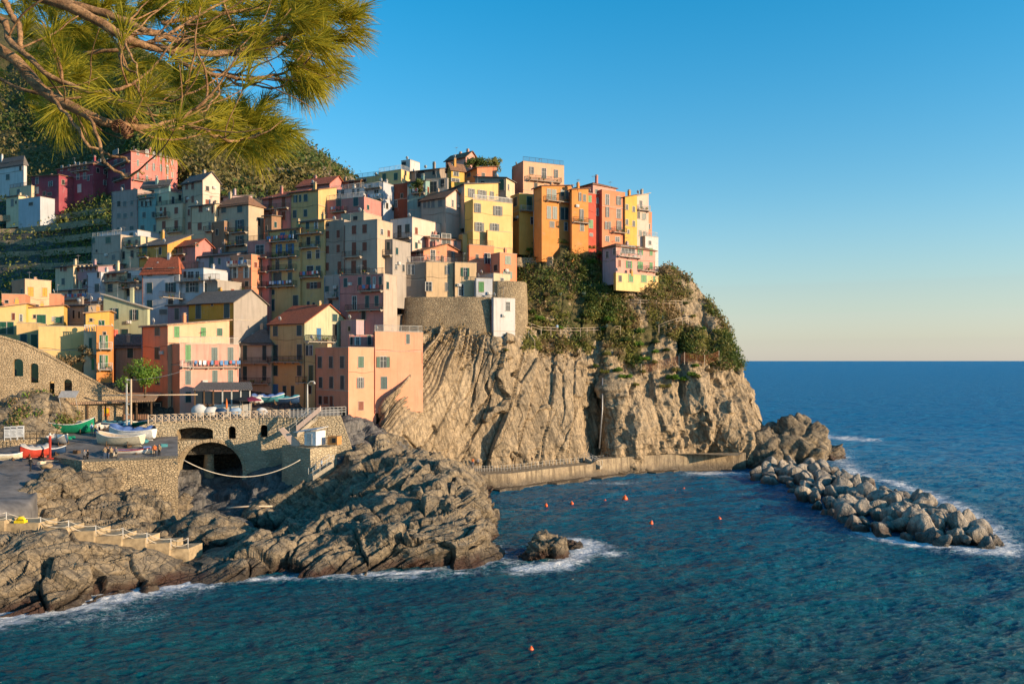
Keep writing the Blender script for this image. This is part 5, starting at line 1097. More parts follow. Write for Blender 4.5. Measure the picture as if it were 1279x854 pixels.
cliff_wall([(646, 322), (665, 321), (690, 321)], 2., 'crumbling terrace wall above the bushes on the cliff', 'warm_stone')
cliff_wall([(646, 406), (654, 406), (664, 406)], 3.4, 'stone wall carrying the railed path left of the waterfall notch', 'warm_stone')
vproj = np.stack([VP[:, 0]/VP[:, 1]*F+CX, HY-(VP[:, 2]-CAMZ)/VP[:, 1]*F], 1)
def surfv(px, py, r=5):
    ix = np.where((np.abs(vproj[:, 0]-px) < r)*(np.abs(vproj[:, 1]-py) < r))[0]
    return float(VP[ix, 1].min()) if len(ix) else 190.
for k, zt in enumerate((61, 57, 53, 49, 45)):
    P_ = []
    for x in (-40, -10, 20, 50, 80, 110, 138):
        m_ = (np.abs(vproj[:, 0]-x) < 8)*(np.abs(VP[:, 2]-zt) < .8)*(VP[:, 1] > 150); ix = np.where(m_)[0]
        if len(ix): P_.append(Vector((float(np.median(VP[ix, 0])), float(VP[ix, 1].min())-.5, 0)))
    if len(P_) >= 4: loft_wall('terrace_wall', ['topmost', 'second', 'third', 'fourth', 'lowest'][k]+' dry stone terrace wall on the dark slope left of the village', P_, zt+.4, zt-1.2, .1, 'stone_wall')

# promenade quay -------------------------------------------------
def ribbon(name, path, label, cat, kind=None):
    pass
qp = [(540, 605, 2.9), (575, 611, 3.0), (600, 613, 3.0), (640, 611, 3.0), (690, 604, 3.0), (740, 598, 3.0), (790, 593, 3.0), (830, 590, 3.0), (880, 588, 3.1), (932, 587, 3.1)]
fr = []; bk = []
for px, py, z in qp: q = Wz(px, py, 0); fr.append(Vector((q.x, q.y, 0)))
bkp = [(535, 592, 2.9), (575, 590, 3), (600, 588, 3), (640, 587, 3), (690, 584, 3), (740, 580, 3), (790, 577, 3), (830, 575, 3), (880, 575, 3.1), (928, 577, 3.1)]
for px, py, z in bkp: q = Wz(px, py, 2.8); bk.append(Vector((q.x, q.y+4, 0)))
e = empty('quay', fr[0], 0, 'long concrete quay at the foot of the cliff', 'quay'); o0 = fr[0]
mb = MB(); N2 = len(fr)
F3 = catmull(np.array([tuple(v) for v in fr]), 50); B3 = catmull(np.array([tuple(v) for v in bk]), 50)
V = []
for i in range(50):
    j = .12*math.sin(i*1.7); zt = 2.75+.75*min(1, max(0, (i-27)*2)); V += [(F3[i][0], F3[i][1]+j*.3, -2), (F3[i][0], F3[i][1]+j*.3+.25, zt), (F3[i][0], F3[i][1]+.9, zt+.01), (B3[i][0], B3[i][1], zt+.05)]
V = [(x-o0.x, y-o0.y, z) for x, y, z in V]
mb.add(V, [(4*i+k, 4*i+4+k, 4*i+5+k, 4*i+1+k) for i in range(49) for k in range(3)]); mb.build('slab', M['quay_concrete'] if 'quay_concrete' in M else M['concrete'], e)
mb = MB()      # lower ledge at the waterline
V = []
for i in range(2, 41):
    w_ = 1.2+.5*math.sin(i*.9)+.5*math.sin(i*2.3)+.3*math.sin(i*4.1); V += [(F3[i][0]+.2*w_, F3[i][1]-w_, -1.5), (F3[i][0]+.2*w_, F3[i][1]-w_+.1, .42+.1*math.sin(i*1.3)), (F3[i][0], F3[i][1]+.35, .5)]
V = [(x-o0.x, y-o0.y, z) for x, y, z in V]
mb.add(V, [(3*i+k, 3*i+3+k, 3*i+4+k, 3*i+1+k) for i in range(38) for k in range(2)]); mb.build('ledge', M['quay_concrete'], e)
# quay railing
e = empty('railing', (fr[1].x, fr[1].y, 2.8), 0, 'thin post and rope railing along the quay', 'railing')
prev = None
for i in range(7, 34):
    for f in (0, .5):
        q = F3[i]*(1-f)+F3[i+1]*f; p = Vector((q[0], q[1]+3.6, 2.8)); mb = MB(); mb.box(-.035, .035, -.035, .035, 0, 1.); o = mb.build('post', M['old_white'], e); o.location = p-e.location
        if prev is not None:
            mb = MB(); a, b = prev-e.location, p-e.location
            for h in (.5, .98): mb.tube([a+Vector((0, 0, h)), (a+b)/2+Vector((0, 0, h-.06)), b+Vector((0, 0, h))], .02, 4)
            mb.build('rope', M['rope'], e)
        prev = p
def flight(p0, p1, w, n, label, mat='concrete', railm='old_white', rails=True):
    """stairs from p0 up to p1"""
    p0, p1 = Vector(p0), Vector(p1); e = empty('stairs', p0, 0, label, 'stairs'); d = p1-p0; h = Vector((d.x, d.y, 0)); L = h.length; h.normalize(); s = Vector((-h.y, h.x, 0))*w/2
    mb = MB()
    for i in range(n):
        a = h*(L*i/n); b = h*(L*(i+1)/n); z = d.z*(i+1)/n
        mb.prism([a-s+Vector((0, 0, -.5+d.z*i/n)), a+s+Vector((0, 0, -.5+d.z*i/n)), a+s+Vector((0, 0, z)), a-s+Vector((0, 0, z))], b-a-h*.002)
    mb.build('steps', M[mat], e)
    if rails:
        for k in (-1, 1):
            mb = MB(); m_ = max(3, int(L/1.3))
            for i in range(m_+1):
                q = d*(i/m_)+s*k*.95; mb.tube([q, q+Vector((0, 0, 1.))], .035, 4)
            mb.tube([s*k*.95+Vector((0, 0, 1)), d+s*k*.95+Vector((0, 0, 1))], .035, 4); mb.tube([s*k*.95+Vector((0, 0, .5)), d+s*k*.95+Vector((0, 0, .5))], .025, 4)
            mb.build('handrail', M[railm], e)
    return e
flight(W(751, 582, 150), W(732, 571, 151.5), 1.2, 12, 'short stairs rising from the quay at the foot of the cliff notch')
flight(W(366, 541, 113.5), W(392, 518.5, 116.5), 1.8, 16, 'stairs with pale parapet climbing from the hut to the piazza')
flight(W(388, 594, 105.5), W(414, 577, 107.5), 1.3, 14, 'narrow railed steps running down the side of the pier block')
for t_, (pa, pb, za, zb) in enumerate([((-20, 645), (102, 657), 0, 0)]): pass
# ================================================================ rocks in the sea
def rock_mesh(seed, n=15, rough=.12, blocky=.5):
    """angular boulder of about unit radius"""
    r = np.random.default_rng(seed); bm = bmesh.new(); bmesh.ops.create_icosphere(bm, subdivisions=4, radius=1)
    V = np.array([v.co[:] for v in bm.verts]); me = bpy.data.meshes.new('boulder'); 
    pl = r.normal(0, 1, (n, 3)); pl /= np.linalg.norm(pl, axis=1)[:, None]; dist = r.uniform(.55, .95, n)
    t = np.min(np.where(V@pl.T > .05, dist[None]/np.maximum(V@pl.T, .05), 9), 1); t = np.minimum(t, 1.12)
    V = V*t[:, None]; V += V/np.linalg.norm(V, axis=1)[:, None]*(fbm(V*2.2+seed, 4, seed)*rough*.5)[:, None]
    for v, c in zip(bm.verts, V): v.co = c
    bm.to_mesh(me); bm.free(); me.polygons.foreach_set('use_smooth', [True]*len(me.polygons)); me.materials.append(M['boulder_rock']); return me
RM = [rock_mesh(s) for s in range(10)]
line_lo = [(940, 600), (975, 610), (1010, 632), (1045, 650), (1085, 668), (1130, 676), (1180, 684), (1235, 688)]
line_hi = [(985, 578), (1030, 584), (1065, 600), (1100, 613), (1140, 626), (1185, 640), (1215, 656), (1246, 680)]
lo = catmull(np.array([tuple(Wz(x, y, 0)) for x, y in line_lo]), 60); hi = catmull(np.array([tuple(Wz(x, y, 0)) for x, y in line_hi]), 60)
rd = random.Random(5); placed = []
tone = ['grey', 'tawny', 'pale']
def boulder(x, y, z, s, k):
    o = bpy.data.objects.new('boulder', RM[rd.randrange(10)]); link(o); o.location = (x, y, z)
    o.rotation_euler = (rd.uniform(0, 6), rd.uniform(0, 6), rd.uniform(0, 6)); o.scale = (s*rd.uniform(.8, 1.25), s*rd.uniform(.75, 1.1), s*rd.uniform(.6, .9))
    tag(o, 'angular grey and tawny boulder heaped in the long breakwater', 'boulder', 'boulders of the breakwater'); placed.append((x, y, z, s)); return o
tries = 0
while len(placed) < 185 and tries < 6000:
    tries += 1; u = rd.random()**.95; i = min(59, int(u*60)); v = rd.random(); a, b = lo[i], hi[i]
    x = a[0]+(b[0]-a[0])*v; y = a[1]+(b[1]-a[1])*v; s = rd.uniform(.9, 2.1)*(1.0 if u < .9 else .85)
    z = .05+1.0*math.sin(math.pi*min(max(v, .0), 1))**.7*min(1, (1-u)*7+.25)+rd.uniform(-.3, .35)
    if any((x-q[0])**2+(y-q[1])**2+((z-q[2])*1.5)**2 < (.72*(s+q[3])*.8)**2 for q in placed): continue
    boulder(x, y, z, s, 0)
def crag(name, label, px, py, Y, sx, sy, sz, seed, cat='rock', sub=5, mat='shore_rock', rz=0, amp=.5, z=None):
    bm = bmesh.new(); bmesh.ops.create_icosphere(bm, subdivisions=sub, radius=1); V = np.array([v.co[:] for v in bm.verts])
    c = W(px, py, Y) if z is None else Wz(px, py, z); c.z = 0 if z is None else z; P = V*[sx, sy, sz]; kk = min(2.6, max(1.25, 8/max(sx, sz))); D = d_rock(P*kk+seed*7.3, P)/kk*1.25
    nn = V/np.linalg.norm(V*[1, 1, 1], axis=1)[:, None]; P2 = P+nn*(D*amp*min(1, sz/5+.25))[:, None]
    for v, q in zip(bm.verts, P2): v.co = q
    me = bpy.data.meshes.new(name); bm.to_mesh(me); bm.free(); me.polygons.foreach_set('use_smooth', [True]*len(me.polygons)); me.materials.append(M[mat])
    o = link(bpy.data.objects.new(name, me)); o.location = (c.x, Y if z is None else c.y, c.z); o.rotation_euler = (0, 0, rz); return tag(o, label, cat)
crag('sea_crag', 'tall jagged rock standing at the seaward foot of the headland', 990, 575, 168, 6.6, 5.5, 9.4, 3, amp=1.15)
crag('sea_crag', 'low dark reef behind the tall jagged rock', 1022, 555, 182, 5.2, 4, 3.2, 5, amp=1.1)
crag('sea_crag', 'dark rock spur joining headland and jagged rock', 958, 575, 165, 4.6, 4, 6.4, 6, amp=1.1)
crag('sea_crag', 'pointed islet rock in the white surf', 681, 700, 90, 1.9, 1.6, 2.9, 7, amp=1.5)
crag('sea_crag', 'small low rock right of the pointed islet', 714, 682, 94, 1.5, 1.0, 1.1, 8, amp=1.2)
crag('sea_crag', 'rounded dark rock at the tip of the shore rocks', 606, 697, 90, 1.7, 1.5, 1.4, 9, amp=1.2)
crag('boulder', 'big rounded tawny boulder below the end of the rubble wall', 262, 672, 95, 5.4, 3.6, 3.7, 12, amp=.6)
crag('boulder', 'smaller boulder leaning on the big rounded tawny boulder', 302, 682, 93.5, 2.3, 2., 1.9, 13, amp=.5)
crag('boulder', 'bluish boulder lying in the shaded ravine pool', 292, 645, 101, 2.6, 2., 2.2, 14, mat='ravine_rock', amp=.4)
crag('boulder', 'rocky knob at the near end of the quay', 560, 605, 128, 3.2, 3, 3.4, 15, amp=.6)
crag('boulder', 'low rock touching the quay end beside the water', 583, 612, 127, 2.2, 2, 2.2, 16, amp=.6)
crag('boulder', 'slanting rock block beside the orange crate', 425, 530, 116, 2.0, 2.0, 4.0, 17, amp=.5, z=9)
crag('boulder', 'rubble rock in the shade below the return of the rubble wall', 66, 603, 95.5, 1.6, 1.4, 1.5, 21, amp=1., z=7.6)
crag('boulder', 'flat rubble rock at the edge of the harbour ramp', 48, 613, 92.5, 1.8, 1.3, 1.2, 22, amp=1., z=7.2)
crag('boulder', 'rubble rock under the corner of the long wall', 84, 606, 95, 1.8, 1.5, 1.7, 23, amp=1., z=7.2)
crag('boulder', 'lowest rubble rock beside the harbour ramp', 30, 622, 90, 1.9, 1.3, 1.1, 24, amp=1., z=6.6)
# buoys -----------------------------------------------------------
def buoy(px, py, s, label, r=1.):
    c = Wz(px, py, 0); mb = MB(); mb.tube([(0, 0, -.25), (0, 0, -.05), (0, 0, .15), (0, 0, .42), (0, 0, .62), (0, 0, .68)], [.12, .3, .38, .26, .09, .03], 12)
    e = empty('buoy', c, 0, label, 'buoy', 'orange mooring buoys in the bay'); e.scale = (s, s, s); e.rotation_euler = (rd.uniform(-.25, .25), rd.uniform(-.25, .25), 0)
    mb.build('float', M['buoy_orange'], e); mb = MB(); mb.tube([(.07*math.cos(q), 0, .72+.07*math.sin(q)) for q in np.linspace(0, 6.28, 9)], .018, 5); mb.build('ring', M['grey_metal'], e)
buoy(663, 813, .62, 'orange buoy alone in the near water at the bottom'); buoy(682, 632, .72, 'leftmost orange buoy of the row off the quay'); buoy(714.5, 629.5, .72, 'second orange buoy from the left off the quay')
buoy(755.5, 627.5, .8, 'third orange buoy from the left off the quay'); buoy(780.5, 624.5, 1.25, 'largest orange buoy, right end of the row off the quay'); buoy(813, 654.5, .8, 'orange buoy floating nearest the middle of the bay')
buoy(843, 614, .6, 'faint small buoy left of the pale one near the headland'); buoy(854, 612.5, .8, 'pale orange buoy in front of the headland shade'); buoy(877, 611, .45, 'tiny far buoy close to the surf by the breakwater'); buoy(899, 649, .7, 'yellowish buoy halfway to the breakwater')

# ---------------------------------------------------------------- stepped walkway by the sea
steps = [(-40, 4, 652, 644.5), (4, 48, 655, 649), (48, 82, 661, 653), (82, 117, 665, 657), (117, 150, 669, 660.5), (150, 181, 674, 664), (181, 211, 680, 670), (211, 236.5, 688, 681)]
steps = [(-60, 5, 646), (5, 48, 649), (48, 83, 655), (83, 117, 659), (117, 151, 665), (151, 181, 668), (181, 211, 674), (211, 236, 681)]
e = empty('walkway', Wz(5, 655, 5.0), 0, 'stepped concrete walkway descending towards the sea', 'walkway'); prv = None; topz = []
for k, (xa, xb, yt_) in enumerate(steps):
    Y = 78.0+k*.75; a = W(xa, yt_+5, Y); b = W(xb, yt_+5.5, Y+.5); zt = W(xa, yt_+5, Y).z; mb = MB()
    mb.prism([(a.x, a.y, zt-4), (b.x, b.y, zt-4), (b.x, b.y, zt), (a.x, a.y, zt)], (.4, 2.6, 0)); o = mb.build('tread', M['walk_concrete'] if 'walk_concrete' in M else M['warm_stone'], e)
    o.location = -e.location; topz.append((a, b, zt))
e2 = empty('rope_railing', topz[0][0], 0, 'rope railing on pale posts along the stepped walkway', 'railing'); pp = []
for a, b, zt in topz:
    for q in ((a,) if a is not topz[0][0] else (a, (a+b)/2)): pp.append(Vector((q.x+.15, q.y+.1, zt)))
a, b, zt = topz[-1]; pp.append(Vector((b.x-.1, b.y, zt)))
for i, p in enumerate(pp):
    mb = MB(); mb.cyl((0, 0, -.1), .05, 1.25, 6); o = mb.build('post', M['old_white'], e2); o.location = p-e2.location
    if i:
        for h in (1.1, .55):
            q0 = pp[i-1]-e2.location+Vector((0, 0, h)); q1 = p-e2.location+Vector((0, 0, h)); mb = MB()
            mb.tube([q0.lerp(q1, t)-Vector((0, 0, .28*4*t*(1-t))) for t in np.linspace(0, 1, 8)], .035, 5); mb.build('rope', M['rope'], e2)
mb = MB(); c = W(20, 655, 78.9); mb.box(-.5, .5, -.3, .3, 0, .25); mb.tube([(-.4, 0, .25), (-.1, 0, .5), (.3, 0, .42), (.45, 0, .2)], [.1, .18, .14, .08], 8)
plain('yellow_plastic', (.75, .55, .02), .5); o = mb.build('tarp_bundle', M['yellow_plastic']); o.location = (topz[0][1].x+1.2, topz[1][0].y-.02+.5, topz[1][2]+.02); tag(o, 'small yellow bundle lying on the walkway by the railing', 'bundle')

# ---------------------------------------------------------------- boats
def boat(px, py, Y, L, Bm, H, rz, hull, inner, label, cover=None, tilt=0, z=None, stripe=None, cuddy=False):
    c = W(px, py, Y); e = empty('boat', c, R(rz), label, 'boat', 'boats hauled out on the harbour yard'); e.rotation_euler = (R(tilt), 0, R(rz))
    n, m = 15, 9; V = []; Vi = []
    for i in range(n):
        t = i/(n-1); x = (t-.5)*L; w = Bm/2*(1-abs(2*t-1.08)**2.6*.98) if t > .5 else Bm/2*(.72+.28*math.sin(math.pi*t)); w = max(w, .03); sh = H*(.8+.45*(2*t-1)**2*(1 if t > .5 else .35)); kl = .12*H*(2*t-1)**4
        for j in range(m):
            q = (j/(m-1)-.5)*2; y = w*math.copysign(abs(q)**.75, q); zz = kl+(sh-kl)*abs(q)**2.3; V.append((x, y, zz)); Vi.append((x*.97, y*.92, max(zz, .28*H)+.0))
    Fq = [(i*m+j, (i+1)*m+j, (i+1)*m+j+1, i*m+j+1) for i in range(n-1) for j in range(m-1)]
    mb = MB(); mb.add(V, Fq, 0, True); mb.add([V[j] for j in range(m)], [tuple(range(m))], 0); mb.build('hull', M[hull], e)
    mb = MB(); mb.add(Vi, Fq, 0, True); mb.build('inside', M[inner], e)
    mb = MB()
    for k in (0, m-1): mb.tube([Vector(V[i*m+k]) for i in range(n)], .055, 5)
    mb.tube([Vector(V[j]) for j in (0, m-1)], .05, 5); mb.build('gunwale', M[stripe or 'paint_white'], e)
    if not cover:
        for t in (.3, .52, .72):
            x = (t-.5)*L; w = Bm/2*.8*(1 if t < .7 else .75); mb = MB(); mb.box(x-.12, x+.12, -w, w, H*.62, H*.67); mb.build('thwart', M['wood_pale'], e)
    else:
        V = []; r_ = random.Random(int(px*3))
        for i in range(n):
            t = i/(n-1); x = (t-.5)*L*.97; w = Bm/2*(1-abs(2*t-1.08)**2.6*.98) if t > .5 else Bm/2*(.74+.28*math.sin(math.pi*t)); w = max(w, .03)*1.02; sh = H*(.82+.45*(2*t-1)**2*(1 if t > .5 else .35))
            for j in range(7):
                q = (j/6-.5)*2; V.append((x, w*q, sh+.03+(1-q*q)*.38*H*(.7+.3*math.sin(i*1.7))+r_.uniform(-.05, .05)-(abs(q) > .9)*.12))
        mb = MB(); mb.add(V, [(i*7+j, (i+1)*7+j, (i+1)*7+j+1, i*7+j+1) for i in range(n-1) for j in range(6)], 0, True); mb.build('cover', M[cover], e)
    mb = MB(); mb.prism([(-L/2+.3, -.04, .03), (L/2-.5, -.04, .06), (L/2-.3, -.04, -.02), (-L/2+.2, -.04, -.14)], (0, .08, 0)); mb.build('keel', M[hull], e)
    mb = MB()
    for x in (-L*.25, L*.22):
        mb.box(x-.1, x+.1, -Bm*.4, Bm*.4, -.2, .02)
        for s_ in (-1, 1): mb.tube([(x, s_*Bm*.42, -.18), (x, s_*Bm*.36, H*.4)], .06, 5)
    mb.build('cradle', M['wood_dark'], e)
    if cuddy: mb = MB(); mb.box(L*.05, L*.3, -Bm*.28, Bm*.28, H*.7, H*1.25); mb.build('cabin', M['paint_white'], e)
    return e
plain('hull_green', (.01, .22, .11), .35, .5); plain('hull_cream', (.62, .55, .40), .45, .4); plain('hull_blue', (.03, .14, .30), .4, .4); plain('hull_navy', (.02, .05, .11), .4); plain('tarp_blue', (.12, .20, .42), .7); plain('tarp_grey', (.36, .34, .32), .8); plain('tarp_white', (.55, .54, .52), .8); plain('tarp_teal', (.05, .22, .25), .7)
boat(91, 540.5, 114, 6.0, 2.2, 1.8, 8, 'hull_green', 'wood_pale', 'green wooden boat with a pale rim on the harbour yard', tilt=8)
boat(75, 553.5, 108, 3.9, 1.7, 1.1, -32, 'tarp_grey', 'paint_white', 'small open white dinghy in front of the green boat', tilt=14)
boat(43, 570.5, 101, 3.3, 1.6, 1.25, -130, 'red_paint', 'tarp_grey', 'red bowed boat with a wrinkled grey cover by the red post', cover='tarp_grey')
boat(63, 566.5, 103, 3.6, 1.4, .8, 12, 'hull_navy', 'hull_blue', 'dark blue rowing boat between the red boat and the dinghy')
boat(150, 555.5, 108, 6.6, 2.1, 1.5, 172, 'hull_cream', 'wood_pale', 'long cream boat lying nearest the rubble wall', tilt=-4)
boat(165, 548.5, 111, 6.4, 2.1, 1.5, 176, 'paint_white', 'wood_pale', 'white boat under a crumpled blue cover', cover='tarp_blue')
boat(160, 566.5, 105.5, 5.6, 1.5, .6, 4, 'paint_white', 'hull_blue', 'low white boat stored directly against the rubble wall top', stripe='red_paint')
boat(113, 530, 119, 5.0, 1.8, .9, 5, 'tarp_teal', 'wood_pale', 'teal boat with a beige cover behind the green boat', cover='tarp_white')
boat(147, 534, 117.5, 4.6, 1.6, .85, -10, 'hull_blue', 'hull_blue', 'bright blue boat below the pavilion', cover='tarp_teal')
boat(168, 532, 118.5, 4.2, 1.5, .8, 30, 'hull_green', 'wood_pale', 'second green boat partly behind the gantry mast')
boat(128, 535.5, 116.5, 4.2, 1.5, .8, 100, 'paint_white', 'wood_pale', 'white boat with its bow raised beside the group of people', tilt=6)
boat(335, 502, 121, 4.8, 1.8, 1., 6, 'tarp_teal', 'wood_pale', 'boat under a teal cover parked on the piazza', cover='tarp_blue')
boat(355, 503.5, 121.5, 4.6, 1.7, .9, 4, 'hull_navy', 'wood_pale', 'dark boat beside the pale lamp post on the piazza', cover='tarp_teal')
boat(312, 503.5, 120.5, 4.2, 1.7, .9, 0, 'paint_white', 'wood_pale', 'white boat end on the piazza next to the umbrellas', cover='tarp_white')
boat(8, 573, 98, 3.4, 1.3, .6, 24, 'hull_cream', 'wood_pale', 'pale boat bow poking in at the left edge')

# ---------------------------------------------------------------- people
for nm, c in dict(skin=(.45, .27, .18), cloth_black=(.018, .018, .02), cloth_denim=(.05, .08, .14), cloth_tan=(.30, .21, .12), cloth_grey=(.16, .16, .17), cloth_lblue=(.28, .38, .50), hair_dark=(.03, .02, .015), cloth_orange=(.6, .16, .04)).items(): plain(nm, c, .85)
def person(px, py, Y, rz, top, low, label, h=1.72, pose='stand', hair='hair_dark', zoff=0):
    J = {'pel': (0, 0, .95), 'w': (0, 0, 1.1), 'ch': (0, .0, 1.34), 'nk': (0, .0, 1.5), 'hb': (0, -.02, 1.58), 'hd': (0, -.03, 1.68), 'ht': (0, -.01, 1.76)}
    st = .16 if pose == 'walk' else 0
    if pose == 'sit':
        for s_ in (-1, 1): J.update({('hp', s_): (.1*s_, 0, .9), ('kn', s_): (.13*s_, -.42, .93), ('an', s_): (.13*s_, -.44, .5), ('to', s_): (.14*s_, -.6, .46)})
    else:
        for s_ in (-1, 1): J.update({('hp', s_): (.10*s_, 0, .9), ('kn', s_): (.11*s_, -.04-st*s_*.7, .49), ('an', s_): (.11*s_, st*-s_*1.1+.03, .08), ('to', s_): (.13*s_, st*-s_*1.1-.13, .04)})
    for s_ in (-1, 1): J.update({('sh', s_): (.19*s_, 0, 1.43), ('el', s_): (.25*s_, .04+st*s_*.6, 1.15), ('wr', s_): (.24*s_, -.1+st*s_, .94 if pose != 'arms' else 1.2), ('ha', s_): (.235*s_, -.14+st*s_, .86 if pose != 'arms' else 1.25)})
    E = [('pel', 'w'), ('w', 'ch'), ('ch', 'nk'), ('nk', 'hb'), ('hb', 'hd'), ('hd', 'ht')]
    for s_ in (-1, 1): E += [('pel', ('hp', s_)), (('hp', s_), ('kn', s_)), (('kn', s_), ('an', s_)), (('an', s_), ('to', s_)), ('ch', ('sh', s_)), (('sh', s_), ('el', s_)), (('el', s_), ('wr', s_)), (('wr', s_), ('ha', s_))]
    rad = dict(pel=.15, w=.135, ch=.155, nk=.06, hb=.085, hd=.105, ht=.07, hp=.1, kn=.065, an=.045, to=.04, sh=.075, el=.048, wr=.032, ha=.042)
    ks = list(J); me = bpy.data.meshes.new('person'); me.from_pydata([J[k] for k in ks], [(ks.index(a), ks.index(b)) for a, b in E], [])
    o = bpy.data.objects.new('tmp', me); COL.objects.link(o); o.modifiers.new('s', 'SKIN'); o.modifiers.new('u', 'SUBSURF').levels = 1
    for k, v in zip(ks, me.skin_vertices[0].data): r_ = rad[k if isinstance(k, str) else k[0]]; v.radius = (r_, r_*.85 if k in ('ch', 'w', 'pel') else r_); v.use_root = (k == 'pel')
    dg = bpy.context.evaluated_depsgraph_get(); me2 = bpy.data.meshes.new_from_object(o.evaluated_get(dg)); bpy.data.objects.remove(o)
    for m_ in (top, low, 'skin', hair, 'cloth_black'): me2.materials.append(M[m_])
    for p in me2.polygons:
        c = p.center; z = c.z; arm = abs(c.x) > .2
        p.material_index = 3 if z > 1.66 or (z > 1.6 and c.y > .03) else 2 if z > 1.5 or (arm and z < .95) else 0 if z > .97 or arm else 1 if z > .1 else 4
        p.use_smooth = True
    me2.name = 'person'; ob = bpy.data.objects.new('person', me2); link(ob); c = W(px, py, Y); ob.location = (c.x, c.y, c.z+zoff); ob.rotation_euler = (0, 0, R(rz)); ob.scale = (h/1.78,)*3
    return tag(ob, label, 'person')
person(38, 589, 92.8, 160, 'cloth_black', 'cloth_black', 'person in dark clothes walking alone down the harbour ramp', pose='walk')
person(105.5, 577.5, 102.6, 20, 'cloth_grey', 'cloth_black', 'person in grey standing at the corner of the rubble wall', pose='arms')
person(109.5, 577.5, 102.8, -30, 'cloth_black', 'cloth_black', 'person in black beside the one in grey at the wall corner')
person(131, 574, 103.5, 10, 'cloth_tan', 'cloth_denim', 'person in tan jacket leaning at the middle of the rubble wall', pose='arms')
person(135, 574, 103.6, -20, 'cloth_black', 'cloth_denim', 'person in black jacket at the middle of the rubble wall')
person(139, 574, 103.8, 40, 'cloth_tan', 'cloth_black', 'person in brown third in the group at the rubble wall')
person(145, 573, 103.9, 0, 'cloth_grey', 'cloth_black', 'bareheaded person in grey at the right of the wall group', h=1.62)
person(119, 544.5, 112.6, 30, 'cloth_tan', 'cloth_denim', 'person in tan standing between the green and cream boats', pose='stand')
person(124, 545.5, 112, -40, 'cloth_black', 'cloth_denim', 'person in black working at the bow of the cream boat', pose='arms')
person(114.5, 543, 113, 60, 'cloth_lblue', 'cloth_grey', 'person in pale blue beside the stern of the green boat')
person(193, 570.5, 104.6, 10, 'cloth_orange', 'cloth_black', 'person in rust orange near the right end of the wall')
person(199, 570.5, 104.8, -10, 'cloth_tan', 'cloth_black', 'last person on the right by the wall end in brown')
person(403, 553.5, 111, 0, 'cloth_grey', 'cloth_denim', 'person sitting low next to the orange crate', h=1.6)
person(401.5, 587.5, 106.5, 90, 'cloth_lblue', 'cloth_black', 'person on the narrow railed steps by the pier block', h=1.6)
person(590.5, 583.2, 143.5, 0, 'cloth_orange', 'cloth_denim', 'person in orange on the quay under the dark cleft', pose='arms')
person(597, 583.2, 143.8, 30, 'cloth_grey', 'cloth_black', 'person in grey on the quay right of the one in orange')
person(664, 581, 147.6, 0, 'cloth_black', 'cloth_black', 'person in black standing on the quay against the cliff')
person(696, 430.5-15.5, 152.5, 20, 'cloth_lblue', 'cloth_tan', 'person in pale blue on the railed cliff path', h=1.65)

# ---------------------------------------------------------------- pavilion, gantry, awning, furniture on the yard
e, on = frame_obj(100, 524, 120, -8, 'pavilion', 'low timber pavilion with a thin flat tiled roof on the harbour yard', 'pavilion')
mb = MB(); p = lambda x, y: on(x, y); a = p(84, 500); b = p(201, 496.5); c_ = p(84, 497)
mb.prism([(a[0], -3.2, p(84, 503.5)[1]), (b[0], -3.2, p(201, 499.0)[1]), (b[0], -3.2, p(201, 500.0)[1]), (a[0], -3.2, p(84, 504.6)[1])], (0, .01, 0))
za, zb = p(84, 502)[1], p(200, 498.5)[1]
mb.add([(a[0], -3.2, za), (b[0], -3.2, zb), (b[0]-1, 4.5, zb+1.0), (a[0]+1, 4.5, za+1.0), (a[0], -3.2, za-.16), (b[0], -3.2, zb-.16), (b[0]-1, 4.5, zb+.84), (a[0]+1, 4.5, za+.84)], [(0, 1, 2, 3), (4, 5, 6, 7), (0, 1, 5, 4), (1, 2, 6, 5), (2, 3, 7, 6), (3, 0, 4, 7)])
mb.build('roof', M['tile_pale'], e); g0 = p(100, 524)[1]
for x in (90, 118, 140, 162, 178, 196):
    q = p(x, 524); mb = MB(); mb.box(-.09, .09, -.09, .09, 0, (za+(zb-za)*(q[0]-a[0])/(b[0]-a[0]))-g0-.02); o = mb.build('post', M['wood_dark'], e); o.location = (q[0], -2.7, g0)
mb = MB(); mb.box(a[0]+.5, b[0]-.5, 3.4, 3.7, g0, za-.1); mb.build('back_wall', M['wood_dark'], e)
for i, x in enumerate((166, 173, 181, 189)):
    q = p(x, 510); mb = MB(); mb.box(-.45, .45, 0, .08, -.7, .7, 0); mb.box(-.38, .38, -.02, -.001, -.62, .62, 1); o = mb.build('window', [M['wood_pale'], M['glass']], e); o.location = (q[0], 3.2, g0+1.6)
mb = MB(); mb.box(p(160, 520)[0], p(196, 520)[0], -2.6, -2.5, g0+.1, g0+.9); mb.build('half_wall', M['tile_brown'], e)
for px, c1, c2, lab in ((118.5, 'old_white', 'tarp_teal', 'framed information board with blue and yellow panels under the pavilion'), (130, 'cloth_orange', 'old_white', 'orange and white poster board leaning under the pavilion')):
    mb = MB(); mb.box(-.8, .8, -.04, .04, .5, 1.7, 0); mb.box(-.7, -.05, -.06, -.041, .6, 1.6, 1); mb.box(.05, .7, -.06, -.041, .9, 1.6, 2); mb.box(-.6, -.52, -.03, .03, 0, .499, 0); mb.box(.52, .6, -.03, .03, 0, .499, 0)
    o = mb.build('notice_board', [M[c1], M[c2], M['yellow_plastic']]); o.location = W(px, 523.5, 118.5); tag(o, lab, 'notice board')
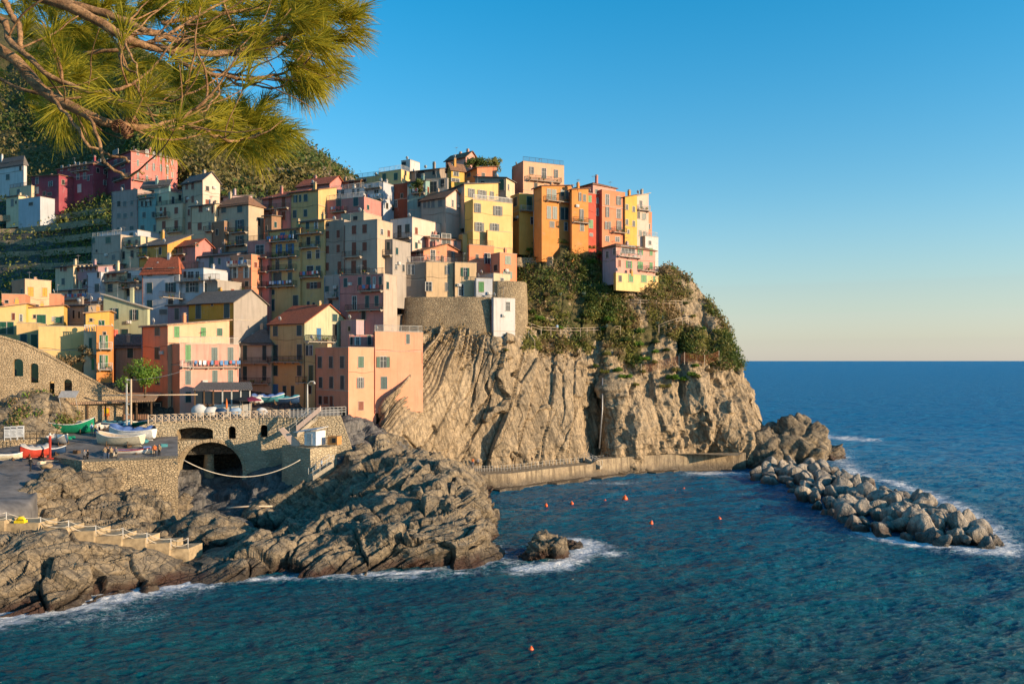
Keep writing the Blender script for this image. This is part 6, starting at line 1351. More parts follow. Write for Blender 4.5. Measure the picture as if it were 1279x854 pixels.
# grey awning panel by the arches
mb = MB(); q = W(88, 491, 114.5); mb.prism([(-1.3, 0, .3), (1.25, 0, .3), (1.25, -.9, -.6), (-1.3, -.9, -.6)], (0, 0, .06)); mb.tube([(-1.2, -.8, -.55), (-1.2, -.1, -2.6)], .04, 5); mb.tube([(1.15, -.8, -.55), (1.15, -.1, -2.6)], .04, 5)
o = mb.build('awning', M['tarp_grey']); o.location = q; tag(o, 'small grey awning sheet in front of the niche', 'awning')
# gantry: two tall posts with cross pieces and a long boom
e = empty('boat_hoist', W(161, 531, 116), R(-8), 'tall twin post boat hoist with a long horizontal boom', 'hoist')
for k in (-1, 1): mb = MB(); mb.box(-.09, .09, -.09, .09, 0, 6.7); o = mb.build('mast', M['old_white' if k < 0 else 'wood_pale'], e); o.location = (.33*k, 0, 0)
mb = MB()
for z_ in (1.5, 3.0, 4.35, 6.5): mb.box(-.239, .239, -.06, .06, z_, z_+.16)
mb.build('cross_piece', M['old_white'], e)
mb = MB(); mb.tube([(-6.0, .2, 4.25), (10.5, .2, 4.5)], .085, 6); mb.build('boom', M['wood_pale'], e)
mb = MB()
for q1 in (Vector((-9, 6, 6.2)), Vector((7, 5, 8.4))): mb.tube([Vector((0, 0, 6.6)).lerp(q1, t)-Vector((0, 0, 2.0*t*(1-t))) for t in np.linspace(0, 1, 10)], .03, 4)
mb.build('cable', M['grey_metal'], e)
# red post
mb = MB(); mb.box(-.1, .1, -.1, .1, 0, 2.9, 0); mb.box(-.3, .3, -.3, .3, 0, .12, 0); mb.cyl((0, 0, 2.9), .13, .35, 8, 1); o = mb.build('marker_post', [M['red_paint'], M['old_white']]); o.location = W(62.5, 573, 100.6); tag(o, 'red and white post beside the red bowed boat', 'post')
mb = MB(); mb.box(-2.4, 2.4, -.08, .08, 0, .14); o = mb.build('timber_beam', M['wood_pale']); o.location = W(80, 576, 101.2); o.rotation_euler = (0, 0, R(5)); tag(o, 'pale timber beam on the ground behind the rubble wall', 'beam')
for i, (px, py, Y, L, rz) in enumerate(((118, 548.5, 111, 5.5, 4), (112, 555, 108.8, 6, -3), (100, 572, 103.4, 5, 6))):
    mb = MB(); mb.box(-L/2, L/2, -.07, .07, 0, .07); o = mb.build('slipway_rail', M['grey_metal']); c = W(px, py, Y); o.location = (c.x, c.y, c.z+.02); o.rotation_euler = (0, 0, R(rz)); tag(o, ['rear pale rail set in the yard surface', 'middle pale rail set in the yard surface', 'front pale rail in the yard behind the people'][i], 'rail', None)
# signs row behind the ramp
for i, (px, py, w_) in enumerate(((9.3, 550, .85), (17.3, 549.5, .85), (26, 549, .85))):
    mb = MB(); mb.box(-w_/2, w_/2, -.03, .03, .35, 1.8, 0); mb.box(-w_/2+.1, w_/2-.1, -.045, -.031, 1.45, 1.65, 1)
    for k in range(5): mb.box(-w_/2+.12, w_/2-.12-.1*(k % 3), -.045, -.031, .55+k*.16, .6+k*.16, 1)
    mb.box(-w_/2, -w_/2+.06, -.02, .02, 0, .349, 0); mb.box(w_/2-.06, w_/2, -.02, .02, 0, .349, 0)
    o = mb.build('information_sign', [M['paint_white'], M['cloth_grey']]); o.location = W(px, py, 103.2); tag(o, ['leftmost', 'middle', 'rightmost'][i]+' of the three white notice panels on the low stone wall', 'sign', 'white notice panels on the low wall')
    # panels stand on the low wall
mb = MB(); o_ = W(-20, 552, 103.6)
for i in range(12):
    x = i*.85; mb.box(x-.03, x+.03, -.03, .03, 0, 1.45)
for z_ in (.5, 1.0, 1.42): mb.tube([(0, 0, z_), (9.6, 0, z_)], .03, 4)
o = mb.build('iron_railing', M['iron']); o.location = o_; tag(o, 'dark iron railing behind the three white notice panels', 'railing')
# glazed veranda with a dark awning roof in front of the pink house
e, on = frame_obj(250, 512, 119, -8, 'veranda', 'glazed restaurant veranda with a dark slanting roof against the pink house', 'veranda')
a0, a1 = on(246, 512)[0], on(314, 512)[0]; mb = MB(); mb.add([(a0-.3, -1.6, 3.1), (a1+.5, -1.6, 3.1), (a1-.4, 2, 4.1), (a0, 2, 4.1), (a0-.3, -1.6, 2.96), (a1+.5, -1.6, 2.96), (a1-.4, 2, 3.96), (a0, 2, 3.96)], [(0, 1, 2, 3), (4, 5, 6, 7), (0, 1, 5, 4), (1, 2, 6, 5), (2, 3, 7, 6), (3, 0, 4, 7)]); mb.build('roof', M['slate'], e)
for i in range(7):
    x = a0+(a1-a0)*i/6; mb = MB(); mb.box(-.09, .09, -.09, .09, -1, 2.96); o = mb.build('column', M['old_white'] if i > 2 else M['wood_dark'], e); o.location = (x, -1.2, 0)
    if i < 6: mb = MB(); x2 = a0+(a1-a0)*(i+1)/6; mb.box(x+.1, x2-.1, -1.18, -1.14, .9, 2.8); mb.build('pane', M['glass'], e); mb = MB(); mb.box(x+.1, x2-.1, -1.2, -1.1, -1, .89); mb.build('panel', M['wood_dark'] if i < 2 else M['old_white'], e)
# umbrellas and a moped sized row of covered things on the piazza
def parasol(px, py, Y, col, label, r=1.5, closed=False):
    e = empty('parasol', W(px, py, Y), 0, label, 'parasol'); mb = MB(); mb.cyl((0, 0, 0), .04, 2.3, 6); mb.build('pole', M['wood_pale'], e); mb = MB(); n = 8
    if closed: mb.tube([(0, 0, 2.4), (0, 0, 1.9), (0, 0, 1.2), (0, 0, .9)], [.03, .12, .17, .1], 8)
    else: mb.add([(0, 0, 2.45)]+[(r*math.cos(2*math.pi*i/n), r*math.sin(2*math.pi*i/n), 1.95) for i in range(n)]+[(r*math.cos(2*math.pi*i/n), r*math.sin(2*math.pi*i/n), 1.78) for i in range(n)], [(0, 1+i, 1+(i+1) % n) for i in range(n)]+[(1+i, 9+i, 9+(i+1) % n, 1+(i+1) % n) for i in range(n)])
    mb.build('canopy', M[col], e)
plain('cloth_wine', (.16, .02, .05), .85)
parasol(303, 516, 117.5, 'cloth_black', 'dark open parasol behind the bridge fence'); parasol(314, 515.5, 118, 'cloth_wine', 'wine red open parasol behind the bridge fence'); parasol(283, 518, 116.6, 'cloth_orange', 'bright red orange folded parasol behind the fence', closed=True)
for px, s_, c, lab in ((249, 1.3, 'tarp_white', 'big white covered mound behind the fence at the left'), (263, 1.0, 'tarp_white', 'white tarpaulin heap right of the big covered mound'), (276, .9, 'hull_navy', 'dark covered heap left of the red parasol'), (294, .9, 'cloth_lblue', 'pale blue covered table in front of the veranda'), (327, .9, 'tarp_white', 'pale tarpaulin beside the dark boat stern')):
    mb = MB(); bm = None; mb.ball((0, 0, .3), .8, 0, 12, 8, (1.2, .8, .9)); o = mb.build('covered_heap', M[c]); V = np.array([v.co[:] for v in o.data.vertices]); V += fbm(V*2+px, 3, 2)[:, None]*.16
    for v, q in zip(o.data.vertices, V): v.co = q
    o.location = W(px, 516.5, 116.5); o.scale = (s_, s_, s_); tag(o, lab, 'heap')
# lamp post on the piazza
e = empty('street_lamp', W(384, 517, 117.5), 0, 'pale post with a curved lamp arm on the piazza', 'lamp'); mb = MB(); mb.tube([(0, 0, 0), (0, 0, 3), (0, 0, 4.4)], [.14, .1, .07], 8); mb.tube([(0, 0, 4.3), (.4, 0, 4.8), (1.0, 0, 4.8)], .05, 6); mb.build('pole', M['old_white'], e); mb = MB(); mb.cyl((1.0, 0, 4.45), .22, .3, 8, 0, .08); mb.build('lamp_shade', M['old_white'], e)
# white hut with solar sheet
e = empty('hut', W(388.5, 556, 109.5), R(-22), 'small white hut with a slanting sheet roof beside the ravine', 'hut'); mb = MB(); mb.box(-.95, .95, -.2, 2, 0, 1.95, 0); mb.build('wall', M['paint_white'], e)
mb = MB(); mb.add([(-2.6, -.5, 1.75), (1.3, -.5, 2.3), (1.3, 2.2, 2.5), (-2.6, 2.2, 1.95), (-2.6, -.5, 1.67), (1.3, -.5, 2.22), (1.3, 2.2, 2.42), (-2.6, 2.2, 1.87)], [(0, 1, 2, 3), (4, 5, 6, 7), (0, 1, 5, 4), (1, 2, 6, 5), (2, 3, 7, 6), (3, 0, 4, 7)]); mb.build('roof', M['tarp_white'], e)
mb = MB(); mb.box(-.5, .3, -.24, -.201, .1, 1.6); mb.build('door', M['old_white'], e)
mb = MB(); mb.prism([(0, 0, 0), (1.0, 0, 0), (1.0, 0, .5), (-1.3, 0, 2.6), (-1.9, 0, 2.3)], (0, .25, 0)); o = mb.build('sloping_parapet', M['shell']); o.location = W(365, 557, 110.5); tag(o, 'sloping pale parapet left of the white hut', 'wall')
mb = MB(); mb.prism([(0, 0, 0), (3.4, 0, 2.9), (3.4, 0, 3.6), (0, 0, .8)], (0, .3, 0)); o = mb.build('sloping_parapet', M['shell']); o.location = W(370, 539, 112.6); tag(o, 'long pale stair parapet rising to the piazza', 'wall')
e = empty('crate', W(415, 555.5, 109.5), R(-18), 'orange wooden crate with a dark opening on the pier block', 'crate'); mb = MB(); mb.box(-.75, .75, 0, 1.2, 0, 1.15, 0); mb.build('box', M['wood_orange'] if 'wood_orange' in M else M['shell'], e); mb = MB(); mb.box(-.05, .55, -.03, -.002, .3, .95); mb.build('opening', M['dark_opening'], e)  # opening is a near-black plate; the hole's shade is put into its colour
# mooring chain across the ravine
p0, p1 = W(229, 574, 101.2), W(375, 574, 107.5); mb = MB(); sag = W(303, 595, 104.5); mid = (p0+p1)/2; dz = (mid.z-sag.z)
pts = [p0.lerp(p1, t)-Vector((0, 0, 4*t*(1-t)*dz)) for t in np.linspace(0, 1, 28)]; mb.tube([q-p0 for q in pts], .055, 6); o = mb.build('mooring_rope', M['rope']); o.location = p0; tag(o, 'thick pale rope hanging across the dark ravine', 'rope')
mb = MB(); mb.tube([(0, 0, 0), (2.5, .5, .1), (5.6, 1.2, 0)], .12, 6); o = mb.build('driftwood', M['wood_pale']); o.location = W(283, 634, 104); tag(o, 'driftwood log lying across the ravine floor', 'log')

# path railings on the cliff ------------------------------------
def path_rail(pts, label, mat='wood_pale', h=1.0, mids=1, spread=1.6):
    P = [W(*p) for p in pts]; e = empty('railing', P[0], 0, label, 'railing'); acc = []
    for a, b in zip(P[:-1], P[1:]):
        n = max(1, int((b-a).length/spread)); acc += [a.lerp(b, i/n) for i in range(n)]
    acc.append(P[-1])
    for q in acc: mb = MB(); mb.box(-.05, .05, -.05, .05, -.6, h+.04); o = mb.build('post', M[mat], e); o.location = q-P[0]
    mb = MB()
    for k in range(mids+1): mb.tube([q-P[0]+Vector((0, 0, h*(k+1)/(mids+1))) for q in acc], .045, 4)
    mb.build('rails', M[mat], e)
SP = lambda *L: [(x, y, surf(x, y, 3)-.3) for x, y in L]
path_rail(SP((652, 407), (676, 415), (700, 416), (725, 416), (750, 415), (775, 413.5)), 'wooden railing along the cliff path level with the plain white cabin')
path_rail(SP((782, 381), (800, 381), (820, 381.5), (852, 382)), 'short railing high on the bushy tip of the headland')
path_rail(SP((823, 412), (832, 408), (845, 404), (860, 402)), 'pale handrail climbing the bare rocky knob')
path_rail([(660, 420, 151.5), (668, 432, 151)], 'short slanting handrail below the wooden railing')
e = empty('net_fence', W(801, 467, surf(801, 467)-.5), 0, 'sagging orange net fence among the bushes on the headland', 'fence'); P = [W(x, y, surf(x, y)-.5) for x, y in ((801, 467), (822, 462), (848, 456), (855, 452), (880, 455), (898, 450))]
for q in P: mb = MB(); mb.box(-.05, .05, -.05, .05, -.5, 2.); o = mb.build('post', M['wood_pale'], e); o.location = q-P[0]
mb = MB(); Q = catmull(np.array([tuple(q-P[0]) for q in P]), 60)
for k in range(9):
    mb.tube([(x, y, z+.1+1.75*k/8) for x, y, z in Q], .018, 3)
for x, y, z in Q: mb.tube([(x, y, z+.1), (x, y, z+1.85)], .018, 3)
mb.build('net', M['net_orange'] if 'net_orange' in M else M['tile_red'], e)
# drain pipe in the notch
mb = MB(); a, b = W(752.5, 472, 155.5), W(748.5, 560, 153.6); mb.tube([Vector((0, 0, 0)), (b-a)*.45+Vector((.25, 0, 0)), b-a], .14, 7); o = mb.build('drain_pipe', M['grey_metal']); o.location = a; tag(o, 'long pale drain pipe running down the cliff notch', 'pipe')
# iron rod across the lower cliff
# ---------------------------------------------------------------- plants
def bush_mesh(seed, mat, n=650, leaf=.16, flat=.75, lumps=7):
    r = np.random.default_rng(seed); C = r.normal(0, .42, (lumps, 3)); C[:, 2] = np.abs(C[:, 2])*flat; rad = r.uniform(.3, .6, lumps)
    i = r.integers(0, lumps, n); d = r.normal(0, 1, (n, 3)); d /= np.linalg.norm(d, axis=1)[:, None]; P = C[i]+d*(rad[i]*r.uniform(.55, 1.05, n))[:, None]; P[:, 2] = np.abs(P[:, 2])
    a = d+r.normal(0, .7, (n, 3)); a /= np.linalg.norm(a, axis=1)[:, None]; b = np.cross(a, r.normal(0, 1, (n, 3))); b /= np.linalg.norm(b, axis=1)[:, None]; s = r.uniform(.6, 1.2, n)*leaf
    A, B_ = a*s[:, None], b*(s*.42)[:, None]; V = np.stack([P-A, P+B_, P+A, P-B_], 1).reshape(-1, 3); return mesh_np('foliage', V, np.arange(len(V)).reshape(-1, 4), M[mat], False)
def agave_mesh(seed, n=26):
    r = random.Random(seed); mb = MB()
    for i in range(n):
        q = r.uniform(0, 6.28); el_ = r.uniform(.25, 1.35); L = r.uniform(.7, 1.1); d = Vector((math.cos(q)*math.cos(el_), math.sin(q)*math.cos(el_), math.sin(el_))); s = Vector((-math.sin(q), math.cos(q), 0))*.075
        m_ = d*L*.5+Vector((0, 0, .05)); t = d*L-Vector((0, 0, .12*L)); mb.add([-s*.6, s*.6, m_+s, m_-s, t, Vector((0, 0, -.04))+m_*.98], [(0, 1, 2, 3), (3, 2, 4), (0, 3, 5), (1, 2, 5)], 0)
    return mb.mesh('agave', M['leaf_agave'])
stem = MB(); 
for q in (0, 2.1, 4.2): stem.tube([(0, 0, -.5), (.12*math.cos(q), .12*math.sin(q), .1), (.3*math.cos(q), .3*math.sin(q), .5)], [.06, .045, .02], 5)
stem_me = stem.mesh('stem', M['wood_dark'])
KIND = {k: [bush_mesh(s, m_) for s in range(3)] for k, m_ in (('dark', 'leaf_dark'), ('olive', 'leaf_olive'), ('green', 'leaf_green'), ('dry', 'leaf_dry'))}
AG = [agave_mesh(s) for s in range(2)]
LAB = dict(dark='dark green shrub growing on the headland slope', olive='olive green shrub growing on the headland slope', green='bright green shrub growing on the headland slope', dry='dry brown shrub growing on the headland slope')
def shrub(px, py, s, kind, flat=.8):
    m_ = (np.abs(proj[:, 0]-px) < 3)*(np.abs(proj[:, 1]-py) < 3)*(CP[:, 1] < 180); ix = np.where(m_)[0]
    if len(ix) == 0: return
    i = ix[np.argmin(CP[ix, 1])]; p = CP[i]
    if kind == 'agave': o = bpy.data.objects.new('agave', AG[rd.randrange(2)]); link(o); tag(o, 'grey green agave rosette on the headland slope', 'agave', 'agaves on the headland')
    else:
        o = empty('shrub', (0, 0, 0), 0, LAB[kind], 'shrub', 'shrubs on the headland, '+kind); c = bpy.data.objects.new('foliage', KIND[kind][rd.randrange(3)]); link(c, o); c = bpy.data.objects.new('stem', stem_me); link(c, o)
    o.location = (p[0], p[1]-.15*s, p[2]-.05); o.rotation_euler = (0, 0, rd.uniform(0, 6)); o.scale = (s, s, s*flat)
for px, py, s, k in [(655, 300, 2.4, 'dark'), (672, 296, 2.6, 'olive'), (690, 300, 2.2, 'dry'), (706, 302, 2.6, 'olive'), (722, 306, 2.8, 'olive'), (738, 308, 2.6, 'green'), (715, 322, 3., 'olive'), (735, 326, 3., 'green'), (750, 316, 2.2, 'dark'), (728, 342, 2.6, 'dark'), (745, 342, 2.4, 'olive'), (708, 340, 2.2, 'dry'),
    (650, 290, 2.2, 'dark'), (660, 312, 1.8, 'green'), (668, 388, 2.2, 'dark'), (676, 396, 2.2, 'green'), (664, 402, 2.0, 'olive'), (684, 402, 1.6, 'olive'), (740, 372, 3.0, 'dark'), (750, 385, 3., 'dark'), (762, 378, 2.2, 'olive'), (735, 392, 2.2, 'dark'), (760, 398, 2.6, 'green'), (775, 405, 2.6, 'olive'), (790, 398, 2.4, 'dark'), (800, 412, 2.6, 'green'), (785, 422, 2.6, 'dark'), (802, 430, 2.4, 'green'), (826, 366, 2.2, 'olive'), (838, 362, 1.9, 'dark'), 
    (835, 345, 1.8, 'olive'), (846, 352, 1.7, 'dark'), (842, 335, 1.8, 'green'), (858, 378, 1.5, 'dark'), (850, 366, 1.5, 'olive'), (868, 395, 1.5, 'olive'), (880, 408, 1.6, 'green'), (876, 420, 1.8, 'dark'), (866, 410, 1.6, 'dark'), (890, 425, 1.5, 'olive'), (850, 412, 1.7, 'green'), (838, 416, 1.8, 'olive'), (822, 425, 1.8, 'dark'), (808, 446, 2., 'green'), (820, 450, 1.8, 'olive'), (790, 445, 2., 'dark'), (775, 440, 2.2, 'dry'), (760, 445, 2., 'olive'), (758, 430, 2, 'dry'), (742, 432, 2, 'olive'), (725, 425, 1.9, 'dry'), (708, 428, 1.9, 'olive'), (690, 424, 1.8, 'dry'), (675, 428, 1.7, 'olive'), (700, 438, 1.6, 'olive'), (722, 440, 1.7, 'dry'),
    (770, 460, 2.2, 'green'), (782, 468, 2., 'green'), (795, 478, 1.8, 'olive'), (840, 470, 2.6, 'green'), (852, 476, 2.4, 'green'), (862, 466, 2.2, 'green'), (848, 462, 2.2, 'olive'), (875, 468, 1.8, 'olive'), (888, 462, 1.6, 'dry'), (832, 480, 1.8, 'olive'), (745, 455, 1.8, 'dark'), (755, 462, 1.8, 'olive'), (880, 448, 1.6, 'olive'), (895, 442, 1.4, 'dry'), (640, 425, 1.3, 'dry'), (655, 432, 1.3, 'olive'), (630, 437, 1.1, 'olive'), (690, 350, 1.8, 'dry'), (700, 362, 1.8, 'olive'), (715, 370, 1.8, 'olive'), (680, 366, 1.8, 'dry'), (690, 385, 1.8, 'olive'), (706, 392, 1.6, 'olive'), (722, 398, 1.6, 'dark'), (830, 328, 1.4, 'olive'), (762, 372, 1.4, 'dark'), (775, 371, 1.3, 'green'), (790, 371, 1.4, 'olive'), (806, 371, 1.4, 'dark'), (820, 370, 1.4, 'green'), (665, 418, 1.4, 'green'), (680, 412, 1.4, 'dark'), (700, 408, 1.6, 'green'), (735, 405, 1.8, 'olive'), (752, 412, 1.8, 'green'), (805, 462, 1.8, 'olive'), (870, 455, 1.7, 'green'), (830, 440, 1.8, 'dark'), (815, 438, 1.6, 'green'), (860, 442, 1.6, 'dark')]: shrub(px, py, s*.6, k)
for px, py, s in [(705, 350, 1.4), (718, 352, 1.5), (728, 356, 1.5), (712, 360, 1.3), (740, 358, 1.4), (700, 366, 1.2), (732, 366, 1.3), (752, 455, 1.3), (748, 448, 1.3), (760, 452, 1.2), (765, 455, 1.2), (820, 402, 1.2), (830, 398, 1.3), (842, 408, 1.2), (838, 428, 1.2), (850, 404, 1.1), (756, 408, 1.1), (770, 392, 1.2), (690, 312, 1.2), (738, 462, 1.1)]: shrub(px, py, s, 'agave')
# trees by the harbour houses
def tree(px, py, Y, h, r, kind, label, n=2600, leaf=.2, name='tree', seed=1, lean=0):
    c = W(px, py, Y); e = empty(name, c, 0, label, 'tree'); mb = MB(); rr = random.Random(seed); mb.tube([(0, 0, -.4), (.1, 0, h*.3), (lean*.5, .1, h*.6), (lean, 0, h*.85)], [.16, .13, .09, .04], 7)
    for k in range(7):
        z = h*rr.uniform(.35, .75); q = rr.uniform(0, 6.3); mb.tube([(lean*z/h, 0, z), (lean*z/h+math.cos(q)*r*.4, math.sin(q)*r*.4, z+h*.1), (lean+math.cos(q)*r*.8, math.sin(q)*r*.8, z+h*.17)], [.06, .04, .015], 5)
    mb.build('trunk', M['wood_dark'], e); g = np.random.default_rng(seed); L = 14; C = g.normal(0, 1, (L, 3))*[r*.45, r*.4, h*.17]+[lean, 0, h*.7]; rad = g.uniform(.25, .5, L)*r
    i = g.integers(0, L, n); d = g.normal(0, 1, (n, 3)); d /= np.linalg.norm(d, axis=1)[:, None]; P = C[i]+d*(rad[i]*g.uniform(.5, 1.1, n))[:, None]; a = g.normal(0, 1, (n, 3)); a /= np.linalg.norm(a, axis=1)[:, None]; b = np.cross(a, d); b /= np.linalg.norm(b, axis=1)[:, None]+1e-6; s = g.uniform(.6, 1.2, n)*leaf
    A, B_ = a*s[:, None], b*(s*.45)[:, None]; V = np.stack([P-A, P+B_, P+A, P-B_], 1).reshape(-1, 3); link(bpy.data.objects.new('crown', mesh_np('crown', V, np.arange(len(V)).reshape(-1, 4), M[kind], False)), e)
tree(181, 493, 118.5, 4.0, 3.0, 'leaf_green', 'bushy garden tree in front of the orange pink house', seed=2)
tree(103, 474, 121.3, 5.6, 1.2, 'leaf_dry', 'tall thin dry palm like plant beside the ochre wall', n=900, seed=3, lean=.5)
tree(80, 462, 121.6, 1.8, 2.0, 'leaf_dry', 'low rust coloured bush under the ochre wall', n=900, seed=4, name='bush')
tree(604, 213, 183, 2.6, 2.2, 'leaf_dark', 'roof garden tree right of the topmost pink house', n=1400, seed=5, leaf=.25)
tree(618, 213, 184, 2.4, 1.9, 'leaf_olive', 'second roof garden tree beside the peach cube house', n=1200, seed=6, leaf=.25)
tree(590, 212, 182, 2.2, 1.6, 'leaf_dark', 'third roof garden tree, nearest the topmost pink house', n=1000, seed=8, leaf=.25)
tree(524, 243, 168, 3.6, 1.6, 'leaf_dark', 'small palm like tree on the teal house balcony', n=500, seed=7, leaf=.35)

# clutter on the yard
for k, (px, py, Y, c1, lab) in enumerate(((96, 566, 104.5, 'wood_dark', 'dark wooden crate on the yard near the two people at the corner'), (184, 561, 107, 'tarp_blue', 'blue plastic crate by the stern of the cream boat'), (188, 566, 105.6, 'wood_pale', 'pale fish box near the right end of the rubble wall'), (52, 580, 98.5, 'wood_pale', 'pale crate beside the ramp below the red boat'), (205, 558, 108.2, 'tarp_teal', 'teal crate at the foot of the bridge'), (150, 541, 113.8, 'wood_dark', 'dark crate behind the boat with the blue cover'))):
    e = empty('crate', W(px, py, Y), rd.uniform(0, 3), lab, 'crate'); mb = MB(); w_ = .4
    for a_ in (-1, 1): mb.box(-w_, w_, a_*.26-.02, a_*.26+.02, .02, .4); mb.box(a_*w_-.02, a_*w_+.02, -.239, .239, .02, .4)
    mb.box(-w_+.021, w_-.021, -.239, .239, .02, .05); mb.build('box', M[c1], e)
for px, py, Y, c1, lab in ((86, 548, 110.8, 'hull_green', 'heap of green net beside the green boat'), (178, 552, 109.5, 'tarp_teal', 'teal net heap behind the cream boat'), (58, 583, 97.5, 'cloth_tan', 'brown net heap at the ramp edge under the red post'), (140, 569, 104.6, 'rope', 'pale heap of rope behind the people at the wall')):
    mb = MB(); mb.ball((0, 0, .1), .6, 0, 14, 9, (1.3, .9, .55)); o = mb.build('net_heap', M[c1]); V = np.array([v.co[:] for v in o.data.vertices]); V += fbm(V*3+px, 3, 2)[:, None]*.13
    for v, q in zip(o.data.vertices, V): v.co = q
    o.location = W(px, py, Y); tag(o, lab, 'net')
# ================================================================ the pine bough in the foreground
m, t, b = nodes('pine_bark', .9, .15); v = pos(t)
a = mix(t, ramp(t, noise(t, v, 22, 5, .7), [(.35, 0), (.65, 1)]), (.20, .105, .05), (.44, .26, .13)); a = mix(t, ramp(t, noise(t, v, 60, 4, .8), [(.4, .6), (.55, 0)]), a, (.07, .04, .022))
t.links.new(a, b.inputs['Base Color']); bump(t, b, noise(t, v, 45, 5, .75), .8, .012)
pine = empty('pine_tree', (-3.6, 2.6, 19.3), 0, 'pine bough with long yellow green needles hanging over the upper left of the view', 'tree')
PO = pine.location
tr = MB(); tr.tube([Vector(q)-PO for q in ((-3.6, 2.6, 18.6), (-3.5, 2.7, 20.5), (-3.2, 2.9, 22.4), (-2.9, 3.2, 23.9), (-2.5, 3.4, 25.6))], [.2, .17, .13, .10, .05], 12); tr.build('trunk', M['pine_bark'], pine)
pr = random.Random(11)
def wob(pts, n, amp, ph):
    Q = catmull(np.array([tuple(p) for p in pts]), n); t_ = np.linspace(0, 1, n); 
    Q += (fbm(np.stack([t_*7+ph, t_*0, t_*0+ph], 1), 3, int(ph*10) % 97)*amp)[:, None]*np.array([.3, .6, 1]); return [Vector(q) for q in Q]
br_n = [0]
def branch(pts, r0, r1, n=26, amp=.018, name='branch', parent=None):
    P = [W(*p)-PO for p in pts]; br_n[0] += 1; Q = wob(P, n, amp, br_n[0]*3.7); mb = MB(); rs = [r0+(r1-r0)*i/(n-1) for i in range(n)]; rs = [x*(1+.10*math.sin(i*2.1+br_n[0])) for i, x in enumerate(rs)]
    mb.tube(Q, rs, 9); mb.build(name, M['pine_bark'], parent or pine); return Q
main = []
main.append(branch([(-420, 60, 3.2), (-150, 10, 3.15), (0, 62, 3.0), (60, 118, 2.95), (110, 143, 2.9), (150, 155, 2.9), (190, 160, 2.95), (230, 158, 3.0)], .027, .011))
main.append(branch([(-420, -60, 3.5), (-100, -40, 3.5), (70, 0, 3.4), (130, 28, 3.4), (160, 50, 3.4), (200, 62, 3.45), (260, 71, 3.5), (310, 62, 3.6), (350, 48, 3.7), (390, 36, 3.8)], .026, .009, 34))
main.append(branch([(40, -15, 3.7), (100, 8, 3.7), (150, 26, 3.7), (190, 42, 3.7), (215, 50, 3.8), (260, 60, 3.9)], .022, .012))
main.append(branch([(-300, 40, 3.0), (-20, 20, 3.0), (10, 50, 2.95), (35, 72, 2.9), (70, 98, 2.9), (110, 112, 2.9), (150, 108, 2.95), (170, 102, 3.0)], .014, .005))
main.append(branch([(62, 118, 2.9), (75, 140, 2.85), (95, 165, 2.8), (120, 185, 2.8), (145, 195, 2.8), (162, 201, 2.8)], .007, .004))
main.append(branch([(106, 145, 2.8), (118, 165, 2.75), (128, 190, 2.75), (142, 212, 2.75), (158, 218, 2.75), (172, 216, 2.75), (182, 213, 2.78)], .006, .004))
main.append(branch([(5, 0, 3.1), (15, 20, 3.1), (25, 48, 3.05), (31, 62, 3.05)], .012, .008))
main.append(branch([(-60, 90, 3.1), (10, 105, 3.05), (60, 118, 3.0), (100, 122, 3.0), (140, 128, 3.0), (180, 134, 3.0), (215, 126, 3.0), (232, 118, 3.05)], .007, .004))
main.append(branch([(155, 48, 3.3), (162, 72, 3.25), (172, 95, 3.2), (182, 128, 3.2)], .006, .003))
main.append(branch([(160, 50, 3.3), (150, 70, 3.3), (170, 90, 3.25), (190, 108, 3.2), (207, 120, 3.2)], .005, .003))
main.append(branch([(200, 62, 3.45), (240, 85, 3.4), (290, 95, 3.45), (330, 98, 3.5), (355, 92, 3.55), (378, 68, 3.6)], .010, .004))
main.append(branch([(230, 72, 3.5), (270, 90, 3.6), (300, 104, 3.6), (340, 112, 3.6)], .007, .003))
main.append(branch([(190, 158, 2.95), (220, 150, 3.0), (250, 132, 3.0), (268, 116, 3.0)], .007, .003))
main.append(branch([(225, 158, 3.0), (262, 163, 3.05), (290, 172, 3.1), (310, 170, 3.2), (330, 160, 3.3)], .008, .003))
main.append(branch([(105, 68, 3.5), (150, 62, 3.5), (200, 48, 3.5), (250, 20, 3.6), (290, -5, 3.7)], .009, .005))
main.append(branch([(200, 30, 3.8), (260, 20, 3.9), (320, 10, 4.0), (380, 15, 4.0), (430, 22, 4.0)], .010, .004))
main.append(branch([(0, -30, 3.9), (120, -30, 3.9), (240, -18, 4.0), (340, -20, 4.1), (420, -25, 4.1)], .018, .006))
# random side twigs, drooping and curling
tips = []
for k in range(120):
    b_ = main[pr.choice([0, 0, 1, 1, 1, 2, 3, 5, 7, 10, 11, 12, 13, 14, 15, 16])]; i = pr.randrange(int(len(b_)*.3), len(b_)); p = b_[i]; L = pr.uniform(.12, .42); q = pr.uniform(0, 6.28)
    d = Vector((pr.uniform(.1, 1), pr.uniform(-.6, .6), pr.uniform(-.9, .55))).normalized(); P = [p]; 
    cur = Vector((pr.uniform(-.3, .3), pr.uniform(-.3, .3), pr.uniform(.1, .8)))
    for s_ in range(6): d = (d+cur*.16+Vector((pr.gauss(0, .13), pr.gauss(0, .13), pr.gauss(0, .13)))).normalized(); P.append(P[-1]+d*L/6)
    r0 = pr.uniform(.0025, .0055); mb = MB(); mb.tube([Vector(x) for x in catmull(np.array([tuple(x) for x in P]), 14)], [r0*(1-.55*j/13) for j in range(14)], 6); 
    ok_ = (HY-(P[-1].z+PO.z-CAMZ)/(P[-1].y+PO.y)*F) < 205-max(0, (P[-1].x+PO.x)/(P[-1].y+PO.y)*F+CX-300)*.5
    ok_ = ok_ and (P[-1].x+PO.x)/(P[-1].y+PO.y)*F+CX < 455
    if k < 98 and ok_: mb.build('twig', M['pine_bark'], pine)
    tips.append((P[-1], d))
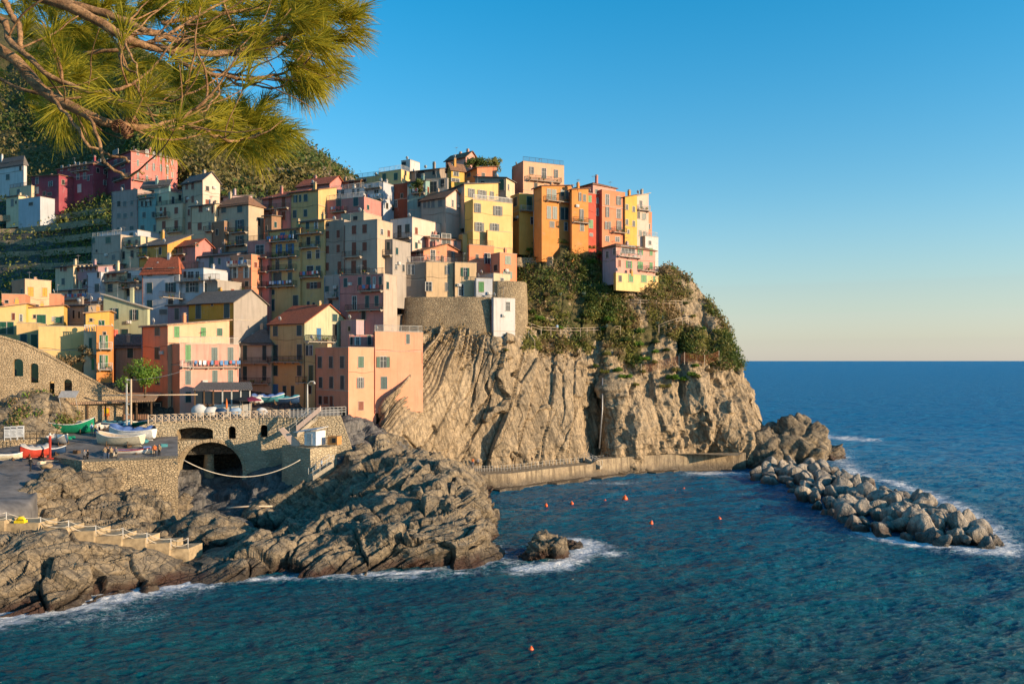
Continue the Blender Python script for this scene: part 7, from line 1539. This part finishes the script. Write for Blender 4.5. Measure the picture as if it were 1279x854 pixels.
# needle tufts: (px, py, Y range, direction) clusters
nr = np.random.default_rng(21); segs = []
def tuft(p, d, n=80, L=.12, cone=.75, w=.00135):
    p = np.array(p); d = np.array(d)/np.linalg.norm(d)
    t_ = nr.uniform(0, 1, n)**.8; base = p+d*(t_*.10)[:, None]-d*.05
    a = nr.normal(0, 1, (n, 3)); a -= (a@d)[:, None]*d; a /= np.linalg.norm(a, axis=1)[:, None]
    sp = nr.uniform(.25, cone, n)*(1.25-t_*.6); v = d*np.cos(sp)[:, None]+a*np.sin(sp)[:, None]; v[:, 2] -= .04
    LL = L*nr.uniform(.7, 1.15, n); mid = base+v*(LL*.55)[:, None]; tip = base+v*LL[:, None]+np.array([0, 0, -.10])*(LL**1.0)[:, None]+nr.normal(0, .003, (n, 3))
    s = np.cross(v, nr.normal(0, 1, (n, 3))); s /= np.linalg.norm(s, axis=1)[:, None]; s *= w
    segs.append(np.stack([base-s, base+s, mid+s, mid-s], 1)); segs.append(np.stack([mid-s, mid+s, tip+s*.3, tip-s*.3], 1))
def cluster(px, py, rx, ry, Y0, Y1, n, dx, dz, **kw):
    for k in range(n):
        q = nr.uniform(0, 6.28); r_ = math.sqrt(nr.uniform(0, 1)); x = px+rx*r_*math.cos(q); y = py+ry*r_*math.sin(q); Y = nr.uniform(Y0, Y1); p = W(x, y, Y)-PO
        d = (dx+nr.normal(0, .35), nr.normal(0, .45), dz+nr.normal(0, .35)); tuft(p, d, **kw)
cluster(392, 20, 48, 42, 3.5, 4.1, 30, 1, .12); cluster(430, 25, 18, 28, 3.6, 4.0, 8, 1.2, .15); cluster(385, 75, 38, 34, 3.4, 3.9, 20, .9, -.3); cluster(372, 98, 26, 16, 3.4, 3.8, 9, .8, -.8)
cluster(330, 22, 55, 32, 3.6, 4.2, 26, .8, .2); cluster(250, 12, 70, 24, 3.8, 4.4, 24, .6, .3); cluster(150, 8, 80, 22, 3.9, 4.5, 30, .5, .3); cluster(50, 18, 70, 32, 3.9, 4.6, 32, .4, .1)
cluster(328, 165, 30, 16, 3.1, 3.5, 11, .9, -.1); cluster(305, 182, 24, 12, 3.1, 3.4, 5, .6, -.7); cluster(300, 140, 40, 20, 3.4, 3.9, 13, .6, .2); cluster(270, 165, 28, 16, 3.2, 3.6, 4, .7, .0)
cluster(100, 92, 28, 12, 3.1, 3.5, 7, .6, .4); cluster(85, 135, 40, 14, 3.2, 3.7, 4, .1, -.8); cluster(170, 88, 18, 14, 3.3, 3.6, 4, .3, -.5); cluster(25, 95, 40, 35, 3.8, 4.5, 12, .3, -.1)
cluster(230, 105, 50, 30, 3.7, 4.3, 14, .5, .0); cluster(130, 60, 80, 30, 4.0, 4.6, 22, .4, .0); cluster(60, 120, 70, 30, 4.2, 4.8, 10, .4, -.1); cluster(205, 165, 30, 14, 3.4, 3.8, 4, .7, -.2); cluster(245, 60, 60, 26, 4.0, 4.6, 14, .5, .1)
cluster(120, 40, 120, 40, 4.4, 5.0, 40, .4, .1); cluster(300, 45, 60, 30, 4.2, 4.8, 22, .5, .1)
for p, d in [q for q in tips if (q[0].x+PO.x)/(q[0].y+PO.y)*F+CX < 455 and (HY-(q[0].z+PO.z-CAMZ)/(q[0].y+PO.y)*F) < 190-max(0, (q[0].x+PO.x)/(q[0].y+PO.y)*F+CX-300)*.55][::3]: tuft(tuple(p), tuple(d), n=55)
V = np.concatenate(segs).reshape(-1, 3); link(bpy.data.objects.new('needles', mesh_np('needles', V, np.arange(len(V)).reshape(-1, 4), M['needle'], False)), pine)
# cones
def cone(px, py, Y, s, rot):
    mb = MB(); r = random.Random(int(px))
    for k in range(70):
        f = k/70; z = (f-.5)*2; q = k*2.4; rad = math.sqrt(max(0, 1-z*z*.85))*.55; o_ = Vector((rad*.55*math.cos(q), rad*.55*math.sin(q), z*.75)); d = Vector((math.cos(q), math.sin(q), .55)).normalized(); s_ = Vector((-math.sin(q), math.cos(q), 0))*.16
        t_ = o_+d*rad*.7; up_ = Vector((0, 0, .07)); mb.add([o_-s_*.5, o_+s_*.5, t_+s_, t_-s_, t_+s_*.8-up_, t_-s_*.8-up_], [(0, 1, 2, 3), (3, 2, 4, 5), (0, 1, 4, 5)], 0)
    mb.ball((0, 0, 0), .42, 0, 8, 6, (.8, .8, 1.5)); o = mb.build('pine_cone', M['cone_scale'] if 'cone_scale' in M else M['pine_bark'], pine); o.location = W(px, py, Y)-PO; o.scale = (s, s, s); o.rotation_euler = rot
cone(148, 157, 2.86, .034, (2.4, .3, .2)); cone(158, 164, 2.84, .032, (2.9, -.4, .6)); cone(165, 152, 2.92, .03, (1.9, .5, 0)); cone(198, 173, 3.3, .026, (2.6, .2, .2))
# ground under the pine, off to the left of the view
bankg = MB(); bankg.add([(-9, -8, 20.0), (-3.3, -8, 19.6), (-3.2, 3.2, 19.0), (-8, 4.6, 19.2), (-12, -8, 0), (-3.0, -8, -2), (-3.4, 2.9, -2), (-12, 5, -2)], [(0, 1, 2, 3), (0, 1, 5, 4), (1, 2, 6, 5), (2, 3, 7, 6), (3, 0, 4, 7)])
tag(bankg.build('terrain', M['shore_rock']), kind='structure')
